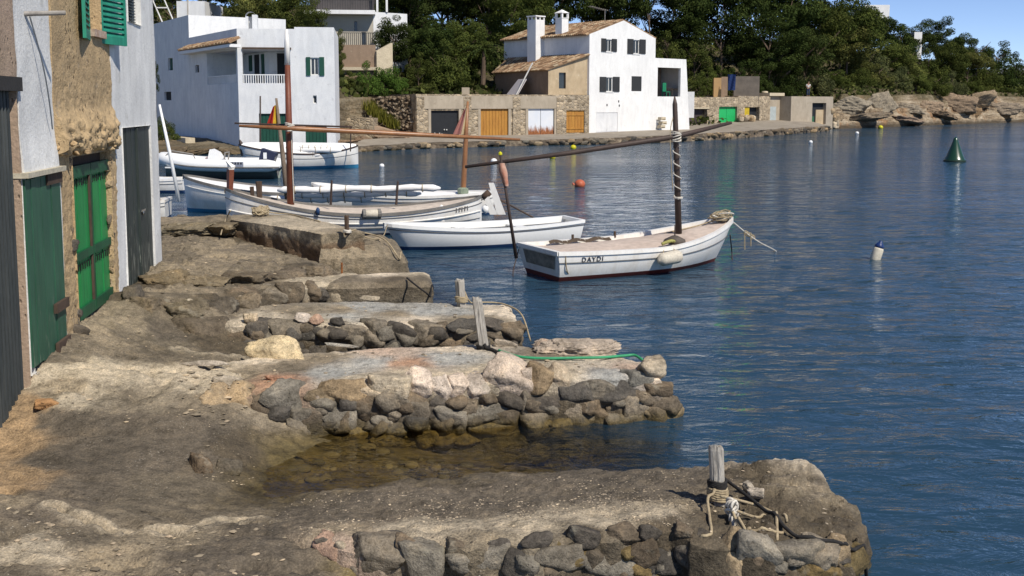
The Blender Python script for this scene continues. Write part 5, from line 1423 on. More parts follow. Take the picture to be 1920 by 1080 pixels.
for fr2, L_ in ((f_f, terr[1]), (f_l, t390)):
    rl = MB(); fr2.box(rl, .28, L_, .02, .08, zfl + .48, zfl + .54)
    r_ = rl.build('railing', M_WHITE, H)
    nb = int((L_ - .28) / .14)
    for i in range(nb):
        b = MB(); a = .32 + (L_ - .36) * i / nb; fr2.box(b, a, a + .05, .03, .07, zfl, zfl + .48); b.build('baluster', M_WHITE, r_)
mcol = f_f.at(553, 120)[0]
# tiled eave over the left side of the balcony and dark beam
te = f_l.at(463, 75, -.1)[0]
tile_roof(f_l, pl_(t353 + .1, -.75, zbm + .32), pl_(-.9, -.75, zbm + .32), pl_(-.7, -.02, zbm + .66), pl_(t353 + .1, -.02, zbm + .66), H, name='eave_roof', rad=.10, step=.3)
m = MB(); f_l.box(m, -.8, t353 + .1, -.72, -.02, zbm + .06, zbm + .24); m.build('fascia', M_WHITE, H)
m = MB(); f_f.box(m, .3, f_f.at(546, 90)[0], -.12, -.015, zbm - .02, zbm + .1); m.build('beam', M_OLDW, H)
# chimney hood
cx = f_f.at(470, 40, 1.5); 
m = MB(); fc = Fr(pp_(cx[0], 1.5, 0), dF, (0, 1)); zc0 = zpar - .3; zc1 = f_f.at(470, 22, 1.5)[1]
fc.box(m, -.28, -.12, -.3, .3, zc0, zc1 - .3); fc.box(m, .12, .42, -.3, .3, zc0, zc1 - .2); fc.box(m, -.12, .12, .1, .3, zc0, zc1 - .3)
arc = [[fc.pt(-.28 + .62 * (1 - math.cos(t)) / 2, y, zc1 - .3 + .28 * math.sin(t)) for t in np.linspace(0, math.pi * .8, 9)] for y in (-.3, .3)]
m.grid(arc); m.build('chimney', M_WHITE2, H)
dk = planks(f_f, td, 8, .12, .05, M_GSH, H); dk2 = planks(f_f, td2, 6, .12, .05, M_GSH, H)
window(f_f, w1, H, .14)
shutters(f_f, [(574, 107, 582, 142), (599, 107, 608, 142)], H, M_GSH, 0)
window(f_f, w2, H, .18, False, fw=.05)
for w in tw: panel(f_l, w[:4], .16, .2, 'window', M_GSH if w is tw[0] else M_DKDR_SHADE, H)
# kerb
kb = MB(); f_l.box(kb, 4.0, tA + 2, -2.2, -1.6, -.1, .85); tag(kb.build('garden_kerb', M_CRM), 'cream kerb wall in front of the grey side of the left white house', 'wall')
# stair rail on the roof edge near the grey boathouse
m = MB(); c = pl_(tA - 1.0, .5, zTl)
for (a, b_) in (((0, 0), (-.9, 2.2)), ((.9, 0), (0, 2.2)), ((-.9, 2.2), (0, 2.2)), ((-.5, 1.2), (.4, 1.2))): m.tube([c + Vector((a[0], 0, a[1])), c + Vector((b_[0], 0, b_[1]))], .05, 6)
tag(m.build('roof_ladder', M_FRM), 'white tubular ladder rail on the roof of the left white house', 'ladder')

# ---------------- houses further up the slope
def simple_house(name, label, u0, u1, vt, vb, y, ang, depth, mw, wins=(), slab=None):
    p0 = PY(u0, vb, y); d = Vector((math.cos(ang), math.sin(ang), 0)); fr = Fr(p0, d, (0, 1))
    a1 = fr.at(u1, (vt + vb) / 2)[0]; zt = fr.at((u0 + u1) / 2, vt)[1]; zb_ = p0.z - 3
    t = thing(name, label, 'house', fr.pt(a1 / 2, depth / 2, p0.z))
    hs = [fr.rect(*w) for w in wins]
    m = MB(); fr.wall(m, 0, a1, zb_, zt, hs, .25)
    q_ = fr.pt
    m.quad(q_(0, 0, zb_), q_(0, depth, zb_), q_(0, depth, zt), q_(0, 0, zt)); m.quad(q_(a1, 0, zb_), q_(a1, depth, zb_), q_(a1, depth, zt), q_(a1, 0, zt)); m.quad(q_(0, 0, zt), q_(a1, 0, zt), q_(a1, depth, zt), q_(0, depth, zt)); m.quad(q_(0, depth, zb_), q_(a1, depth, zb_), q_(a1, depth, zt), q_(0, depth, zt))
    m.build('wall', mw, t)
    for h in hs: panel(fr, h, .18, .22, 'window', M_GLS, t)
    if slab: panel(fr, (-.5, a1 + .5, zt, zt + .4), -1.2, depth, 'slab', M_WHITE, t)
    return t, fr, a1, zt
U1, fu, au, zu = simple_house('villa', 'cream villa with a balcony high on the slope behind the left white house', 590, 700, 28, 84, 92, math.radians(6), 8, mat('villa_cream', (.50, .46, .38), (.42, .38, .31), 1, .9, .1), [(664, 40, 670, 58), (678, 60, 686, 84)])
panel(fu, (-.8, au + .2, zu, zu + .35), -1.1, 8, 'balcony_slab', M_WHITE, U1)
panel(fu, (-.5, au, zu + .35, zu + 4.2), 1.6, 7.5, 'upper_storey', mat('wall_shade_painted', (.10, .09, .09), (.06, .055, .055), 1, .9, .1), U1)  # storey wall darkened: shade of the recess is put into its colour
fu2 = Fr(fu.pt(au, 0, 0), (math.cos(math.radians(38)), math.sin(math.radians(38)), 0), (0, 1))
m = MB(); fu2.wall(m, .01, 3.6, zu - 5, zu + .3, [], .2); m.build('side_wing', M_WHITE2, U1)
for u in (707, 725): r = fu.at(u, 10); m = MB(); fu.box(m, r[0] - .09, r[0] + .09, .6, .78, zu + .35, zu + 4.2); m.build('column', M_WHITE, U1)
m = MB(); fu.box(m, -.5, au, -1.0, -.95, zu + 1.2, zu + 1.26); rl = m.build('railing', M_DSH, U1)
for i in range(26): a = -.5 + (au + .5) * i / 26; b = MB(); fu.box(b, a, a + .04, -1.0, -.95, zu + .35, zu + 1.2); b.build('baluster', M_DSH, rl)
fw_ = Fr(PY(632, 124, 84), (math.cos(.1), math.sin(.1), 0), (0, 1)); a1 = fw_.at(704, 100)[0]; zw = fw_.at(665, 84)[1]; zw0 = fw_.at(665, 126)[1]
gwall = thing('garden_wall', 'brown rendered garden wall with cream foot below the cream villa', 'wall', fw_.pt(a1 / 2, 0, zw0))
panel(fw_, (0, a1, zw0 - 2, zw), 0, .4, 'masonry', M_BRNR, gwall); panel(fw_, (-.1, a1 + .1, zw0 - .25, zw0), -.3, -.001, 'footing', M_CRM, gwall)
m = MB(); fw_.box(m, .1, a1, .1, .15, zw + .95, zw + 1.0); rl = m.build('railing', M_DSH, gwall)
for i in range(18): b = MB(); a = .1 + (a1 - .2) * i / 18; fw_.box(b, a, a + .05, .1, .15, zw, zw + .95); b.build('baluster', M_DSH, rl)
sw = Fr(PY(706, 92, 84), (math.cos(.5), math.sin(.5), 0), (0, 1)); a1 = sw.at(736, 85)[0]
m = MB(); zz0 = sw.at(708, 96)[1]; zz1 = sw.at(734, 80)[1]
m.hexa([sw.pt(0, 0, zz0 - 2), sw.pt(a1, 0, zz0 - 2), sw.pt(a1, .5, zz0 - 2), sw.pt(0, .5, zz0 - 2), sw.pt(0, 0, zz0), sw.pt(a1, 0, zz1), sw.pt(a1, .5, zz1), sw.pt(0, .5, zz0)])
tag(m.build('stair_wall', M_CRM), 'short cream sloping stair wall at the right end of the brown garden wall', 'wall')
simple_house('house', 'white wall of a house showing above the roof of the left white house', 332, 384, 2, 36, 96, 0, 6, M_WHITE2)
simple_house('house', 'flat white house on the ridge skyline above the right-hand wood', 1622, 1668, 9, 30, 190, 0, 8, M_WHITE, slab=None)
simple_house('house', 'small white house block showing between the skyline trees', 1714, 1729, 60, 78, 178, 0, 5, M_WHITE)
# terrace walls behind the right-hand boathouses
def lowwall(label, u0, u1, vt, vb, y, mw):
    p0 = PY(u0, vb, y); p1 = PY(u1, vb, y); m = MB(); zt = zat(y, vt)
    m.prism([(p0.x, p0.y), (p1.x, p1.y), (p1.x, p1.y + .5), (p0.x, p0.y + .5)], p0.z - 2, zt)
    tag(m.build('garden_wall', mw), label, 'wall')
lowwall('orange stub wall behind the green-doored boathouse', 1338, 1352, 146, 178, 112, mat('orange_render', (.48, .30, .13), (.4, .26, .13), 2, .9, .2))
lowwall('brown pillar wall beside the blue cloth above the boathouses', 1352, 1364, 144, 178, 113, M_BRNR)
lowwall('long grey concrete terrace wall with painted-in shade above the boathouses', 1376, 1424, 143, 160, 114, mat('terrace_shade_painted', (.17, .145, .12), (.11, .095, .08), 1.5, .9, .4))  # concrete colour darkened to stand in for tree shade
lowwall('low parapet at the right end of the white terrace wing', 1288, 1302, 172, 182, 99, M_WHITE2)
lowwall('pale gate pillar by the annex at the foot of the dark trees', 866, 880, 164, 181, 84, M_CONC)
m = MB(); p_ = PY(1372, 150, 111); rows = [[Vector((p_.x + .8 * s_, p_.y + .12 * math.sin(s_ * 9 + k * .6), p_.z + .6 - 1.7 * k / 6)) for s_ in np.linspace(-.5, .5, 10)] for k in range(7)]
m.grid(rows); o = m.build('blue_cloth', mat('blue_cloth', (.012, .035, .13), None, 3, .8, 0)); so_ = o.modifiers.new('thick', 'SOLIDIFY'); so_.thickness = .03; tag(o, 'blue cloth hanging beside the brown pillar above the boathouses', 'cloth')
# pavilion far right
pv = thing('pavilion', 'pale open fronted pavilion among shrubs at the far end of the headland', 'house', PY(1882, 140, 200))
fp = Fr(PY(1850, 155, 200), (1, .05, 0), (0, 1)); a1 = fp.at(1912, 140)[0]; zt = fp.at(1880, 135)[1]; z0_ = fp.at(1880, 156)[1]
panel(fp, (-1, a1 + 1, zt - .3, zt + .6), -1, 6, 'roof', mat('grey_roof', (.35, .38, .42), None, 2, .8, .1), pv)
panel(fp, (0, a1, z0_ - 3, zt - .31), 4, 4.3, 'back_wall', M_DKDR_SHADE, pv)  # back wall near black: shade behind the open front painted in
for i in range(4): a = a1 * i / 3; panel(fp, (a - .12, a + .12, z0_ - 2, zt - .31), 0, .25, 'column', M_WHITE2, pv)
for i, (u, v) in enumerate(((1906, 178), (1914, 170))):
    pc = PY(u, v, 196); m = MB(); fpc = Fr(pc, (1, 0, 0), (0, 1)); fpc.box(m, -1.2, 1.8, 0, .8, pc.z, pc.z + .35); tag(m.build('terrace_step', M_WHITE), ['lower', 'upper'][i] + ' white terrace step on the slope below the far pavilion', 'step')
# ------------------------------------------------------------------ trees and shrubs
def leaf_mat():
    t = NT('foliage')
    base = t.objcol()
    ri = t.n('ShaderNodeNewGeometry').outputs['Random Per Island']
    col = t.mix(1.0, base, t.ramp(ri, [(0, (.55, .6, .5)), (.6, (1, 1, 1)), (1, (1.7, 1.55, 1.25))]), 'MULTIPLY')
    col = t.mix(1.0, col, t.ramp(t.noise(.55, None, 4), [(.3, (.6, .65, .6)), (.7, (1.35, 1.3, 1.15))]), 'MULTIPLY')
    d = t.n('ShaderNodeBsdfDiffuse'); t.t.links.new(col, d.inputs[0])
    tr = t.n('ShaderNodeBsdfTranslucent'); t.t.links.new(col, tr.inputs[0])
    m = t.n('ShaderNodeMixShader', inp={0: .25}); t.t.links.new(d.outputs[0], m.inputs[1]); t.t.links.new(tr.outputs[0], m.inputs[2])
    t.t.links.new(m.outputs[0], t.out.inputs['Surface'])
    return t.m
M_LEAF = leaf_mat()
M_BARK = mat('bark', (.16, .115, .08), (.085, .06, .042), 2, .95, .8, 8, .05, stretch=(2, 2, .5))

def crown_mesh(name, seed, kind, n=5200, A=1.0):
    """unit crown: x, y in -1..1, z 0..1; clumps of leaf-sized faces on branch ends"""
    rs = np.random.RandomState(seed)
    if kind == 'pine':
        nl = int(30 * A ** .8); n = int(n * A ** .5); C = rs.normal(size=(nl, 3)); C /= np.linalg.norm(C, axis=1)[:, None]; rad = rs.uniform(.35, .88, nl)
        C = C * rad[:, None]; C[:, 2] = .52 + C[:, 2] * .46; s = rs.uniform(.15, .32, nl); fl = .62 / A
        lsz = (.017, .036)
    elif kind == 'umbrella':
        nl = 26; a = rs.uniform(0, 6.28, nl); r = np.sqrt(rs.uniform(0, 1, nl)) * .8
        C = np.stack([r * np.cos(a), r * np.sin(a), .62 + .3 * (1 - r * r) + rs.uniform(-.16, .06, nl)], 1); s = rs.uniform(.2, .34, nl); fl = .6 / A; lsz = (.017, .036)
    else:
        nl = 30; C = rs.normal(size=(nl, 3)); C /= np.linalg.norm(C, axis=1)[:, None]; C *= rs.uniform(.4, .82, nl)[:, None]
        C[:, 2] = np.abs(C[:, 2]) * .95 + .03; s = rs.uniform(.18, .32, nl); fl = .85 / A; lsz = (.02, .042)
    which = rs.choice(nl, n, p=s ** 2 / (s ** 2).sum())
    D = rs.normal(size=(n, 3)); D /= np.linalg.norm(D, axis=1)[:, None]
    rr = rs.uniform(.3, 1, n) ** .4
    pos = C[which] + D * (s[which] * rr)[:, None] * np.array([1, 1, fl])
    keep = pos[:, 2] > -.02; pos = pos[keep]; D = D[keep]; n = len(pos)
    nor = D + rs.normal(size=(n, 3)) * .55 + np.array([0, 0, .25]); nor /= np.linalg.norm(nor, axis=1)[:, None]
    tx = np.cross(nor, rs.normal(size=(n, 3))); tx /= np.linalg.norm(tx, axis=1)[:, None]; ty = np.cross(nor, tx)
    L = rs.uniform(*lsz, n)[:, None]; Wd = L * rs.uniform(.35, .65, n)[:, None]
    sq_ = np.array([1, 1, 1 / A]); tx = tx * sq_; ty = ty * sq_
    V = np.stack([pos - tx * L, pos - ty * Wd, pos + tx * L, pos + ty * Wd], 1).reshape(-1, 3)
    Fc = np.arange(4 * n).reshape(n, 4)
    me = bpy.data.meshes.new(name); me.from_pydata(V.tolist(), [], Fc.tolist()); me.materials.append(M_LEAF)
    return me
ASP = (.9, 1.6, 2.6, 3.8)
CR = {(kd, a): [crown_mesh('%s_crown' % kd, 30 + 7 * i + int(a * 10), kd, nn, a) for i in range(3 if a < 3 else 2)] for kd, nn in (('pine', 12500), ('umbrella', 12500), ('bush', 10000)) for a in ASP}
def trunk_mesh(name, seed):
    rs = random.Random(seed); mb = MB()
    pts = [Vector((0, 0, -.1))]
    for i in range(1, 6): pts.append(Vector((rs.uniform(-.06, .06) * i / 3, rs.uniform(-.06, .06) * i / 3, i * .15)))
    mb.tube(pts, [.05, .042, .036, .028, .02, .012], 7)
    for k in range(7):
        b = pts[2 + k % 3]; a = rs.uniform(0, 6.28); l = rs.uniform(.4, .75)
        mb.tube([b, b + Vector((math.cos(a) * l * .5, math.sin(a) * l * .5, .12)), b + Vector((math.cos(a) * l, math.sin(a) * l, .25))], [.02, .013, .006], 5)
    me = bpy.data.meshes.new(name); me.from_pydata([tuple(v) for v in mb.v], [], mb.f); me.materials.append(M_BARK); return me
TRK = [trunk_mesh('tree_trunk_%d' % i, i) for i in range(4)]
FG = {'dk': (.036, .050, .018), 'md': (.068, .084, .027), 'br': (.070, .118, .030), 'ol': (.105, .115, .042), 'gy': (.085, .095, .048), 'yl': (.12, .12, .035)}
def tree(name, label, cat, u, y, vt, wpx, kind, col, vb=None, group=None, low=.0):
    """tree whose top is at row vt; stands on the slope at distance y"""
    p = PY(u, 195, y); x = p.x
    zb_ = hz(x, y) if vb is None else zat(y, vb)
    zt = zat(y, vt); w = wpx * dep((x, y, zb_)) / F / 2 * (1.25 if kind != 'bush' else 1.1)
    h = max(zt - zb_, 1.0)
    t = thing(name, label, cat, (x, y, zb_), group)
    k = random.randrange(4)
    asp = h * (1 - low) / w; A_ = min(ASP, key=lambda q: abs(math.log(q / max(asp, .2)))); lib = CR[(kind, A_)]
    cr = bpy.data.objects.new('crown', lib[k % len(lib)]); COL.objects.link(cr); cr.parent = t
    z0 = h * low
    cr.location = (0, 0, z0); cr.scale = (w * random.uniform(.95, 1.1), w * random.uniform(.8, 1.0), h - z0); cr.rotation_euler = (0, 0, random.uniform(0, 6.28))
    c = FG[col]; j = random.uniform(.95, 1.38)
    cr.color = (c[0] * j, c[1] * j * random.uniform(.95, 1.05), c[2] * j, 1)
    tk = bpy.data.objects.new('trunk', TRK[k]); COL.objects.link(tk); tk.parent = t
    tk.scale = (min(w, h) * .62, min(w, h) * .62, h * .84); tk.rotation_euler = (0, 0, random.uniform(0, 6.28))
    return t
ORD = ['first', 'second', 'third', 'fourth', 'fifth', 'sixth', 'seventh', 'eighth', 'ninth', 'tenth', 'eleventh', 'twelfth', 'thirteenth', 'fourteenth', 'fifteenth', 'sixteenth']
def row(name, cat, desc, where, lst, group):
    lst = sorted(lst, key=lambda r: r[0])
    for i, (u, y, vt, w, kind, col, low) in enumerate(lst):
        tree(name, desc + ', ' + ORD[i] + ' from the left ' + where, cat, u, y, vt, w, kind, col, None, group, low)
# behind the left white house
row('pine_tree', 'tree', 'green pine', 'behind the left white house', [(262, 100, -60, 110, 'pine', 'dk', .3), (330, 108, -50, 100, 'pine', 'md', .5), (425, 98, -40, 100, 'umbrella', 'md', .3), (482, 96, -50, 110, 'pine', 'ol', .3), (545, 92, -50, 90, 'pine', 'md', .25), (590, 88, -20, 70, 'pine', 'md', .2)], 'pines behind the left white house')
tree('pine_tree', 'slim young pine against the corner of the left white house', 'tree', 634, 80, 42, 34, 'pine', 'md')
# shrubs above the retaining wall
row('shrub', 'shrub', 'bright green shrub', 'above the dry stone wall', [(654, 82, 128, 54, 'bush', 'md', 0), (690, 83, 106, 64, 'bush', 'br', 0), (722, 84, 104, 70, 'bush', 'br', 0), (746, 85, 118, 50, 'bush', 'br', 0)], 'shrubs above the dry stone wall')
row('tree', 'tree', 'dense dark tree', 'in the wood between the two white houses', [(770, 98, -70, 130, 'pine', 'dk', .1), (742, 91, 10, 70, 'pine', 'dk', .05), (832, 90, 62, 118, 'bush', 'md', 0), (785, 88, 84, 70, 'bush', 'md', 0), (800, 93, 30, 100, 'pine', 'dk', .05), (870, 95, 20, 90, 'pine', 'md', .05), (830, 112, -110, 180, 'pine', 'dk', .2), (902, 96, 55, 70, 'bush', 'dk', 0), (915, 108, -70, 130, 'umbrella', 'md', .15), (958, 104, -50, 100, 'pine', 'md', .1)], 'dark wood between the two white houses')
row('pine_tree', 'tree', 'very tall dark pine', 'at the back behind the white houses', [(300, 125, -90, 120, 'pine', 'md', .1), (395, 122, -90, 120, 'pine', 'dk', .1), (470, 124, -90, 120, 'pine', 'md', .1), (560, 122, -90, 120, 'pine', 'dk', .1), (640, 126, -110, 130, 'pine', 'md', .1), (715, 128, -130, 150, 'pine', 'dk', .05), (775, 132, -140, 160, 'pine', 'dk', .05), (840, 134, -140, 160, 'pine', 'md', .05), (900, 136, -140, 160, 'pine', 'dk', .05), (965, 138, -140, 160, 'pine', 'dk', .05), (930, 120, -40, 110, 'pine', 'dk', .05), (850, 122, -60, 120, 'pine', 'dk', .02), (745, 115, -60, 110, 'pine', 'dk', .05)], 'back row of pines behind the white houses')
row('pine_tree', 'tree', 'dark pine', 'rising above the roof of the white gabled house', [(985, 116, -60, 120, 'pine', 'md', .1), (1040, 118, -80, 130, 'pine', 'dk', .1), (1100, 122, -90, 140, 'pine', 'md', .1), (1160, 120, -80, 130, 'pine', 'dk', .1), (1215, 122, -70, 120, 'umbrella', 'dk', .1), (1262, 126, -60, 120, 'pine', 'dk', .1)], 'pines above the gabled house')
row('tree', 'tree', 'dark leafy tree', 'between the white terrace wing and the terrace walls', [(1252, 121, 48, 70, 'bush', 'md', .05), (1300, 122, 62, 80, 'bush', 'md', 0), (1326, 118, 116, 50, 'bush', 'md', 0), (1290, 126, 10, 90, 'pine', 'dk', .1), (1310, 116, 138, 36, 'bush', 'md', 0)], 'trees beside the terrace wing')
row('pine_tree', 'tree', 'tall dark pine', 'of the wood above the right-hand boathouses', [(1350, 128, -80, 150, 'pine', 'dk', .2), (1405, 134, -90, 170, 'umbrella', 'dk', .35), (1440, 126, 6, 120, 'pine', 'dk', .1), (1470, 138, -80, 150, 'pine', 'dk', .2), (1505, 131, 30, 110, 'pine', 'dk', .05), (1530, 142, -60, 140, 'pine', 'md', .15), (1585, 148, -22, 120, 'pine', 'md', .1), (1460, 128, 66, 100, 'bush', 'dk', 0), (1395, 130, 40, 110, 'pine', 'dk', .1)], 'dark pines above the right-hand boathouses')
row('shrub', 'shrub', 'low dark green shrub', 'on the bank right behind the right-hand boathouses', [(1380, 113, 164, 26, 'bush', 'md', 0), (1404, 117, 160, 26, 'bush', 'md', 0), (1450, 127, 108, 70, 'bush', 'dk', 0), (1490, 131, 112, 70, 'bush', 'gy', 0), (1532, 134, 104, 74, 'bush', 'gy', 0), (1562, 139, 120, 60, 'bush', 'md', 0), (1416, 122, 112, 60, 'bush', 'dk', 0), (1382, 121, 104, 56, 'bush', 'dk', 0), (1350, 121, 112, 50, 'bush', 'md', 0)], 'shrubs behind the right-hand boathouses')
row('shrub', 'shrub', 'rounded green shrub', 'in the front row above the shore boulders', [(1578, 139, 150, 56, 'bush', 'md', 0), (1612, 144, 124, 64, 'bush', 'md', 0), (1645, 147, 114, 60, 'bush', 'ol', 0), (1680, 148, 120, 66, 'bush', 'gy', 0), (1716, 150, 124, 66, 'bush', 'md', 0), (1752, 153, 130, 60, 'bush', 'md', 0), (1786, 159, 128, 56, 'bush', 'gy', 0), (1818, 165, 142, 50, 'bush', 'md', 0), (1850, 171, 158, 46, 'bush', 'md', 0), (1880, 177, 168, 46, 'bush', 'md', 0), (1912, 181, 174, 46, 'bush', 'md', 0)], 'front row of shrubs above the shore boulders')
row('tree', 'tree', 'spreading olive green tree', 'in the middle tier of the right-hand headland', [(1572, 148, 40, 110, 'pine', 'ol', .05), (1622, 154, 66, 90, 'bush', 'gy', 0), (1660, 158, 70, 84, 'pine', 'md', .05), (1700, 160, 78, 80, 'bush', 'ol', 0), (1738, 164, 82, 76, 'bush', 'md', 0), (1775, 166, 72, 80, 'pine', 'md', .05), (1812, 172, 98, 76, 'umbrella', 'ol', .1), (1606, 150, 90, 60, 'bush', 'ol', 0), (1850, 176, 112, 66, 'bush', 'md', 0)], 'middle tier of headland trees')
row('tree', 'tree', 'dark tree', 'along the skyline of the right-hand headland', [(1600, 168, -10, 110, 'pine', 'dk', .1), (1648, 178, 22, 90, 'pine', 'dk', .1), (1682, 172, 36, 84, 'bush', 'dk', .05), (1752, 182, 20, 66, 'pine', 'dk', .1), (1715, 180, 44, 66, 'pine', 'dk', .1), (1792, 186, 52, 66, 'pine', 'dk', .1), (1828, 184, 46, 84, 'bush', 'dk', .05), (1868, 188, 60, 84, 'bush', 'dk', .05), (1902, 196, 88, 70, 'bush', 'dk', .05), (1930, 206, 96, 70, 'bush', 'dk', .05), (1975, 210, 110, 90, 'bush', 'dk', .05)], 'skyline trees of the headland')
row('shrub', 'shrub', 'dark scrub', 'around the pavilion at the far end of the headland', [(1846, 196, 150, 40, 'bush', 'md', 0), (1874, 197, 160, 36, 'bush', 'md', 0), (1930, 198, 140, 50, 'bush', 'md', 0), (1900, 205, 118, 60, 'bush', 'dk', 0)], 'scrub around the far pavilion')
tree('shrub', 'dark green shrub between the grey boathouse corner and the left white house', 'shrub', 308, 58, 214, 52, 'bush', 'md', 262)
tree('climbing_plant', 'thin dark climber on the far edge of the left white house', 'plant', 294, 68, 80, 16, 'bush', 'dk', 170)
# palm
pm = thing('palm_tree', 'dim palm with drooping fronds beside the annex in the dark wood', 'tree', PY(905, 165, 92))
pt = pm.location; zt = zat(92, 95)
m = MB(); m.tube([pt, pt + Vector((.1, 0, 2)), Vector((pt.x + .1, pt.y, zt))], [.24, .2, .16], 8); m.build('trunk', M_BARK, pm)
m = MB()
for i in range(22):
    a = i * 2.4; e = random.uniform(.1, 1.0); c = Vector((pt.x + .1, pt.y, zt)); L = 2.4
    sp = [c + Vector((math.cos(a) * L * t * math.cos(e * (1 - t * .9)), math.sin(a) * L * t * math.cos(e * (1 - t * .9)), L * (t * math.sin(e) - .75 * t * t))) for t in np.linspace(0, 1, 9)]
    for k in range(8):
        d = (sp[k + 1] - sp[k]); sd = d.cross(Vector((0, 0, 1))).normalized() * .32 * (1 - k / 9)
        m.add([sp[k], sp[k + 1] + sd + Vector((0, 0, -.12)), sp[k + 1]], [(0, 1, 2)]); m.add([sp[k], sp[k + 1] - sd + Vector((0, 0, -.12)), sp[k + 1]], [(0, 1, 2)])
m.build('crown', M_LEAF, pm, color=(.05, .068, .025))
# undergrowth over the slopes: one mass
def undergrowth():
    rs = np.random.RandomState(5); n = 70000
    al_ = rs.uniform(-.62, .68, n); s = rs.uniform(6.5, 75, n) ** 1.0
    x_y = shore_y(al_) + s; x = al_ * x_y
    den = fbm(x * .11, x_y * .11, 3, 3)
    rk_ = al_ > A_ROCK
    keep = (den > -.22) & (np.where(rk_, s > 6.5 + 2 * den * 3, s > 10.5))
    keep &= ~((al_ < U2A(640)) & (s < 22)) 
    x = x[keep]; yy = x_y[keep]; n = len(x)
    z = hill_h(x, yy) + rs.uniform(0, 1, n) ** 1.5 * (.5 + 1.1 * np.clip(den[keep] + .3, 0, 1))
    nor = rs.normal(size=(n, 3)) + np.array([0, -.3, .6]); nor /= np.linalg.norm(nor, axis=1)[:, None]
    tx = np.cross(nor, rs.normal(size=(n, 3))); tx /= np.linalg.norm(tx, axis=1)[:, None]; ty = np.cross(nor, tx)
    L = rs.uniform(.15, .42, n)[:, None]; pos = np.stack([x, yy, z], 1)
    V = np.stack([pos - tx * L, pos - ty * L * .6, pos + tx * L, pos + ty * L * .6], 1).reshape(-1, 3)
    o = npmesh('undergrowth', V, np.arange(4 * n).reshape(n, 4), M_LEAF, smooth=False, kind='stuff')
    o.color = (.065, .078, .03, 1); tag(o, 'low scrub covering the slopes under the trees', None)
undergrowth()
# dry grass by the retaining wall
def tufts(name, label, pts, h, col, n):
    m = MB()
    for i in range(n):
        a = random.choice(pts); b = random.choice(pts); t = random.random(); c = Vector(a).lerp(Vector(b), t * .5) + Vector((random.uniform(-.4, .4), random.uniform(-.4, .4), 0))
        d = Vector((random.uniform(-.25, .25), random.uniform(-.25, .25), 1)) * h * random.uniform(.5, 1.1); s_ = Vector((random.uniform(-1, 1), random.uniform(-1, 1), 0)).normalized() * .04
        m.add([c - s_, c + s_, c + d], [(0, 1, 2)])
    o = m.build(name, M_LEAF, color=col, kind='stuff'); tag(o, label)
tufts('grass', 'yellow green grass growing down the foot of the dry stone wall', [PY(690, 205, 78.4), PY(700, 215, 78.2), PY(715, 226, 78), PY(728, 234, 77.8), PY(740, 242, 77.6)], .9, (.13, .13, .03), 700)
# ------------------------------------------------------------------ boats
M_BW = mat('boat_white_paint', (.82, .80, .76), (.74, .72, .67), 1.5, .35, .1, 12, .004, stain=(.60, .53, .43), sscale=2.2, samt=.5, spec=.5, stretch=(1.6, 1.6, .5), fine=.07)
M_BW2 = mat('boat_clean_white', (.82, .82, .80), (.77, .77, .75), 2, .3, .04, 12, .002, spec=.5, fine=.05)
M_RED = mat('red_antifouling', (.16, .030, .022), (.09, .02, .016), 2, .6, .2)
M_BLUE = mat('blue_antifouling', (.02, .06, .16), (.015, .04, .11), 2, .5, .1)
M_LBLUE = mat('light_blue_bottom', (.05, .25, .42), (.04, .2, .36), 2, .5, .1)
M_GRIM = mat('grimy_grey_rail', (.22, .21, .19), (.13, .12, .11), 3, .7, .3)
M_LINE = mat('dark_seam', (.16, .16, .16), None, 3, .6, 0)
M_TARP = mat('pinkish_canvas', (.56, .47, .40), (.48, .39, .33), 1.5, .95, .5, 5, .02, stain=(.40, .31, .25), samt=.4)
M_TARP2 = mat('cream_canvas', (.60, .52, .43), (.5, .43, .36), 1.5, .95, .4, 5, .02)
M_CANV = mat('white_canvas', (.82, .81, .79), (.74, .73, .71), 1.5, .85, .25, 3, .02, fine=.06)
M_DKSP = mat('dark_brown_spar', (.075, .05, .04), (.04, .028, .024), 3, .6, .3, 15, .005, stretch=(1, 1, .3))
M_VARN = mat('varnished_spar', (.33, .15, .055), (.20, .085, .035), 3, .4, .2, 15, .004, spec=.5)
M_REDW = mat('red_brown_spar', (.20, .062, .032), (.12, .04, .024), 2.5, .5, .2, 15, .004)
M_ROPE = mat('hemp_rope', (.44, .36, .23), (.28, .22, .14), 25, .95, .8, 60, .006)
M_ROPEW = mat('white_rope', (.66, .62, .54), (.5, .46, .4), 25, .95, .6, 60, .004)
M_ROPEG = mat('green_hose', (.045, .33, .15), (.03, .24, .11), 6, .5, .2, 40, .002)
M_ROPEB = mat('black_rope', (.016, .015, .015), (.03, .028, .026), 20, .9, .5, 60, .004)
M_FEND = mat('old_fender', (.60, .55, .45), (.5, .45, .37), 5, .6, .2)
M_NAME = mat('black_lettering', (.03, .03, .035), None, 3, .6, 0)
M_FLR = mat('flag_red', (.45, .03, .02), None, 3, .9, 0); M_FLY = mat('flag_yellow', (.62, .38, .03), None, 3, .9, 0)

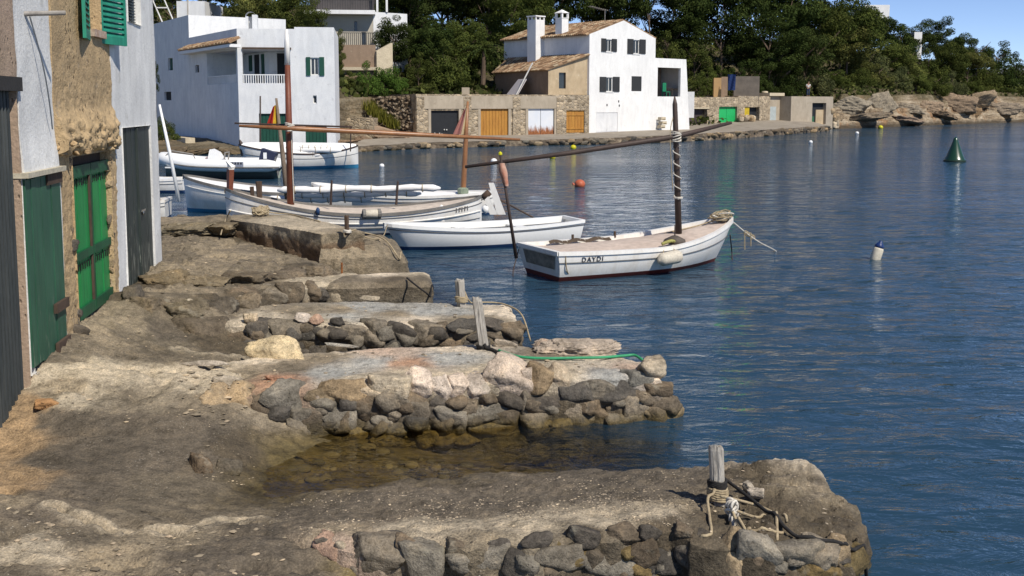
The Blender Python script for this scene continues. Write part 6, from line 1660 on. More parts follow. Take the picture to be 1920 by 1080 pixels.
class Boat:
    """hull with x towards the bow; 0..1 along; transom or double ended"""
    def __init__(s, name, label, stern, bow, beam, hs, hm, hb, mats, transom=True, wl=.05, flare=.8, rake=.35, srake=.0, cover=None, cdrop=.07, group=None, line=.62, fullness=.75, rail=M_BW, rub=True, stern_w=.8, deckrise=.1):
        stern = Vector(stern); bow = Vector(bow); s.o = Vector((stern.x, stern.y, 0)); d = bow - stern; d.z = 0; s.L = d.length; s.d = d.normalized(); s.n = Vector((-s.d.y, s.d.x, 0))
        s.t = thing(name, label, 'boat', (stern + bow) / 2 * Vector((1, 1, 0)) if False else Vector(((stern.x + bow.x) / 2, (stern.y + bow.y) / 2, 0)), group)
        s.beam, s.hs, s.hm, s.hb, s.transom, s.rake, s.srake, s.full, s.stw, s.wl = beam, hs, hm, hb, transom, rake, srake, fullness, stern_w, wl
        N = 44; T = np.linspace(0, 1, N)
        zr_b = np.linspace(-.25, wl, 4); 
        def strip(k0, k1, M_, side): return [[s.P(t, k0 + (k1 - k0) * j / (M_ - 1), side) for t in T] for j in range(M_)]
        # bottom band, then topsides
        m = MB(); m2 = MB()
        for sd in (-1, 1):
            m.grid([[s.H(t, z, sd) for t in T] for z in zr_b])
            m2.grid([[s.H(t, wl + (s.sheer(t) - wl) * j / 9, sd) for t in T] for j in range(10)])
        if transom:
            zz = np.linspace(-.25, wl, 4); m.grid([[s.H(0, z, -1).lerp(s.H(0, z, 1), k / 6) for k in range(7)] for z in zz])
            zz = np.linspace(wl, s.sheer(0), 8); mt = MB(); mt.grid([[s.H(0, z, -1).lerp(s.H(0, z, 1), k / 6) for k in range(7)] for z in zz]); mt.build('transom', mats.get('transom', mats['side']), s.t, True)
        m.build('hull_bottom', mats['bottom'], s.t, True); m2.build('hull', mats['side'], s.t, True)
        # rails
        rm = MB()
        for sd in (-1, 1):
            rw = .035
            a = [s.H(t, s.sheer(t), sd) + s.n * sd * .02 for t in T]; b = [s.H(t, s.sheer(t), sd) - s.n * sd * .07 for t in T]
            up = Vector((0, 0, .03)); dn = Vector((0, 0, -.035))
            rm.grid([[p + dn for p in a], [p + up for p in a], [p + up for p in b], [p + dn * 3 for p in b]])
        if transom:
            a = s.H(0, s.sheer(0), -1); b = s.H(0, s.sheer(0), 1); f = s.d * .07; k_ = s.d * -.02
            up = Vector((0, 0, .031)); dn = Vector((0, 0, -.036)); rm.hexa([a + k_ + dn, b + k_ + dn, b + f + dn, a + f + dn, a + k_ + up, b + k_ + up, b + f + up, a + f + up])
        rm.build('gunwale', rail, s.t)
        if rub:
            for sd in (-1, 1):
                rb = MB(); pts = []
                for t in T: z = wl + (s.sheer(t) - wl) * line; pts.append(s.H(t, z, sd) + s.n * sd * .004)
                rb.tube(pts, .011, 5); rb.build('rubbing_strake', rub if not isinstance(rub, bool) else M_LINE, s.t)
        if cover:
            g_ = []
            for t in np.linspace(.02, .985, 40):
                z = s.sheer(t) - cdrop; p0 = s.H(t, z, -1) + s.n * .06; p1 = s.H(t, z, 1) - s.n * .06
                row_ = []
                for k in np.linspace(0, 1, 12):
                    p = p0.lerp(p1, k); hgt = deckrise * math.sin(math.pi * k) * math.sin(math.pi * min(1, max(0, t)) ) ** .6
                    p.z += hgt + .02 * float(fbm(np.array([t * 7]), np.array([k * 3.0]), s.L, 3)[0]); row_.append(p)
                g_.append(row_)
            m = MB(); m.grid(g_); m.build('deck_cover', cover, s.t, True)
        s.N = N
    def sheer(s, t):
        return s.hm + (s.hs - s.hm) * max(0, (.45 - t) / .45) ** 2 + (s.hb - s.hm) * max(0, (t - .45) / .55) ** 2
    def half(s, t):
        if s.transom: w = s.stw + (1 - s.stw) * math.sin(min(t / .5, 1) * math.pi / 2)
        else: w = max(0.0, min(1, t / .48)); w = math.sin(w * math.pi / 2) ** s.full
        if t > .5: w *= math.cos((t - .5) / .5 * math.pi / 2) ** s.full
        return max(w, .012) * s.beam / 2
    def H(s, t, z, side):
        sh = s.sheer(t); k = min(1, max(0, (z + .25) / (sh + .25)))
        prof = math.sin(min(1, k * 1.05) * math.pi / 2) ** (.30 + .55 * max(0, (t - .55) / .45) + (0 if s.transom else .55 * max(0, (.45 - t) / .45)))
        y = s.half(t) * (prof * .93 + .07 * k) * side
        x = t * s.L + s.rake * max(0, (t - .6) / .4) ** 2 * (k - .55) * 1.0
        x += -s.srake * max(0, (.3 - t) / .3) * (k - .4)
        p = s.o + s.d * x + s.n * y
        return Vector((p.x, p.y, z))
    def pt(s, t, k, dz=0):
        """point inside: t along, k across -1..1"""
        p = s.H(t, s.sheer(t), 1).lerp(s.H(t, s.sheer(t), -1), (1 - k) / 2); p.z += dz; return p

def rope(name, pts, r, m, parent=None, label=None, n=8, cat='rope', sides=7):
    mb = MB(); mb.tube(spline(pts, n), r, sides); o = mb.build(name, m, parent, True)
    if label: o['label'] = label
    if label and cat: o['category'] = cat
    return o


def ties(a, b, r, n, parent, sag=0.0):
    for i in range(n):
        c = a + (b - a) * ((i + .7) / (n + .4)); d_ = (b - a).normalized(); e1_ = d_.orthogonal().normalized(); e2_ = d_.cross(e1_)
        mm_ = MB(); mm_.tube([c + (e1_ * math.cos(t) + e2_ * math.sin(t)) * r * 1.06 for t in np.linspace(0, 6.2832, 13)], .012, 5); mm_.build('sail_tie', M_ROPE, parent)
# --- the white boat with a dark mast
st = (P(1053, 524, 0) + P(980, 514, 0)) / 2
bw = P(1352, 487, 0)
B1 = Boat('sailing_boat', 'white open boat with dark mast and long slanting yard, canvas cover and red bottom', st, bw, 1.75, .50, .46, .80, {'side': M_BW, 'bottom': M_RED, 'transom': M_BW}, wl=.08, rake=.52, srake=.16, cover=M_TARP, cdrop=.05, line=.60, fullness=.62, stern_w=.80)
# dark weathered patch on the transom
a = B1.H(0, .44, -1); b = B1.H(0, .44, 1); c = B1.H(0, .20, 1); d = B1.H(0, .2, -1); off = -B1.d * .012
m = MB(); m.quad(d.lerp(c, .12) + off, d.lerp(c, .86) + off, a.lerp(b, .86) + off, a.lerp(b, .08) + off); m.build('transom_board', mat('mildewed_board', (.33, .30, .25), (.11, .10, .08), 4, .9, .3, stain=(.42, .38, .3), sscale=5, samt=.5), B1.t)
# name
def text(name, body, p, right, up, size, m, parent):
    cu = bpy.data.curves.new(name, 'FONT'); cu.body = body; cu.size = size; cu.extrude = .003; cu.space_character = 1.25; cu.materials.append(m)
    o0 = bpy.data.objects.new(name, cu); COL.objects.link(o0); bpy.context.view_layer.update()
    me = bpy.data.meshes.new_from_object(o0.evaluated_get(bpy.context.evaluated_depsgraph_get())); bpy.data.objects.remove(o0)
    o = bpy.data.objects.new(name, me); COL.objects.link(o)
    r = Vector(right).normalized(); u = Vector(up); u = (u - r * u.dot(r)).normalized(); nn = r.cross(u)
    M_ = Matrix((r, u, nn)).transposed().to_4x4(); M_.translation = Vector(p) - base_of(parent); o.parent = parent; o.matrix_local = M_
    return o
sd = -1 if (B1.H(.1, .3, -1) - CAM).length < (B1.H(.1, .3, 1) - CAM).length else 1
ta = .095; p0 = B1.H(ta, .335, sd); p1 = B1.H(ta + .09, .335, sd); pu = B1.H(ta, .43, sd)
out = B1.n * sd
text('name_lettering', 'DAYDI', p0 + out * .012, p1 - p0, pu - p0, .118, M_NAME, B1.t)
# mast, yard
mb_ = PY(1272, 416, dep(B1.pt(.69, 0)) if False else B1.pt(.69, 0).y)
mt0 = B1.pt(.70, 0.05); yM = mt0.y
mt1 = PY(1265, 181, yM + .02); mt0 = PY(1272, 418, yM)
m = MB(); m.tube([mt0 - (mt1 - mt0) * .1, mt0.lerp(mt1, .5), mt1 - (mt1 - mt0) * .06, mt1], [.062, .056, .046, .012], 10); MAST = m.build('mast', M_DKSP, B1.t, True)
y0 = PY(872, 313, yM - .75); yc = PY(1268, 256, yM - .08); y1 = PY(1371, 230, yM + .35)
m = MB(); m.tube([y0, y0.lerp(yc, .5) + Vector((0, 0, -.02)), yc, y1], [.028, .045, .052, .03], 9); YARD = m.build('yard', M_DKSP, B1.t, True)
# lashings
for k in range(5): 
    c = yc + Vector((0, 0, -.06 + k * .03)); m = MB(); m.tube([c + Vector((math.cos(t) * .085, math.sin(t) * .09, .03 * math.sin(t + k))) for t in np.linspace(0, 6.28, 14)], .013, 5); m.build('lashing', M_ROPEW, MAST)
hp = []
for k in range(70):
    t = k / 69; c = yc.lerp(mt0, .10 + t * .62); a_ = t * 30; hp.append(c + Vector((math.cos(a_), math.sin(a_), 0)) * .066)
m = MB(); m.tube(hp, .011, 5); m.build('halyard', M_ROPEW, MAST)
for k in range(6):
    c = yc.lerp(mt0, .70 + k * .008); m = MB(); m.tube([c + Vector((math.cos(t) * .08, math.sin(t) * .08, .01 * k)) for t in np.linspace(0, 6.28, 12)], .013, 5); m.build('lashing', M_ROPEW, MAST)
rope('stay', [mt1 - Vector((0.02, 0, .35)), yc + Vector((-.12, -.05, -.0)), mt0.lerp(yc, .5) + Vector((-.09, -.05, -.2))], .008, M_ROPE, MAST)
# rudder-head pole with a furled pennant
rp0 = B1.H(0, .02, 0) - B1.d * .06; rp0 = PY(968, 484, B1.H(0, .3, 1).lerp(B1.H(0, .3, -1), .35).y - .10); rp1 = PY(938, 290, rp0.y - .05)
m = MB(); m.tube([rp0, rp1], [.032, .020], 8); POL = m.build('flag_pole', M_DKSP, B1.t, True)
pf = MB(); q0 = rp1.lerp(rp0, .08); q1 = rp1.lerp(rp0, .30)
rows = []
for i in range(9):
    t = i / 8; c = q0.lerp(q1, t); rows.append([c + Vector((math.cos(a_) * (.045 + .025 * math.sin(t * 4 + a_ * 2)) + .015 * t, math.sin(a_) * .045, 0)) for a_ in np.linspace(0, 6.28, 11)])
pf.grid(rows); pf.build('pennant', mat('faded_pennant', (.50, .36, .28), (.42, .16, .10), 6, .95, .4, 10, .02), POL, True)
m = MB(); m.lathe(rp1 + Vector((0, 0, .0)), [(0, -.03), (.035, 0), (.035, .03), (0, .06)], 8); m.build('pole_cap', mat('yellow_cap', (.62, .58, .02), None, 3, .4, 0), POL)
# fender, ropes on the rail, coil at the bow
pf_ = B1.H(.505, .31, sd) + out * .12
m = MB(); ax = B1.d + Vector((0, 0, .10)); m.lathe(pf_ - ax.normalized() * .25, [(0, 0), (.07, .02), (.115, .08), (.12, .42), (.08, .48), (0, .5)], 14, ax); FN = m.build('fender', M_FEND, B1.t, True)
rope('fender_line', [B1.H(.49, B1.sheer(.49), sd), pf_ - ax * .16 + Vector((0, 0, .03))], .008, M_ROPE, FN); rope('fender_line', [B1.H(.54, B1.sheer(.54), sd), pf_ + ax * .17 + Vector((0, 0, .05))], .008, M_ROPE, FN)
pc = B1.pt(.955, .1, .0)
for k in range(13):
    m = MB(); r = random.uniform(.08, .17); tl = Vector((random.uniform(-.5, .5), random.uniform(-.5, .5), 1)).normalized(); a_ = tl.orthogonal().normalized(); b_ = tl.cross(a_); c = pc + Vector((random.uniform(-.10, .10), random.uniform(-.08, .08), .02 + k * .012))
    m.tube([c + (a_ * math.cos(t) + b_ * math.sin(t)) * r * (1 + .1 * math.sin(3 * t)) for t in np.linspace(0, 6.0, 16)], .013, 5); m.build('rope_loop', random.choice([M_ROPE, M_ROPE, M_ROPEW]), B1.t)
m = MB(); tp = B1.pt(.63, -.55 if sd < 0 else .55, .02); m.lathe(tp, [(0, .1), (.05, .1), (.19, .03), (.2, -.02), (.19, -.04), (0, -.04)], 14); m.build('hatch_pad', mat('dark_pad', (.12, .10, .085), (.07, .06, .05), 6, .9, .4), B1.t, True)
m = MB(); m.tube([tp + Vector((0, 0, 0)), tp + Vector((.0, 0, .30))], .012, 6); m.build('pin', M_DKSP, B1.t)
rope('deck_line', [B1.pt(.70, .3, .03), B1.pt(.78, .2, .05), B1.pt(.86, .35, .02), B1.pt(.94, .2, .05)], .013, M_ROPE, B1.t)
rope('deck_line', [B1.pt(.52, .75 * sd, .05), B1.pt(.56, .8 * sd, .09), B1.pt(.6, .7 * sd, .05)], .03, mat('yellow_green_line', (.38, .36, .12), None, 20, .9, .4), B1.t)
m = MB()
for i in range(14):
    t0 = .14 + i * .024; p = B1.pt(t0, -.78 * sd, .045 + .02 * math.sin(i * 1.3)); q_ = B1.pt(t0 + .024, -.78 * sd, .045 + .02 * math.sin(i * 1.3 + 1.3)); w_ = .03 + .03 * abs(math.sin(i * .8)); m.quad(p + B1.n * w_, q_ + B1.n * w_, q_ - B1.n * w_ * .5 + Vector((0, 0, -.05)), p - B1.n * w_ * .5 + Vector((0, 0, -.05)))
m.build('cover_gap', mat('dark_gap', (.09, .065, .045), None, 3, .9, 0), B1.t)
for tt in (.28, .52): m = MB(); p = B1.pt(tt, -.93 * sd, .0); m.tube([p, p + Vector((0, 0, .12))], .025, 7); m.build('thole_pin', M_OLDW, B1.t)
# mooring line from the bow
bp_ = B1.H(.995, B1.sheer(1), 1); e_ = P(1455, 471, 0); md = PY(1398, 436, bp_.y + .1)
rope('mooring_line', [bp_, md, PY(1425, 455, bp_.y + .2), e_, e_ + Vector((.3, .1, -.25))], .013, M_ROPEW, None, 'pale mooring line from the bow of the boat with dark mast into the water')
kn = MB(); 
for k in range(5): c = md.lerp(e_, k * .06); kn.tube([c + Vector((math.cos(t) * .03, .02 * math.sin(t * 2), math.sin(t) * .035)) for t in np.linspace(0, 6.28, 10)], .012, 5)
for dx, L in ((-.02, .34), (.10, .27)): kn.tube([md + Vector((dx, 0, 0)), md + Vector((dx + .01, 0, -L))], .012, 5)
o = kn.build('rope_knot', M_ROPE); tag(o, 'knotted rope with two hanging tails on the mooring line at the bow', 'knot')
rope('stern_line', [B1.H(.03, B1.sheer(0), sd) , B1.H(.03, .2, sd) + out * .02, P(1075, 528, -.05)], .010, M_ROPE, B1.t)
rope('stern_line', [B1.H(0, .4, -sd), P(962, 510, .05), P(965, 527, -.03)], .010, M_DKSP, B1.t)
rope('stem_line', [B1.H(.98, .5, sd) + B1.d * .08, P(1372, 470, .1), P(1374, 500, -.05)], .012, M_DKSP, B1.t)

# --- plain white dinghy behind
s0 = P(1072, 452, 0) + Vector((.0, .25, 0)); b0 = P(752, 474, 0) + Vector((-.15, .35, 0))
B2 = Boat('dinghy', 'plain white rowing dinghy with dark blue bottom lying behind the mooring lump', s0, b0, 1.35, .46, .40, .55, {'side': M_BW2, 'bottom': M_BLUE}, wl=.08, rake=.55, srake=.12, cover=mat('dinghy_inside', (.62, .61, .58), (.5, .49, .46), 3, .6, .1), cdrop=.16, rail=M_BW2, line=.80, fullness=.55, stern_w=.72, deckrise=-.05)
m = MB(); p = B2.pt(.04, 0, -.05); 
for t_ in (.3, .62): a = B2.pt(t_, -.92, -.08); b = B2.pt(t_, .92, -.08); w_ = B2.d * .11; m = MB(); u_ = Vector((0, 0, .03)); m.hexa([a - w_, b - w_, b + w_, a + w_, a - w_ + u_, b - w_ + u_, b + w_ + u_, a + w_ + u_]); m.build('thwart', M_BW2, B2.t)
rope('painter', [B2.H(.99, B2.sheer(1), 1), P(712, 448, .75), P(665, 437, .9), P(652, 432, .98)], .010, M_ROPE, None, 'tan painter rope from the dinghy bow to the stub post on the quay block')

# --- large white double-ended boat with red-brown mast
b3l = PY(428, 405, 23.0); b3r = P(903, 428, 0) 
B3 = Boat('fishing_boat', 'white double ended fishing boat with red-brown stem post and mast behind the quay block', (b3r.x, b3r.y, 0), (b3l.x, 22.9, 0), 1.95, .78, .50, 1.10, {'side': M_BW, 'bottom': M_BLUE}, transom=False, wl=.06, rake=.1, cover=M_TARP2, cdrop=.02, rail=M_GRIM, line=.8, fullness=.55, deckrise=.06)
sd3 = -1 if B3.H(.5, .3, -1).y < B3.H(.5, .3, 1).y else 1
for k_, mm in ((.55, M_BW), (.30, M_LINE)):
    m = MB(); m.tube([B3.H(t, .06 + (B3.sheer(t) - .06) * k_, sd3) + B3.n * sd3 * .01 for t in np.linspace(0.01, .99, 40)], .018 if mm is M_BW else .008, 5); m.build('strake', mm, B3.t)
pb = B3.H(1, 1.0, 1)
m = MB(); t0 = PY(431, 352, pb.y); t1 = PY(432, 318, pb.y); m.tube([t0 + Vector((0, 0, -.5)), t0, t1 + Vector((0, 0, -.0))], [.06, .075, .085], 4); SP = m.build('stem_post', M_REDW, B3.t)
m = MB(); m.tube([t1, t1 + Vector((.05, 0, .05)), t1 + Vector((-.09, 0, .20))], [.08, .075, .02], 4); m.build('post_cap', M_BW, SP)
for u, v0_, v1_, nm, r_, mm in ((487, 376, 340, 'bitt', .075, M_OLDW), (474, 376, 350, 'bitt', .05, M_OLDW)):
    m = MB(); yy = pb.y + .25; m.tube([PY(u, v0_, yy), PY(u - 2, v1_, yy)], [r_ * .8, r_], 6); m.build(nm, mm, B3.t)
m0 = PY(545, 378, pb.y + .25); m1 = PY(539, 118, pb.y + .3); m2 = PY(537, 55, pb.y + .3)
m = MB(); m.tube([m0 - Vector((0, 0, .3)), m0.lerp(m1, .5), m1], [.085, .078, .062], 10); M3 = m.build('mast', M_REDW, B3.t, True)
m = MB(); m.tube([m1 - Vector((0, 0, .05)), m1 + Vector((0, 0, .45)), m2], [.066, .06, .03], 8); m.build('mast_top', M_BW, M3, True)
ya = PY(448, 236, pb.y - .3); yb = PY(975, 262, 24.6)
m = MB(); m.tube([ya, ya.lerp(yb, .2), ya.lerp(yb, .6), yb], [.03, .06, .058, .03], 9); m.build('yard', M_VARN, B3.t, True)
m = MB(); m.tube([PY(440, 231, pb.y + .5), PY(660, 238, pb.y + .5)], .02, 6); m.build('boathook', M_DKSP, B3.t)
for k in range(5): c = PY(543, 238, pb.y + .1) + Vector((0, 0, k * .03 - .06)); m = MB(); m.tube([c + Vector((math.cos(t) * .10, math.sin(t) * .1, .03 * math.sin(t + k))) for t in np.linspace(0, 6.28, 12)], .016, 5); m.build('lashing', M_ROPEW, M3)
rope('stay', [PY(546, 240, pb.y + .2), PY(548, 300, pb.y + .2), PY(551, 380, pb.y + .2)], .011, M_ROPEW, M3)
# canvas bundle, fenders and line coil
for u, v, w_, nm in ((697, 401, .36, 'fender'),):
    p = PY(u, v, B3.H(.42, .5, sd3).y - .12); m = MB(); m.lathe(p - B3.d * w_ / 2, [(0, 0), (.07, .02), (.10, .05), (.10, w_ - .05), (.07, w_ - .02), (0, w_)], 14, B3.d); F3 = m.build(nm, M_FEND, B3.t, True)
    for e in (-.17, .17): m = MB(); m.lathe(p + B3.d * e - B3.d * .05, [(.06, 0), (.115, .02), (.115, .08), (.06, .1)], 12, B3.d); m.build('fender_band', M_GRIM, F3)
p = PY(828, 402, B3.H(.12, .4, sd3).y - .12); m = MB(); m.lathe(p - Vector((0, 0, .24)), [(0, 0), (.075, .03), (.085, .1), (.08, .36), (.03, .46), (0, .47)], 12); m.build('fender', M_BW, B3.t, True)
p = PY(596, 397, B3.H(.66, .5, sd3).y - .08); m = MB(); m.lathe(p - Vector((0, 0, .07)), [(0, 0), (.04, .0), (.045, .12), (.02, .16), (0, .17)], 10); m.build('bottle_float', M_BLUE, B3.t, True)
for k, u in enumerate((620, 743)): m = MB(); yy = pb.y + .3 + k * .5; m.tube([PY(u, 384, yy), PY(u + (2 if k == 0 else 3), 340 if k else 338, yy)], [.03, .024], 6); m.build('crutch', M_DKSP, B3.t)
# hull number strokes near each end
for (t0_, n_, zk) in ((.80, 5, .45), (.075, 5, .68)):
    m = MB()
    for i in range(n_):
        t_ = t0_ + i * .0125 * (1 if t0_ > .5 else 1); z_ = .06 + (B3.sheer(t_) - .06) * zk; p = B3.H(t_, z_, sd3) + B3.n * sd3 * .014; q_ = B3.H(t_, z_ + .11, sd3) + B3.n * sd3 * .014; w_ = B3.d * .014
        m.quad(p - w_, p + w_, q_ + w_, q_ - w_)
        if i % 2: m.quad(q_ - w_ * 3 - Vector((0, 0, .02)), q_ + w_ - Vector((0, 0, .02)), q_ + w_, q_ - w_ * 3)
    m.build('registration_marks', M_GRIM, B3.t)

# --- second fishing boat behind it, bow showing at left
b4l = P(349, 397, 0); b4l = Vector((b4l.x, b4l.y, 0))
B4 = Boat('fishing_boat', 'white fishing boat with light blue waterline, its bow left of the red-brown stem post', (b4l.x + 5.8, b4l.y - .3, 0), b4l, 1.9, .7, .60, 1.02, {'side': M_BW, 'bottom': M_LBLUE}, transom=False, wl=.12, rake=.1, cover=M_CANV, cdrop=.03, rail=M_GRIM, line=.74, fullness=.5, rub=M_BW)
p4 = B4.H(1, 1, 1)
for k, (ua, va, ub, vb_, r_) in enumerate(((520, 357, 826, 352, .085), (540, 366, 790, 362, .075), (500, 374, 700, 371, .10))):
    yy = 25.6 + .2 * k; a = PY(ua, va, yy); b = PY(ub, vb_, yy); m = MB(); m.tube([a + (b - a) * t + Vector((0, 0, .015 * math.sin(t * 17 + k))) for t in np.linspace(0, 1, 24)], [r_ * (.35 if t in (0, 23) else 1 + .12 * math.sin(t * 2.1 + k)) for t in range(24)], 9); FS = m.build('furled_sail', M_CANV, B4.t, True); ties(a, b, r_ * 1.08, 6, FS)
m = MB(); yy = 25.8; m.tube([PY(541, 392, yy), PY(530, 290, yy), PY(518, 184, yy)], [.075, .06, .03], 8); FP4 = m.build('flag_pole', mat('bare_wood', (.24, .19, .14), (.15, .11, .08), 3, .8, .4), B4.t, True)
fl_ = MB(); fy = MB(); c0 = PY(519, 196, yy); c1 = PY(523, 238, yy)
def drape(c0, c1, x0, x1, nph):
    rows = []
    for i in range(9):
        t = i / 8; c = c0.lerp(c1, t); wd = .10 + .24 * t
        rows.append([c + Vector((-wd * k, .05 * math.sin(k * 9 + nph), -.05 * k * (1 - t))) for k in np.linspace(x0, x1, 7)])
    return rows
m = MB(); m.grid(drape(c0, c1, .45, 1.0, 0)); f = m.build('flag', M_FLR, FP4, True)
m = MB(); m.grid(drape(c0, c1, -.1, .45, .5)); f2 = m.build('flag', M_FLY, FP4, True)

# --- third boat behind: varnished mast with a faded flag
B5 = Boat('fishing_boat', 'white boat with a varnished mast, faded flag and raised white rudder behind the larger boat', (P(925, 405, 0).x, 27.6, 0), (P(600, 395, 0).x, 28.2, 0), 1.9, .62, .52, .8, {'side': M_BW, 'bottom': M_BLUE}, transom=False, wl=.06, cover=M_CANV, cdrop=.02, rail=M_BW, line=.7, fullness=.55)
yy = 27.4; m = MB(); a = PY(868, 364, yy); b = PY(877, 190, yy); m.tube([a - Vector((0, 0, .4)), a, a.lerp(b, .6), b], [.08, .08, .065, .03], 9); M5 = m.build('mast', M_VARN, B5.t, True)
m = MB(); m.lathe(PY(868, 358, yy) - Vector((0, 0, .1)), [(.08, 0), (.15, .04), (.15, .16), (.08, .2)], 10); m.build('mast_collar', mat('greenish_collar', (.25, .30, .22), None, 5, .8, .2), M5)
c0 = PY(877, 202, yy - .03); c1 = PY(873, 252, yy - .03)
m = MB(); m.grid(drape(c0, c1, .35, 1.0, 1)); m.build('flag', mat('faded_red', (.45, .2, .17), None, 3, .9, 0), M5, True)
m = MB(); m.grid(drape(c0, c1, -.1, .35, 1.5)); m.build('flag', mat('faded_yellow', (.55, .43, .25), None, 3, .9, 0), M5, True)
yy = 26.0
for k, (ua, va, ub, vb_, w_) in enumerate(((921, 343, 940, 402, .11), (910, 365, 926, 402, .10))):
    a = PY(ua, va, yy); b = PY(ub, vb_, yy); m = MB(); dx = Vector((w_, 0, 0)); dy = Vector((0, .06, 0)); m.hexa([b - dx - dy, b + dx - dy, b + dx + dy, b - dx + dy, a - dx * .6 - dy, a + dx * .6 - dy, a + dx * .6 + dy, a - dx * .6 + dy]); m.build('rudder', M_BW, B5.t)
m = MB(); m.tube([PY(905, 372, yy), PY(918, 360, yy)], .09, 7); m.build('rope_bundle', M_OLDW, B5.t, True)
m = MB(); m.tube([PY(925, 368, yy), PY(1000, 408, yy)], .022, 6); m.build('tiller', M_OLDW, B5.t)
m = MB(); m.lathe(PY(910, 392, yy), [(0, -.12), (.1, -.06), (.1, .06), (0, .12)], 10); m.build('float', M_BW2, B5.t, True)

# --- small boats cut off by the boathouse corner
B6 = Boat('small_boat', 'small white boat with cream rail in front of the boathouse corner, under the slanting pole', (P(420, 402, 0).x - 1.2, 26.6, 0), (P(250, 402, 0).x, 26.4, 0), 1.3, .5, .45, .6, {'side': M_BW, 'bottom': M_BLUE}, wl=.06, cover=M_TARP2, cdrop=.05, rail=M_BW, line=.7, fullness=.55)
yy = 26.3; m = MB(); m.tube([PY(336, 378, yy), PY(318, 285, yy), PY(299, 196, yy)], [.05, .045, .03], 7); m.build('mast', M_BW2, B6.t, True)
B7 = Boat('small_boat', 'small white boat with dark blue bottom half hidden by the boathouse corner', (P(332, 366, 0).x, 34.6, 0), (P(200, 366, 0).x, 34.8, 0), 1.3, .48, .44, .6, {'side': M_BW, 'bottom': M_BLUE}, wl=.10, cover=M_BW2, cdrop=.05, rail=M_BW, line=.6, fullness=.55)

# --- inflatable
rl0 = P(312, 332, 0); rr0 = P(535, 334, 0)
ri = thing('inflatable_boat', 'white inflatable boat with console and dark outboard engine', 'boat', ((rl0.x + rr0.x) / 2, 40.8, 0))
yN = 40.2; LX = rr0.x - rl0.x
def rp(t, sdy, z): return Vector((rl0.x + LX * t, yN + .95 + sdy * .8, z))
path = [rp(1.0, -1, .55), rp(.6, -1, .55), rp(.3, -.95, .60), rp(.12, -.6, .72), rp(.02, 0, .82), rp(.12, .6, .72), rp(.3, .95, .6), rp(.6, 1, .55), rp(1.0, 1, .55)]
sp_ = spline(path, 8); m = MB(); m.tube(sp_, [.08 if i in (0, len(sp_) - 1) else (.2 if i in (1, len(sp_) - 2) else .25) for i in range(len(sp_))], 14); m.build('tube', M_BW2, ri, True)
m = MB(); m.tube([p + Vector((0, -.24 if p.y < yN + .95 else .24, -.06)) for p in sp_ if p.x > rl0.x + .4], .03, 6); m.build('rubbing_strake', M_GRIM, ri)
m = MB(); rows = []
for t in np.linspace(.04, .95, 16):
    w_ = .85 * min(1, (t / .3) ** .6); rows.append([rp(t, k * w_, (.05 if abs(k) < .01 else .42) - .35 * (1 - abs(k)) + (.25 * max(0, .25 - t) / .25)) for k in (-1, -.5, 0, .5, 1)])
m.grid(rows); m.build('hull', mat('grey_green_hull', (.24, .28, .26), (.18, .22, .2), 1, .5, .1), ri, True)
fI = Fr(Vector((rl0.x, yN + .95, 0)), (1, 0, 0), (0, 1))
m = MB(); fI.box(m, .4, LX - .2, -.7, .7, .45, .5); m.build('deck', M_BW2, ri)
a = (407 - 312) / (535 - 312) * LX; m = MB(); m.hexa([fI.pt(a - .2, -.4, .5), fI.pt(a + .55, -.4, .5), fI.pt(a + .55, .4, .5), fI.pt(a - .2, .4, .5), fI.pt(a - .05, -.35, 1.18), fI.pt(a + .2, -.35, 1.05), fI.pt(a + .2, .35, 1.05), fI.pt(a - .05, .35, 1.18)]); m.build('console', M_BW2, ri)
m = MB(); m.tube([fI.pt(a + .5, -.3, .6), fI.pt(a + .55, -.3, 1.05), fI.pt(a + .55, .3, 1.05), fI.pt(a + .5, .3, .6)], .03, 6); m.build('seat_rail', M_STEEL, ri)
a = (500 - 312) / 223 * LX; m = MB(); m.hexa([fI.pt(a - .25, -.25, .62), fI.pt(a + .35, -.25, .62), fI.pt(a + .35, .25, .62), fI.pt(a - .25, .25, .62), fI.pt(a - .1, -.2, 1.22), fI.pt(a + .5, -.2, 1.02), fI.pt(a + .5, .2, 1.02), fI.pt(a - .1, .2, 1.22)]); m.build('engine', mat('navy_cowl', (.03, .035, .07), None, 3, .4, 0), ri)
m = MB(); fI.box(m, a - .02, a + .12, -.262, -.255, .8, 1.05); m.build('engine_badge', M_BW2, ri)
m = MB(); fI.box(m, a + .1, a + .5, -.15, .15, .1, .62); m.build('engine_leg', M_GRIM, ri)
m = MB(); a = (445 - 312) / 223 * LX; fI.box(m, a, a + .62, -1.065, -1.045, .52, .72); m.build('grey_panel', mat('grey_patch', (.34, .36, .42), (.2, .22, .28), 8, .6, 0), ri)
m = MB(); 
for i in range(5): a2 = a + .06 + i * .11; fI.box(m, a2, a2 + .06, -1.075, -1.066, .62, .70)
m.build('registration_marks', M_NAME, ri)
m = MB(); m.tube([fI.pt(.35, -.5, .9), fI.pt(.6, -.55, 1.15), fI.pt(1.5, -.6, 1.0), fI.pt(1.6, -.6, .8)], .025, 6); m.build('bow_rail', M_STEEL, ri)
m = MB(); m.lathe(fI.pt(1.95, .1, .55), [(0, 0), (.16, .05), (.2, .18), (.15, .3), (0, .34)], 10); m.build('pink_fender', mat('pale_pink', (.6, .46, .43), None, 3, .7, 0), ri, True)

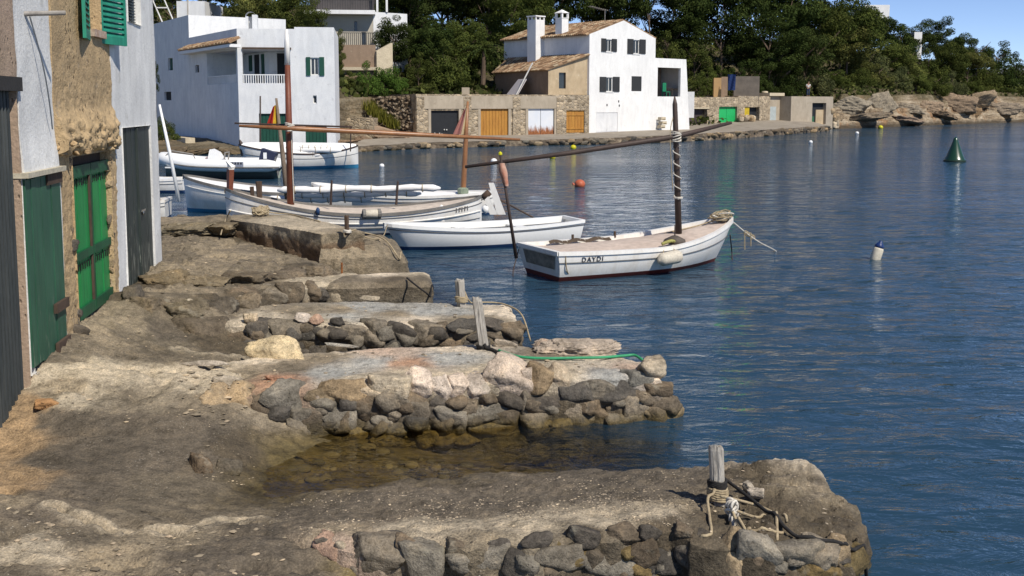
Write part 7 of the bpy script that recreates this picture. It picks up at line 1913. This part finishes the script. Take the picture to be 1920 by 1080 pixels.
# --- far fishing boat by the left house
f0 = P(672, 314, 0); f1 = P(455, 318, 0)
B8 = Boat('fishing_boat', 'white fishing boat with light blue waterline moored below the left white house', f0, f1, 2.1, 1.05, .72, 1.15, {'side': M_BW, 'bottom': M_LBLUE}, transom=False, wl=.16, cover=M_CANV, cdrop=.0, rail=M_DKSP, line=.6, fullness=.5, deckrise=.5)
p8 = B8.H(1, 1.1, 1); m = MB(); a = PY(456, 292, p8.y); b = PY(449, 262, p8.y); m.tube([a, a.lerp(b, .6) + Vector((.06, 0, 0)), b], [.10, .14, .03], 4); m.build('stem_post', M_DKSP, B8.t)
for k, (ua, va, ub, vb_, r_) in enumerate(((490, 280, 640, 282, .14), (505, 290, 600, 290, .13), (560, 276, 622, 278, .10))):
    a = PY(ua, va, 46.6); b = PY(ub, vb_, 46.6); m = MB(); m.tube([a + (b - a) * t for t in np.linspace(0, 1, 14)], [r_ * (.4 if t in (0, 13) else 1 + .1 * math.sin(t * 2.4)) for t in range(14)], 8); FS = m.build('furled_sail', M_CANV, B8.t, True); ties(a, b, r_ * 1.08, 5, FS)
m = MB(); m.tube([PY(488, 288, 47), PY(488, 180, 47)], [.05, .035], 6); m.build('mast', M_DKSP, B8.t, True)
m = MB(); m.tube([PY(657, 284, 47), PY(658, 238, 47)], .03, 6); m.build('flag_pole', M_DKSP, B8.t)
B9 = None

# ------------------------------------------------------------------ buoys
def ball(name, label, u, v, r, m, sq=.9, cat='buoy'):
    c = P(u, v, 0); mb = MB(); n = 12
    mb.lathe(c, [(r * math.sin(t), -r * .45 + r * sq * (1 - math.cos(t)) ) for t in np.linspace(0, math.pi, n)], 18)
    o = mb.build(name, m, None, True); return tag(o, label, cat)
M_OBU = mat('orange_buoy', (.50, .13, .06), (.40, .10, .05), 5, .5, .1); M_YBU = mat('yellow_buoy', (.62, .56, .02), None, 3, .4, 0)
ob = ball('buoy', 'large orange ball buoy floating between the dinghy and the quay', 1087, 350, .20, M_OBU)
mb = MB(); c = P(1076, 346, .2); mb.tube([c + Vector((0, 0, -.02)), c + Vector((-.05, 0, .06))], [.05, .03], 7); e = mb.build('eye', M_OBU); e.parent = ob; e.matrix_parent_inverse = Matrix()
ball('buoy', 'yellow buoy nearer the boat mast, below the slanting yard', 1036, 297, .17, M_YBU)
ball('buoy', 'yellow buoy close under the quay by the white house', 1075, 279, .20, M_YBU)
ball('buoy', 'white ball buoy beside the flag pole of the white boat', 926, 305, .17, M_BW2)
ball('buoy', 'small white buoy on open water, nearer of the pair below the last boathouse', 1520, 268, .15, M_BW2)
ball('buoy', 'small white buoy on open water, farther of the pair below the last boathouse', 1607, 251, .18, M_BW2)
ball('buoy', 'tiny yellow buoy at the foot of the rocky shore', 1651, 241, .3, M_YBU)
ball('buoy', 'small white float on calm water right of the far fishing boat', 716, 313, .12, M_BW2)
# conical channel buoy
cb = P(1790, 303, 0); cbt = thing('channel_buoy', 'dark green conical channel buoy on open water', 'buoy', cb)
mb = MB(); mb.lathe(cb, [(.50, -.3), (.52, -.05), (.52, .10), (.49, .15), (.42, .28), (.13, 1.10), (.10, 1.22), (.045, 1.27), (0, 1.28)], 28)
mb.build('cone', mat('green_buoy_paint', (.012, .055, .028), (.010, .042, .022), 4, .28, .05, spec=.6), cbt, True)
mb = MB(); mb.lathe(cb, [(.53, -.02), (.55, .0), (.55, .07), (.53, .09)], 28); mb.build('fender_ring', mat('dark_ring', (.012, .03, .018), None, 3, .6, 0), cbt, True)
# bottle float
c = P(1641, 486, 0); bf = thing('bottle_float', 'white plastic bottle float with a blue cap bobbing in the open water', 'float', c)
ax = Vector((.28, 0, 1)).normalized(); mb = MB(); mb.lathe(c - ax * .1, [(.0, 0), (.095, .02), (.10, .1), (.10, .30), (.085, .34)], 16, ax); mb.build('body', mat('cream_plastic', (.62, .57, .46), (.5, .46, .36), 5, .5, .1), bf, True)
mb = MB(); mb.lathe(c - ax * .1, [(.088, .335), (.09, .37), (.06, .42), (.035, .44), (.035, .47), (0, .475)], 16, ax); mb.build('cap', mat('blue_plastic', (.015, .04, .15), None, 3, .4, 0), bf, True)
# ------------------------------------------------------------------ posts, ropes, loose stones on the piers
def post(name, label, ub, vb_, ut, vt, z, w, m=M_GREYW, lean=.0, split=False):
    b = P(ub, vb_, z); t_ = PY(ut, vt, b.y + lean); mb = MB(); pts = [b - (t_ - b) * .15, b, b.lerp(t_, .5), b.lerp(t_, .93), t_]
    n = 14; vs = []; rs = random.Random(ub)
    rad = [w, w, w * .97, w * 1.0, w * .86]
    prof = [1 + .12 * math.sin(k * 2.1 + ub) + rs.uniform(-.06, .06) for k in range(n)]
    rings = []
    for i, p in enumerate(pts):
        rings.append([p + Vector((math.cos(6.2832 * k / n), math.sin(6.2832 * k / n), 0)) * rad[i] * prof[k] * (.72 if split and k in (9, 10) and i > 1 else 1) + Vector((0, 0, rs.uniform(-.02, .02) if i == 4 else 0)) for k in range(n)])
    for i in range(4):
        for k in range(n): k2 = (k + 1) % n; mb.add([rings[i][k], rings[i][k2], rings[i + 1][k2], rings[i + 1][k]], [(0, 1, 2, 3)])
    mb.add(rings[4], [tuple(range(n))])
    o = mb.build(name, m, None, False); tag(o, label, 'post'); return b, t_
pA = post('mooring_post', 'split weathered wooden post wound with ropes on the nearest pier', 1346, 935, 1342, 836, .36, .048, M_GREYW, .02, True)
pB = post('mooring_post', 'tall leaning grey wooden post on the rubble pier beside the green hose', 907, 655, 893, 558, .43, .052, M_GREYW, .0)
pC = post('mooring_post', 'stub wooden post with a rope collar near the tip of the grey topped pier', 866, 572, 862, 524, .46, .058, M_GREYW)
pF = post('mooring_post', 'thin short stake on the brown quay block, a rope tied round its foot', 651, 436, 650, 404, 1.0, .035, M_OLDW)
def wraps(name, base, top, t0, t1, n, r, rr, m, label):
    pts = []
    for k in range(n * 14):
        t = k / (n * 14 - 1); c = base.lerp(top, t0 + (t1 - t0) * t); a = k / 14 * 6.2832
        pts.append(c + Vector((math.cos(a), math.sin(a), .0)) * r * (1 + .06 * math.sin(k * 1.7)) + Vector((0, 0, .006 * math.sin(k * .9))))
    mb = MB(); mb.tube(pts, rr, 6); o = mb.build(name, m, None, True); tag(o, label, 'rope'); return o
wraps('rope_binding', *pA, .22, .36, 5, .060, .0075, M_ROPEB, 'dark cord bound round the split post on the nearest pier')
wraps('rope_binding', *pA, -.02, .22, 6, .064, .0095, M_ROPE, 'thick tan rope wound round the foot of the split post')
wraps('rope_binding', *pC, .12, .34, 4, .072, .012, M_ROPE, 'tan rope collar on the stub post of the grey topped pier')
wraps('rope_binding', *pB, .0, .08, 3, .066, .012, M_ROPEB, 'black cord tied round the foot of the tall leaning post')
wraps('rope_binding', *pF, .0, .14, 3, .055, .014, M_ROPEW, 'pale rope tied round the thin stake on the quay block')
bpy.context.view_layer.update()
_dg = bpy.context.evaluated_depsgraph_get()
def R(uvz, r, m, label, name='rope'):
    """rope through the given points, lifted wherever it would sink into the rock below it"""
    pts = spline([P(*q) for q in uvz], 8); out = []
    for p in pts:
        hit, loc, nor, idx, ob, mx = sc.ray_cast(_dg, Vector((p.x, p.y, min(p.z + .22, 1.6))), Vector((0, 0, -1)), distance=.5)
        q = Vector(p)
        if hit and loc.z + r * .8 > q.z: q.z = loc.z + r * .8
        out.append(q)
    sm = [out[0]] + [Vector((b.x, b.y, max(b.z, (a.z + b.z + c.z) / 3))) for a, b, c in zip(out[:-2], out[1:-1], out[2:])] + [out[-1]]
    mb = MB(); mb.tube(sm, r, 7); o = mb.build(name, m, None, True); tag(o, label, name); return o
R([(1340, 925, .42), (1327, 935, .41), (1331, 975, .38), (1333, 1020, .30), (1322, 1055, .2), (1308, 1082, .1)], .010, M_ROPE, 'tan rope hanging from the split post down the left over the pier edge')
R([(1350, 930, .43), (1385, 938, .42), (1425, 950, .39), (1455, 965, .38), (1475, 990, .35)], .010, M_ROPE, 'upper tan rope loop running right from the split post')
R([(1375, 955, .42), (1400, 965, .40), (1420, 970, .39), (1438, 967, .39)], .010, M_ROPE, 'short tan rope loop below the upper one, right of the split post')
R([(1370, 950, .44), (1386, 985, .38), (1410, 1002, .36), (1440, 1007, .35), (1468, 1002, .35)], .010, M_ROPE, 'tan rope curving low to the right from the knot at the split post')
R([(1384, 970, .42), (1400, 1000, .36), (1405, 1030, .28), (1400, 1060, .18), (1399, 1090, .08)], .010, M_ROPE, 'tan rope hanging down over the middle stones below the split post')
R([(1455, 966, .40), (1457, 1000, .36), (1456, 1040, .24), (1455, 1085, .1)], .010, M_ROPE, 'tan rope hanging straight down the stones right of the split post')
R([(1352, 893, .45), (1395, 925, .42), (1450, 970, .40), (1500, 1012, .36), (1560, 1050, .22), (1625, 1085, .02)], .012, M_ROPEB, 'black rope stretched from the split post across the pier into the sea')
mb = MB()
for k in range(9):
    c = P(1374, 958, .42) + Vector((random.uniform(-.03, .03), random.uniform(-.03, .03), random.uniform(-.05, .05))); tl = Vector((random.uniform(-1, 1), random.uniform(-1, 1), random.uniform(-.4, .4))).normalized(); a_ = tl.orthogonal().normalized(); b_ = tl.cross(a_)
    mb.tube([c + (a_ * math.cos(t) + b_ * math.sin(t)) * .03 for t in np.linspace(0, 6.1, 10)], .010, 5)
for k in range(8): c = P(1372, 968, .41); mb.tube([c, c + Vector((random.uniform(-.03, .05), -.01, -.07)), c + Vector((random.uniform(-.03, .07), -.02, -.14))], .004, 4)
tag(mb.build('rope_knot', M_ROPEW, None, True), 'frayed pale knot of rope beside the foot of the split post', 'knot')
def loose(label, u, v, w, h, z, col, k, cat='stone', sink=.0, lib=ROCKS, dp=None):
    p = P(u, v, z); kk = dep(p) / F; c = p + Vector((0, 0, -sink))
    o = stone('stone', c, (w * kk / 2, dp or min(w, h) * kk / 2, h * kk / 2), random.uniform(-.4, .4), 0, col, None, lib, k); return tag(o, label, cat)
loose('white chip of stone lying against the black rope on the nearest pier', 1416, 925, 32, 24, .42, (.50, .45, .38), 3)
loose('small grey stone left of the white chip on the nearest pier', 1402, 913, 20, 20, .42, (.34, .31, .26), 5)
loose('large pale yellow block of stone lying between the two rubble piers', 519, 652, 118, 46, .50, (.52, .44, .29), 1)
loose('broad pinkish slab of rock raised on the far edge of the rubble pier', 1082, 655, 170, 44, .42, (.40, .33, .26), 2, lib=CRAGS, dp=.30)
loose('round pale pink rock on the far edge of the rubble pier beside the slab', 1020, 648, 34, 24, .45, (.48, .37, .28), 4)
loose('pale rock behind the tall leaning post', 950, 645, 48, 20, .45, (.48, .41, .32), 2)
loose('round brown stone set in the hollow at the edge of the slip', 375, 877, 48, 54, .16, (.17, .125, .08), 9)
loose('dark stone beside the round brown one at the head of the pool', 428, 880, 54, 40, .10, (.12, .105, .08), 6)
loose('pointed white rock standing at the left end of the rubble pier', 428, 722, 58, 36, .42, (.50, .44, .35), 8)
loose('thin flat white slab at the landward edge of the rubble pier', 385, 681, 90, 10, .50, (.46, .41, .34), 10)
loose('thin grey plank-like slab bridging the gap by the yellow block', 640, 648, 70, 8, .48, (.36, .33, .28), 11)
loose('orange pink rock set in the top of the rubble pier', 525, 712, 60, 16, .44, (.42, .25, .17), 0)
loose('small white stone near the left part of the rock shelf', 354, 566, 26, 12, .70, (.48, .43, .34), 1)
loose('pale lump on the top edge of the grey topped pier', 693, 560, 40, 12, .49, (.42, .36, .27), 6)
loose('dark rough rock at the foot of the white door jamb', 245, 560, 44, 50, .74, (.10, .085, .065), 5)
loose('dark rough rock beside the foot of the bright green door', 145, 620, 46, 32, .70, (.11, .09, .068), 2)
# slabs that edge the rock shelf in two steps
def slab(lab, u, v, w, h, z, c):
    p = P(u, v, z); k = dep(p) / F; o = stone('flat_rock', p + Vector((0, .12, -h * k * .10)), (w * k / 2, w * k * .42, h * k / 2), random.uniform(-.3, .3), random.uniform(-.06, .06), c, None, CRAGS, roll=random.uniform(-.06, .06)); tag(o, lab, 'rock', 'rock slabs edging the shelf', 'thing')
for i, (u, v, w, h, z) in enumerate(((272, 580, 92, 56, .66), (338, 584, 96, 52, .62), (402, 580, 80, 50, .58), (452, 572, 70, 46, .56))): slab('dark rock slab of the lower step by the puddle, %s from the green door' % ORD[i], u, v, w, h, z, [(.14, .115, .08), (.18, .145, .095), (.12, .10, .075), (.15, .125, .09)][i])
for i, (u, v, w, h, z) in enumerate(((300, 528, 100, 44, .72), (376, 532, 104, 42, .68), (452, 526, 100, 42, .65), (524, 522, 96, 40, .6), (588, 514, 76, 40, .58))): slab('tan rock slab of the upper step below the shelf, %s from the boathouse corner' % ORD[i], u, v, w, h, z, [(.21, .165, .10), (.19, .15, .095), (.16, .13, .09), (.15, .12, .085), (.17, .14, .1)][i])
for i, (u, v, w, h, z) in enumerate(((350, 428, 110, 30, .88), (402, 428, 90, 28, .87))): slab('weathered rock slab under the moored boat bows, %s from the boathouse corner' % ORD[i], u, v, w, h, z, (.19, .155, .10))
# green hose
R([(935, 657, .46), (950, 662, .46), (975, 669, .455), (1020, 672, .45), (1080, 671, .45), (1130, 670, .45), (1170, 667, .44), (1190, 666, .44), (1205, 675, .42)], .0145, M_ROPEG, 'bright green hose lying along the top of the rubble pier', 'hose')
R([(907, 652, .46), (922, 655, .46), (930, 659, .45), (938, 663, .45)], .018, M_ROPEB, 'black cord linking the leaning post to the green hose')
R([(870, 568, .48), (920, 567, .45), (950, 572, .44), (978, 590, .40), (995, 640, .1)], .010, M_ROPE, 'tan rope trailing from the stub post over the pier tip')
R([(763, 521, .62), (780, 535, .6), (800, 550, .5), (812, 562, .3)], .012, M_ROPEB, 'dark cable lying over the tip of the concrete block pier')
R([(650, 434, 1.02), (690, 438, .85), (722, 450, .78), (745, 480, .55), (755, 502, .3)], .012, M_ROPE, 'tan rope draped over the rounded concrete mooring lump')
R([(488, 396, 1.1), (520, 400, 1.03), (550, 403, 1.02), (600, 415, 1.02)], .012, M_ROPE, 'tan line lying on the brown quay block below the red-brown stem post')
mb = MB()
for k in range(34):
    c = P(488 + random.uniform(-8, 9), 394 + random.uniform(-6, 6), 1.07); r = random.uniform(.05, .11); mb.tube([c + Vector((math.cos(t) * r, math.sin(t) * r * .6, .03 * math.sin(2 * t + k))) for t in np.linspace(0, 6, 12)], .013, 5)
tag(mb.build('rope_heap', M_ROPE, None, True), 'heap of pale rope on the quay block under the large boat bow', 'rope')
R([(432, 395, 1.15), (425, 408, 1.0), (418, 425, .9), (414, 440, .82)], .012, M_ROPE, 'thin rope hanging over the rock ledge left of the quay block')
mb = MB(); b = P(641, 508, .62); mb.tube([b + Vector((0, 0, -.05)), b + Vector((.0, 0, .12))], .014, 6); tag(mb.build('iron_peg', M_RUST), 'short rusty iron peg below the concrete mooring lump', 'peg')
# shallow puddle on the second slip
c = Vector((pu.x, pu.y, ground_z(pu.x, pu.y) + .012)); mb = MB(); ring = [c + Vector((math.cos(t) * .42, math.sin(t) * .62, 0)) for t in np.linspace(0, 6.2832, 33)[:-1]]
mb.add(ring, [tuple(range(32))])
tw = NT('puddle_water'); bsd = tw.pbsdf((.03, .028, .024), .03, None, 0, .9); tag(mb.build('puddle', tw.m), 'small puddle reflecting the sky on the slip by the bright green door', 'puddle', None, 'structure')
# ------------------------------------------------------------------ person on the last boathouse
def person():
    base = f_r.at(1515, 181, -.6); p = f_r.pt(base[0], -.6, i5[2])
    t = thing('person', 'person in a white top and blue jeans standing on the roof of the last boathouse', 'person', p)
    def skin(name, J, E_, m, sub=2):
        me = bpy.data.meshes.new(name); me.from_pydata([j[0] for j in J], E_, []); me.materials.append(m)
        o = bpy.data.objects.new(name, me); COL.objects.link(o); o.parent = t
        sk = o.modifiers.new('skin', 'SKIN'); 
        for i, j in enumerate(J): me.skin_vertices[0].data[i].radius = (j[1], j[2] if len(j) > 2 else j[1])
        me.skin_vertices[0].data[0].use_root = True
        ss_ = o.modifiers.new('sub', 'SUBSURF'); ss_.levels = sub; ss_.render_levels = sub; return o
    M_SK = mat('skin', (.42, .25, .17), None, 3, .6, 0)
    J = [((0, 0, .95), .13, .10), ((0, 0, 1.2), .14, .10), ((0, -.02, 1.42), .15, .10), ((0, -.05, 1.52), .06), ((0, -.09, 1.60), .075), ((0, -.12, 1.72), .085), ((.09, 0, .88), .09), ((.10, -.01, .48), .065), ((.10, .03, .09), .045), ((.11, -.12, .04), .04),
         ((-.09, 0, .88), .09), ((-.10, .02, .48), .065), ((-.10, .05, .09), .045), ((-.11, -.10, .04), .04), ((.19, -.02, 1.40), .055), ((.24, -.05, 1.13), .042), ((.14, -.22, 1.05), .035), ((.08, -.28, 1.05), .03), ((-.19, -.02, 1.40), .055), ((-.25, -.02, 1.13), .042), ((-.16, -.2, 1.03), .035), ((-.09, -.27, 1.04), .03)]
    E_ = [(0, 1), (1, 2), (2, 3), (3, 4), (4, 5), (0, 6), (6, 7), (7, 8), (8, 9), (0, 10), (10, 11), (11, 12), (12, 13), (2, 14), (14, 15), (15, 16), (16, 17), (2, 18), (18, 19), (19, 20), (20, 21)]
    skin('body', J, E_, M_SK)
    skin('shirt', [((0, 0, .98), .16, .125), ((0, 0, 1.2), .165, .125), ((0, -.02, 1.42), .17, .12), ((.19, -.02, 1.39), .075), ((.23, -.04, 1.22), .065), ((-.19, -.02, 1.39), .075), ((-.235, -.02, 1.22), .065)], [(0, 1), (1, 2), (2, 3), (3, 4), (2, 5), (5, 6)], mat('white_shirt', (.75, .74, .72), None, 3, .9, 0))
    skin('jeans', [((0, 0, .97), .15, .12), ((.09, 0, .86), .105), ((.10, -.01, .48), .082), ((.10, .03, .12), .065), ((-.09, 0, .86), .105), ((-.10, .02, .48), .082), ((-.10, .05, .12), .065)], [(0, 1), (1, 2), (2, 3), (0, 4), (4, 5), (5, 6)], mat('blue_denim', (.03, .05, .11), None, 3, .9, 0))
    skin('hair', [((0, -.10, 1.74), .085), ((0, -.07, 1.69), .08), ((0, -.06, 1.63), .06)], [(0, 1), (1, 2)], mat('dark_hair', (.03, .02, .015), None, 3, .7, 0))
person()
# bare poles behind the gabled house and by the left house
for (u0, v0_, u1, v1_, y, r, lab) in ((959, 66, 957, 8, 108, .07, 'bare pole in the trees left of the gabled roof'), (352, 36, 352, -10, 74, .06, 'thin grey pole on the roof of the left white house')):
    mb = MB(); mb.tube([PY(u0, v0_ + 20, y), PY(u1, v1_, y)], r, 6); tag(mb.build('pole', M_GREYW), lab, 'pole')

# ------------------------------------------------------------------ loose grit: too small and too many to count
def gravel(name, label, spots, colr, per):
    ico = [(0, 0, 1), (.89, 0, .45), (.28, .85, .45), (-.72, .53, .45), (-.72, -.53, .45), (.28, -.85, .45), (0, 0, -.6)]
    fc = [(0, 1, 2), (0, 2, 3), (0, 3, 4), (0, 4, 5), (0, 5, 1), (1, 6, 2), (2, 6, 3), (3, 6, 4), (4, 6, 5), (5, 6, 1)]
    V = []; Fc = []; k = 0
    dg = bpy.context.evaluated_depsgraph_get()
    for (u0, v0, u1, v1, r0, r1, n_, zg) in spots:
        for i in range(int(n_ * per)):
            u = random.uniform(u0, u1); v = random.uniform(v0, v1); p0 = P(u, v, zg)
            if float(fbm(np.array([p0.x * 2.5]), np.array([p0.y * 2.5]), 6, 3)[0]) < -.08: continue
            hit, loc, nor, idx, ob, mx = sc.ray_cast(dg, Vector((p0.x, p0.y, 1.6)), Vector((0, 0, -1)))
            if not hit or loc.z < .02 or nor.z < .35: continue
            r = r0 + (r1 - r0) * random.random() ** 3; a = random.uniform(0, 6.28); sx, sy, sz = r * random.uniform(.8, 1.6), r * random.uniform(.7, 1.1), r * random.uniform(.5, .9)
            ca, sa = math.cos(a), math.sin(a)
            for q in ico:
                x, y, z = q[0] * sx * random.uniform(.8, 1.2), q[1] * sy * random.uniform(.8, 1.2), q[2] * sz
                V.append((loc.x + x * ca - y * sa, loc.y + x * sa + y * ca, loc.z + z * .8))
            Fc += [(a_ + k, b_ + k, c_ + k) for a_, b_, c_ in fc]; k += 7
    o = npmesh(name, V, Fc, M_GRIT, smooth=False, kind='stuff'); o.color = (*colr, 1); tag(o, label); return o
def grit_mat():
    t = NT('grit'); ri = t.n('ShaderNodeNewGeometry').outputs['Random Per Island']
    col = t.mix(1.0, t.objcol(), t.ramp(ri, [(0, (.35, .34, .32)), (.5, (.9, .88, .84)), (.85, (1.3, 1.2, 1.1)), (1, (1.8, 1.7, 1.5))]), 'MULTIPLY'); t.pbsdf(col, .9); return t.m
M_GRIT = grit_mat()
bpy.context.view_layer.update()
gravel('gravel', 'grit and shell fragments embedded in the top of the nearest pier', [(560, 930, 1330, 1010, .003, .012, 2600, .3), (520, 890, 1300, 960, .003, .010, 1500, .2), (1330, 860, 1600, 1010, .004, .016, 500, .36)], (.36, .31, .24), 1)
gravel('rubble', 'small broken stones and chips scattered on the foreshore ledges', [(330, 690, 480, 770, .006, .04, 160, .44), (0, 960, 560, 1085, .004, .03, 420, .33), (80, 730, 400, 770, .005, .03, 120, .45), (370, 850, 480, 900, .004, .016, 90, .12), (280, 500, 620, 580, .006, .035, 160, .66), (300, 440, 600, 500, .008, .04, 90, .74), (350, 640, 1220, 720, .005, .03, 380, .43), (120, 610, 450, 690, .005, .025, 120, .5), (430, 560, 970, 606, .005, .03, 140, .48)], (.32, .27, .2), 1)

def poolbed():
    V = []; Fc = []; k = 0; bm = bmesh.new(); bmesh.ops.create_icosphere(bm, subdivisions=2, radius=1); B = np.array([v.co for v in bm.verts]); T = np.array([[v.index for v in f.verts] for f in bm.faces]); bm.free()
    for i in range(260):
        p = P(random.uniform(500, 1270), random.uniform(838, 900), -.1); z = -float(gdep_at(p.x, p.y)); r = .012 + .055 * random.random() ** 2
        if z > -.05 or z > -r * .8: continue
        V.append(B * np.array([r * random.uniform(.9, 1.5), r, r * .6]) * (1 + .25 * fbm(B[:, 0] * 2 + i, B[:, 1] * 2, B[:, 2] * 2, 2))[:, None] + np.array([p.x, p.y, z + r * .1])); Fc += (T + k).tolist(); k += len(B)
    o = npmesh('submerged_stones', np.concatenate(V), Fc, M_GRIT, kind='stuff'); o.color = (.10, .085, .05, 1); tag(o, 'weedy stones on the bottom of the shallow pool between the two near piers')
def gdep_at(x, y):
    j = int(np.clip(np.searchsorted(gx, x), 1, len(gx) - 1)); i = int(np.clip(np.searchsorted(gy, y), 1, len(gy) - 1)); return -GZ[i, j]
poolbed()
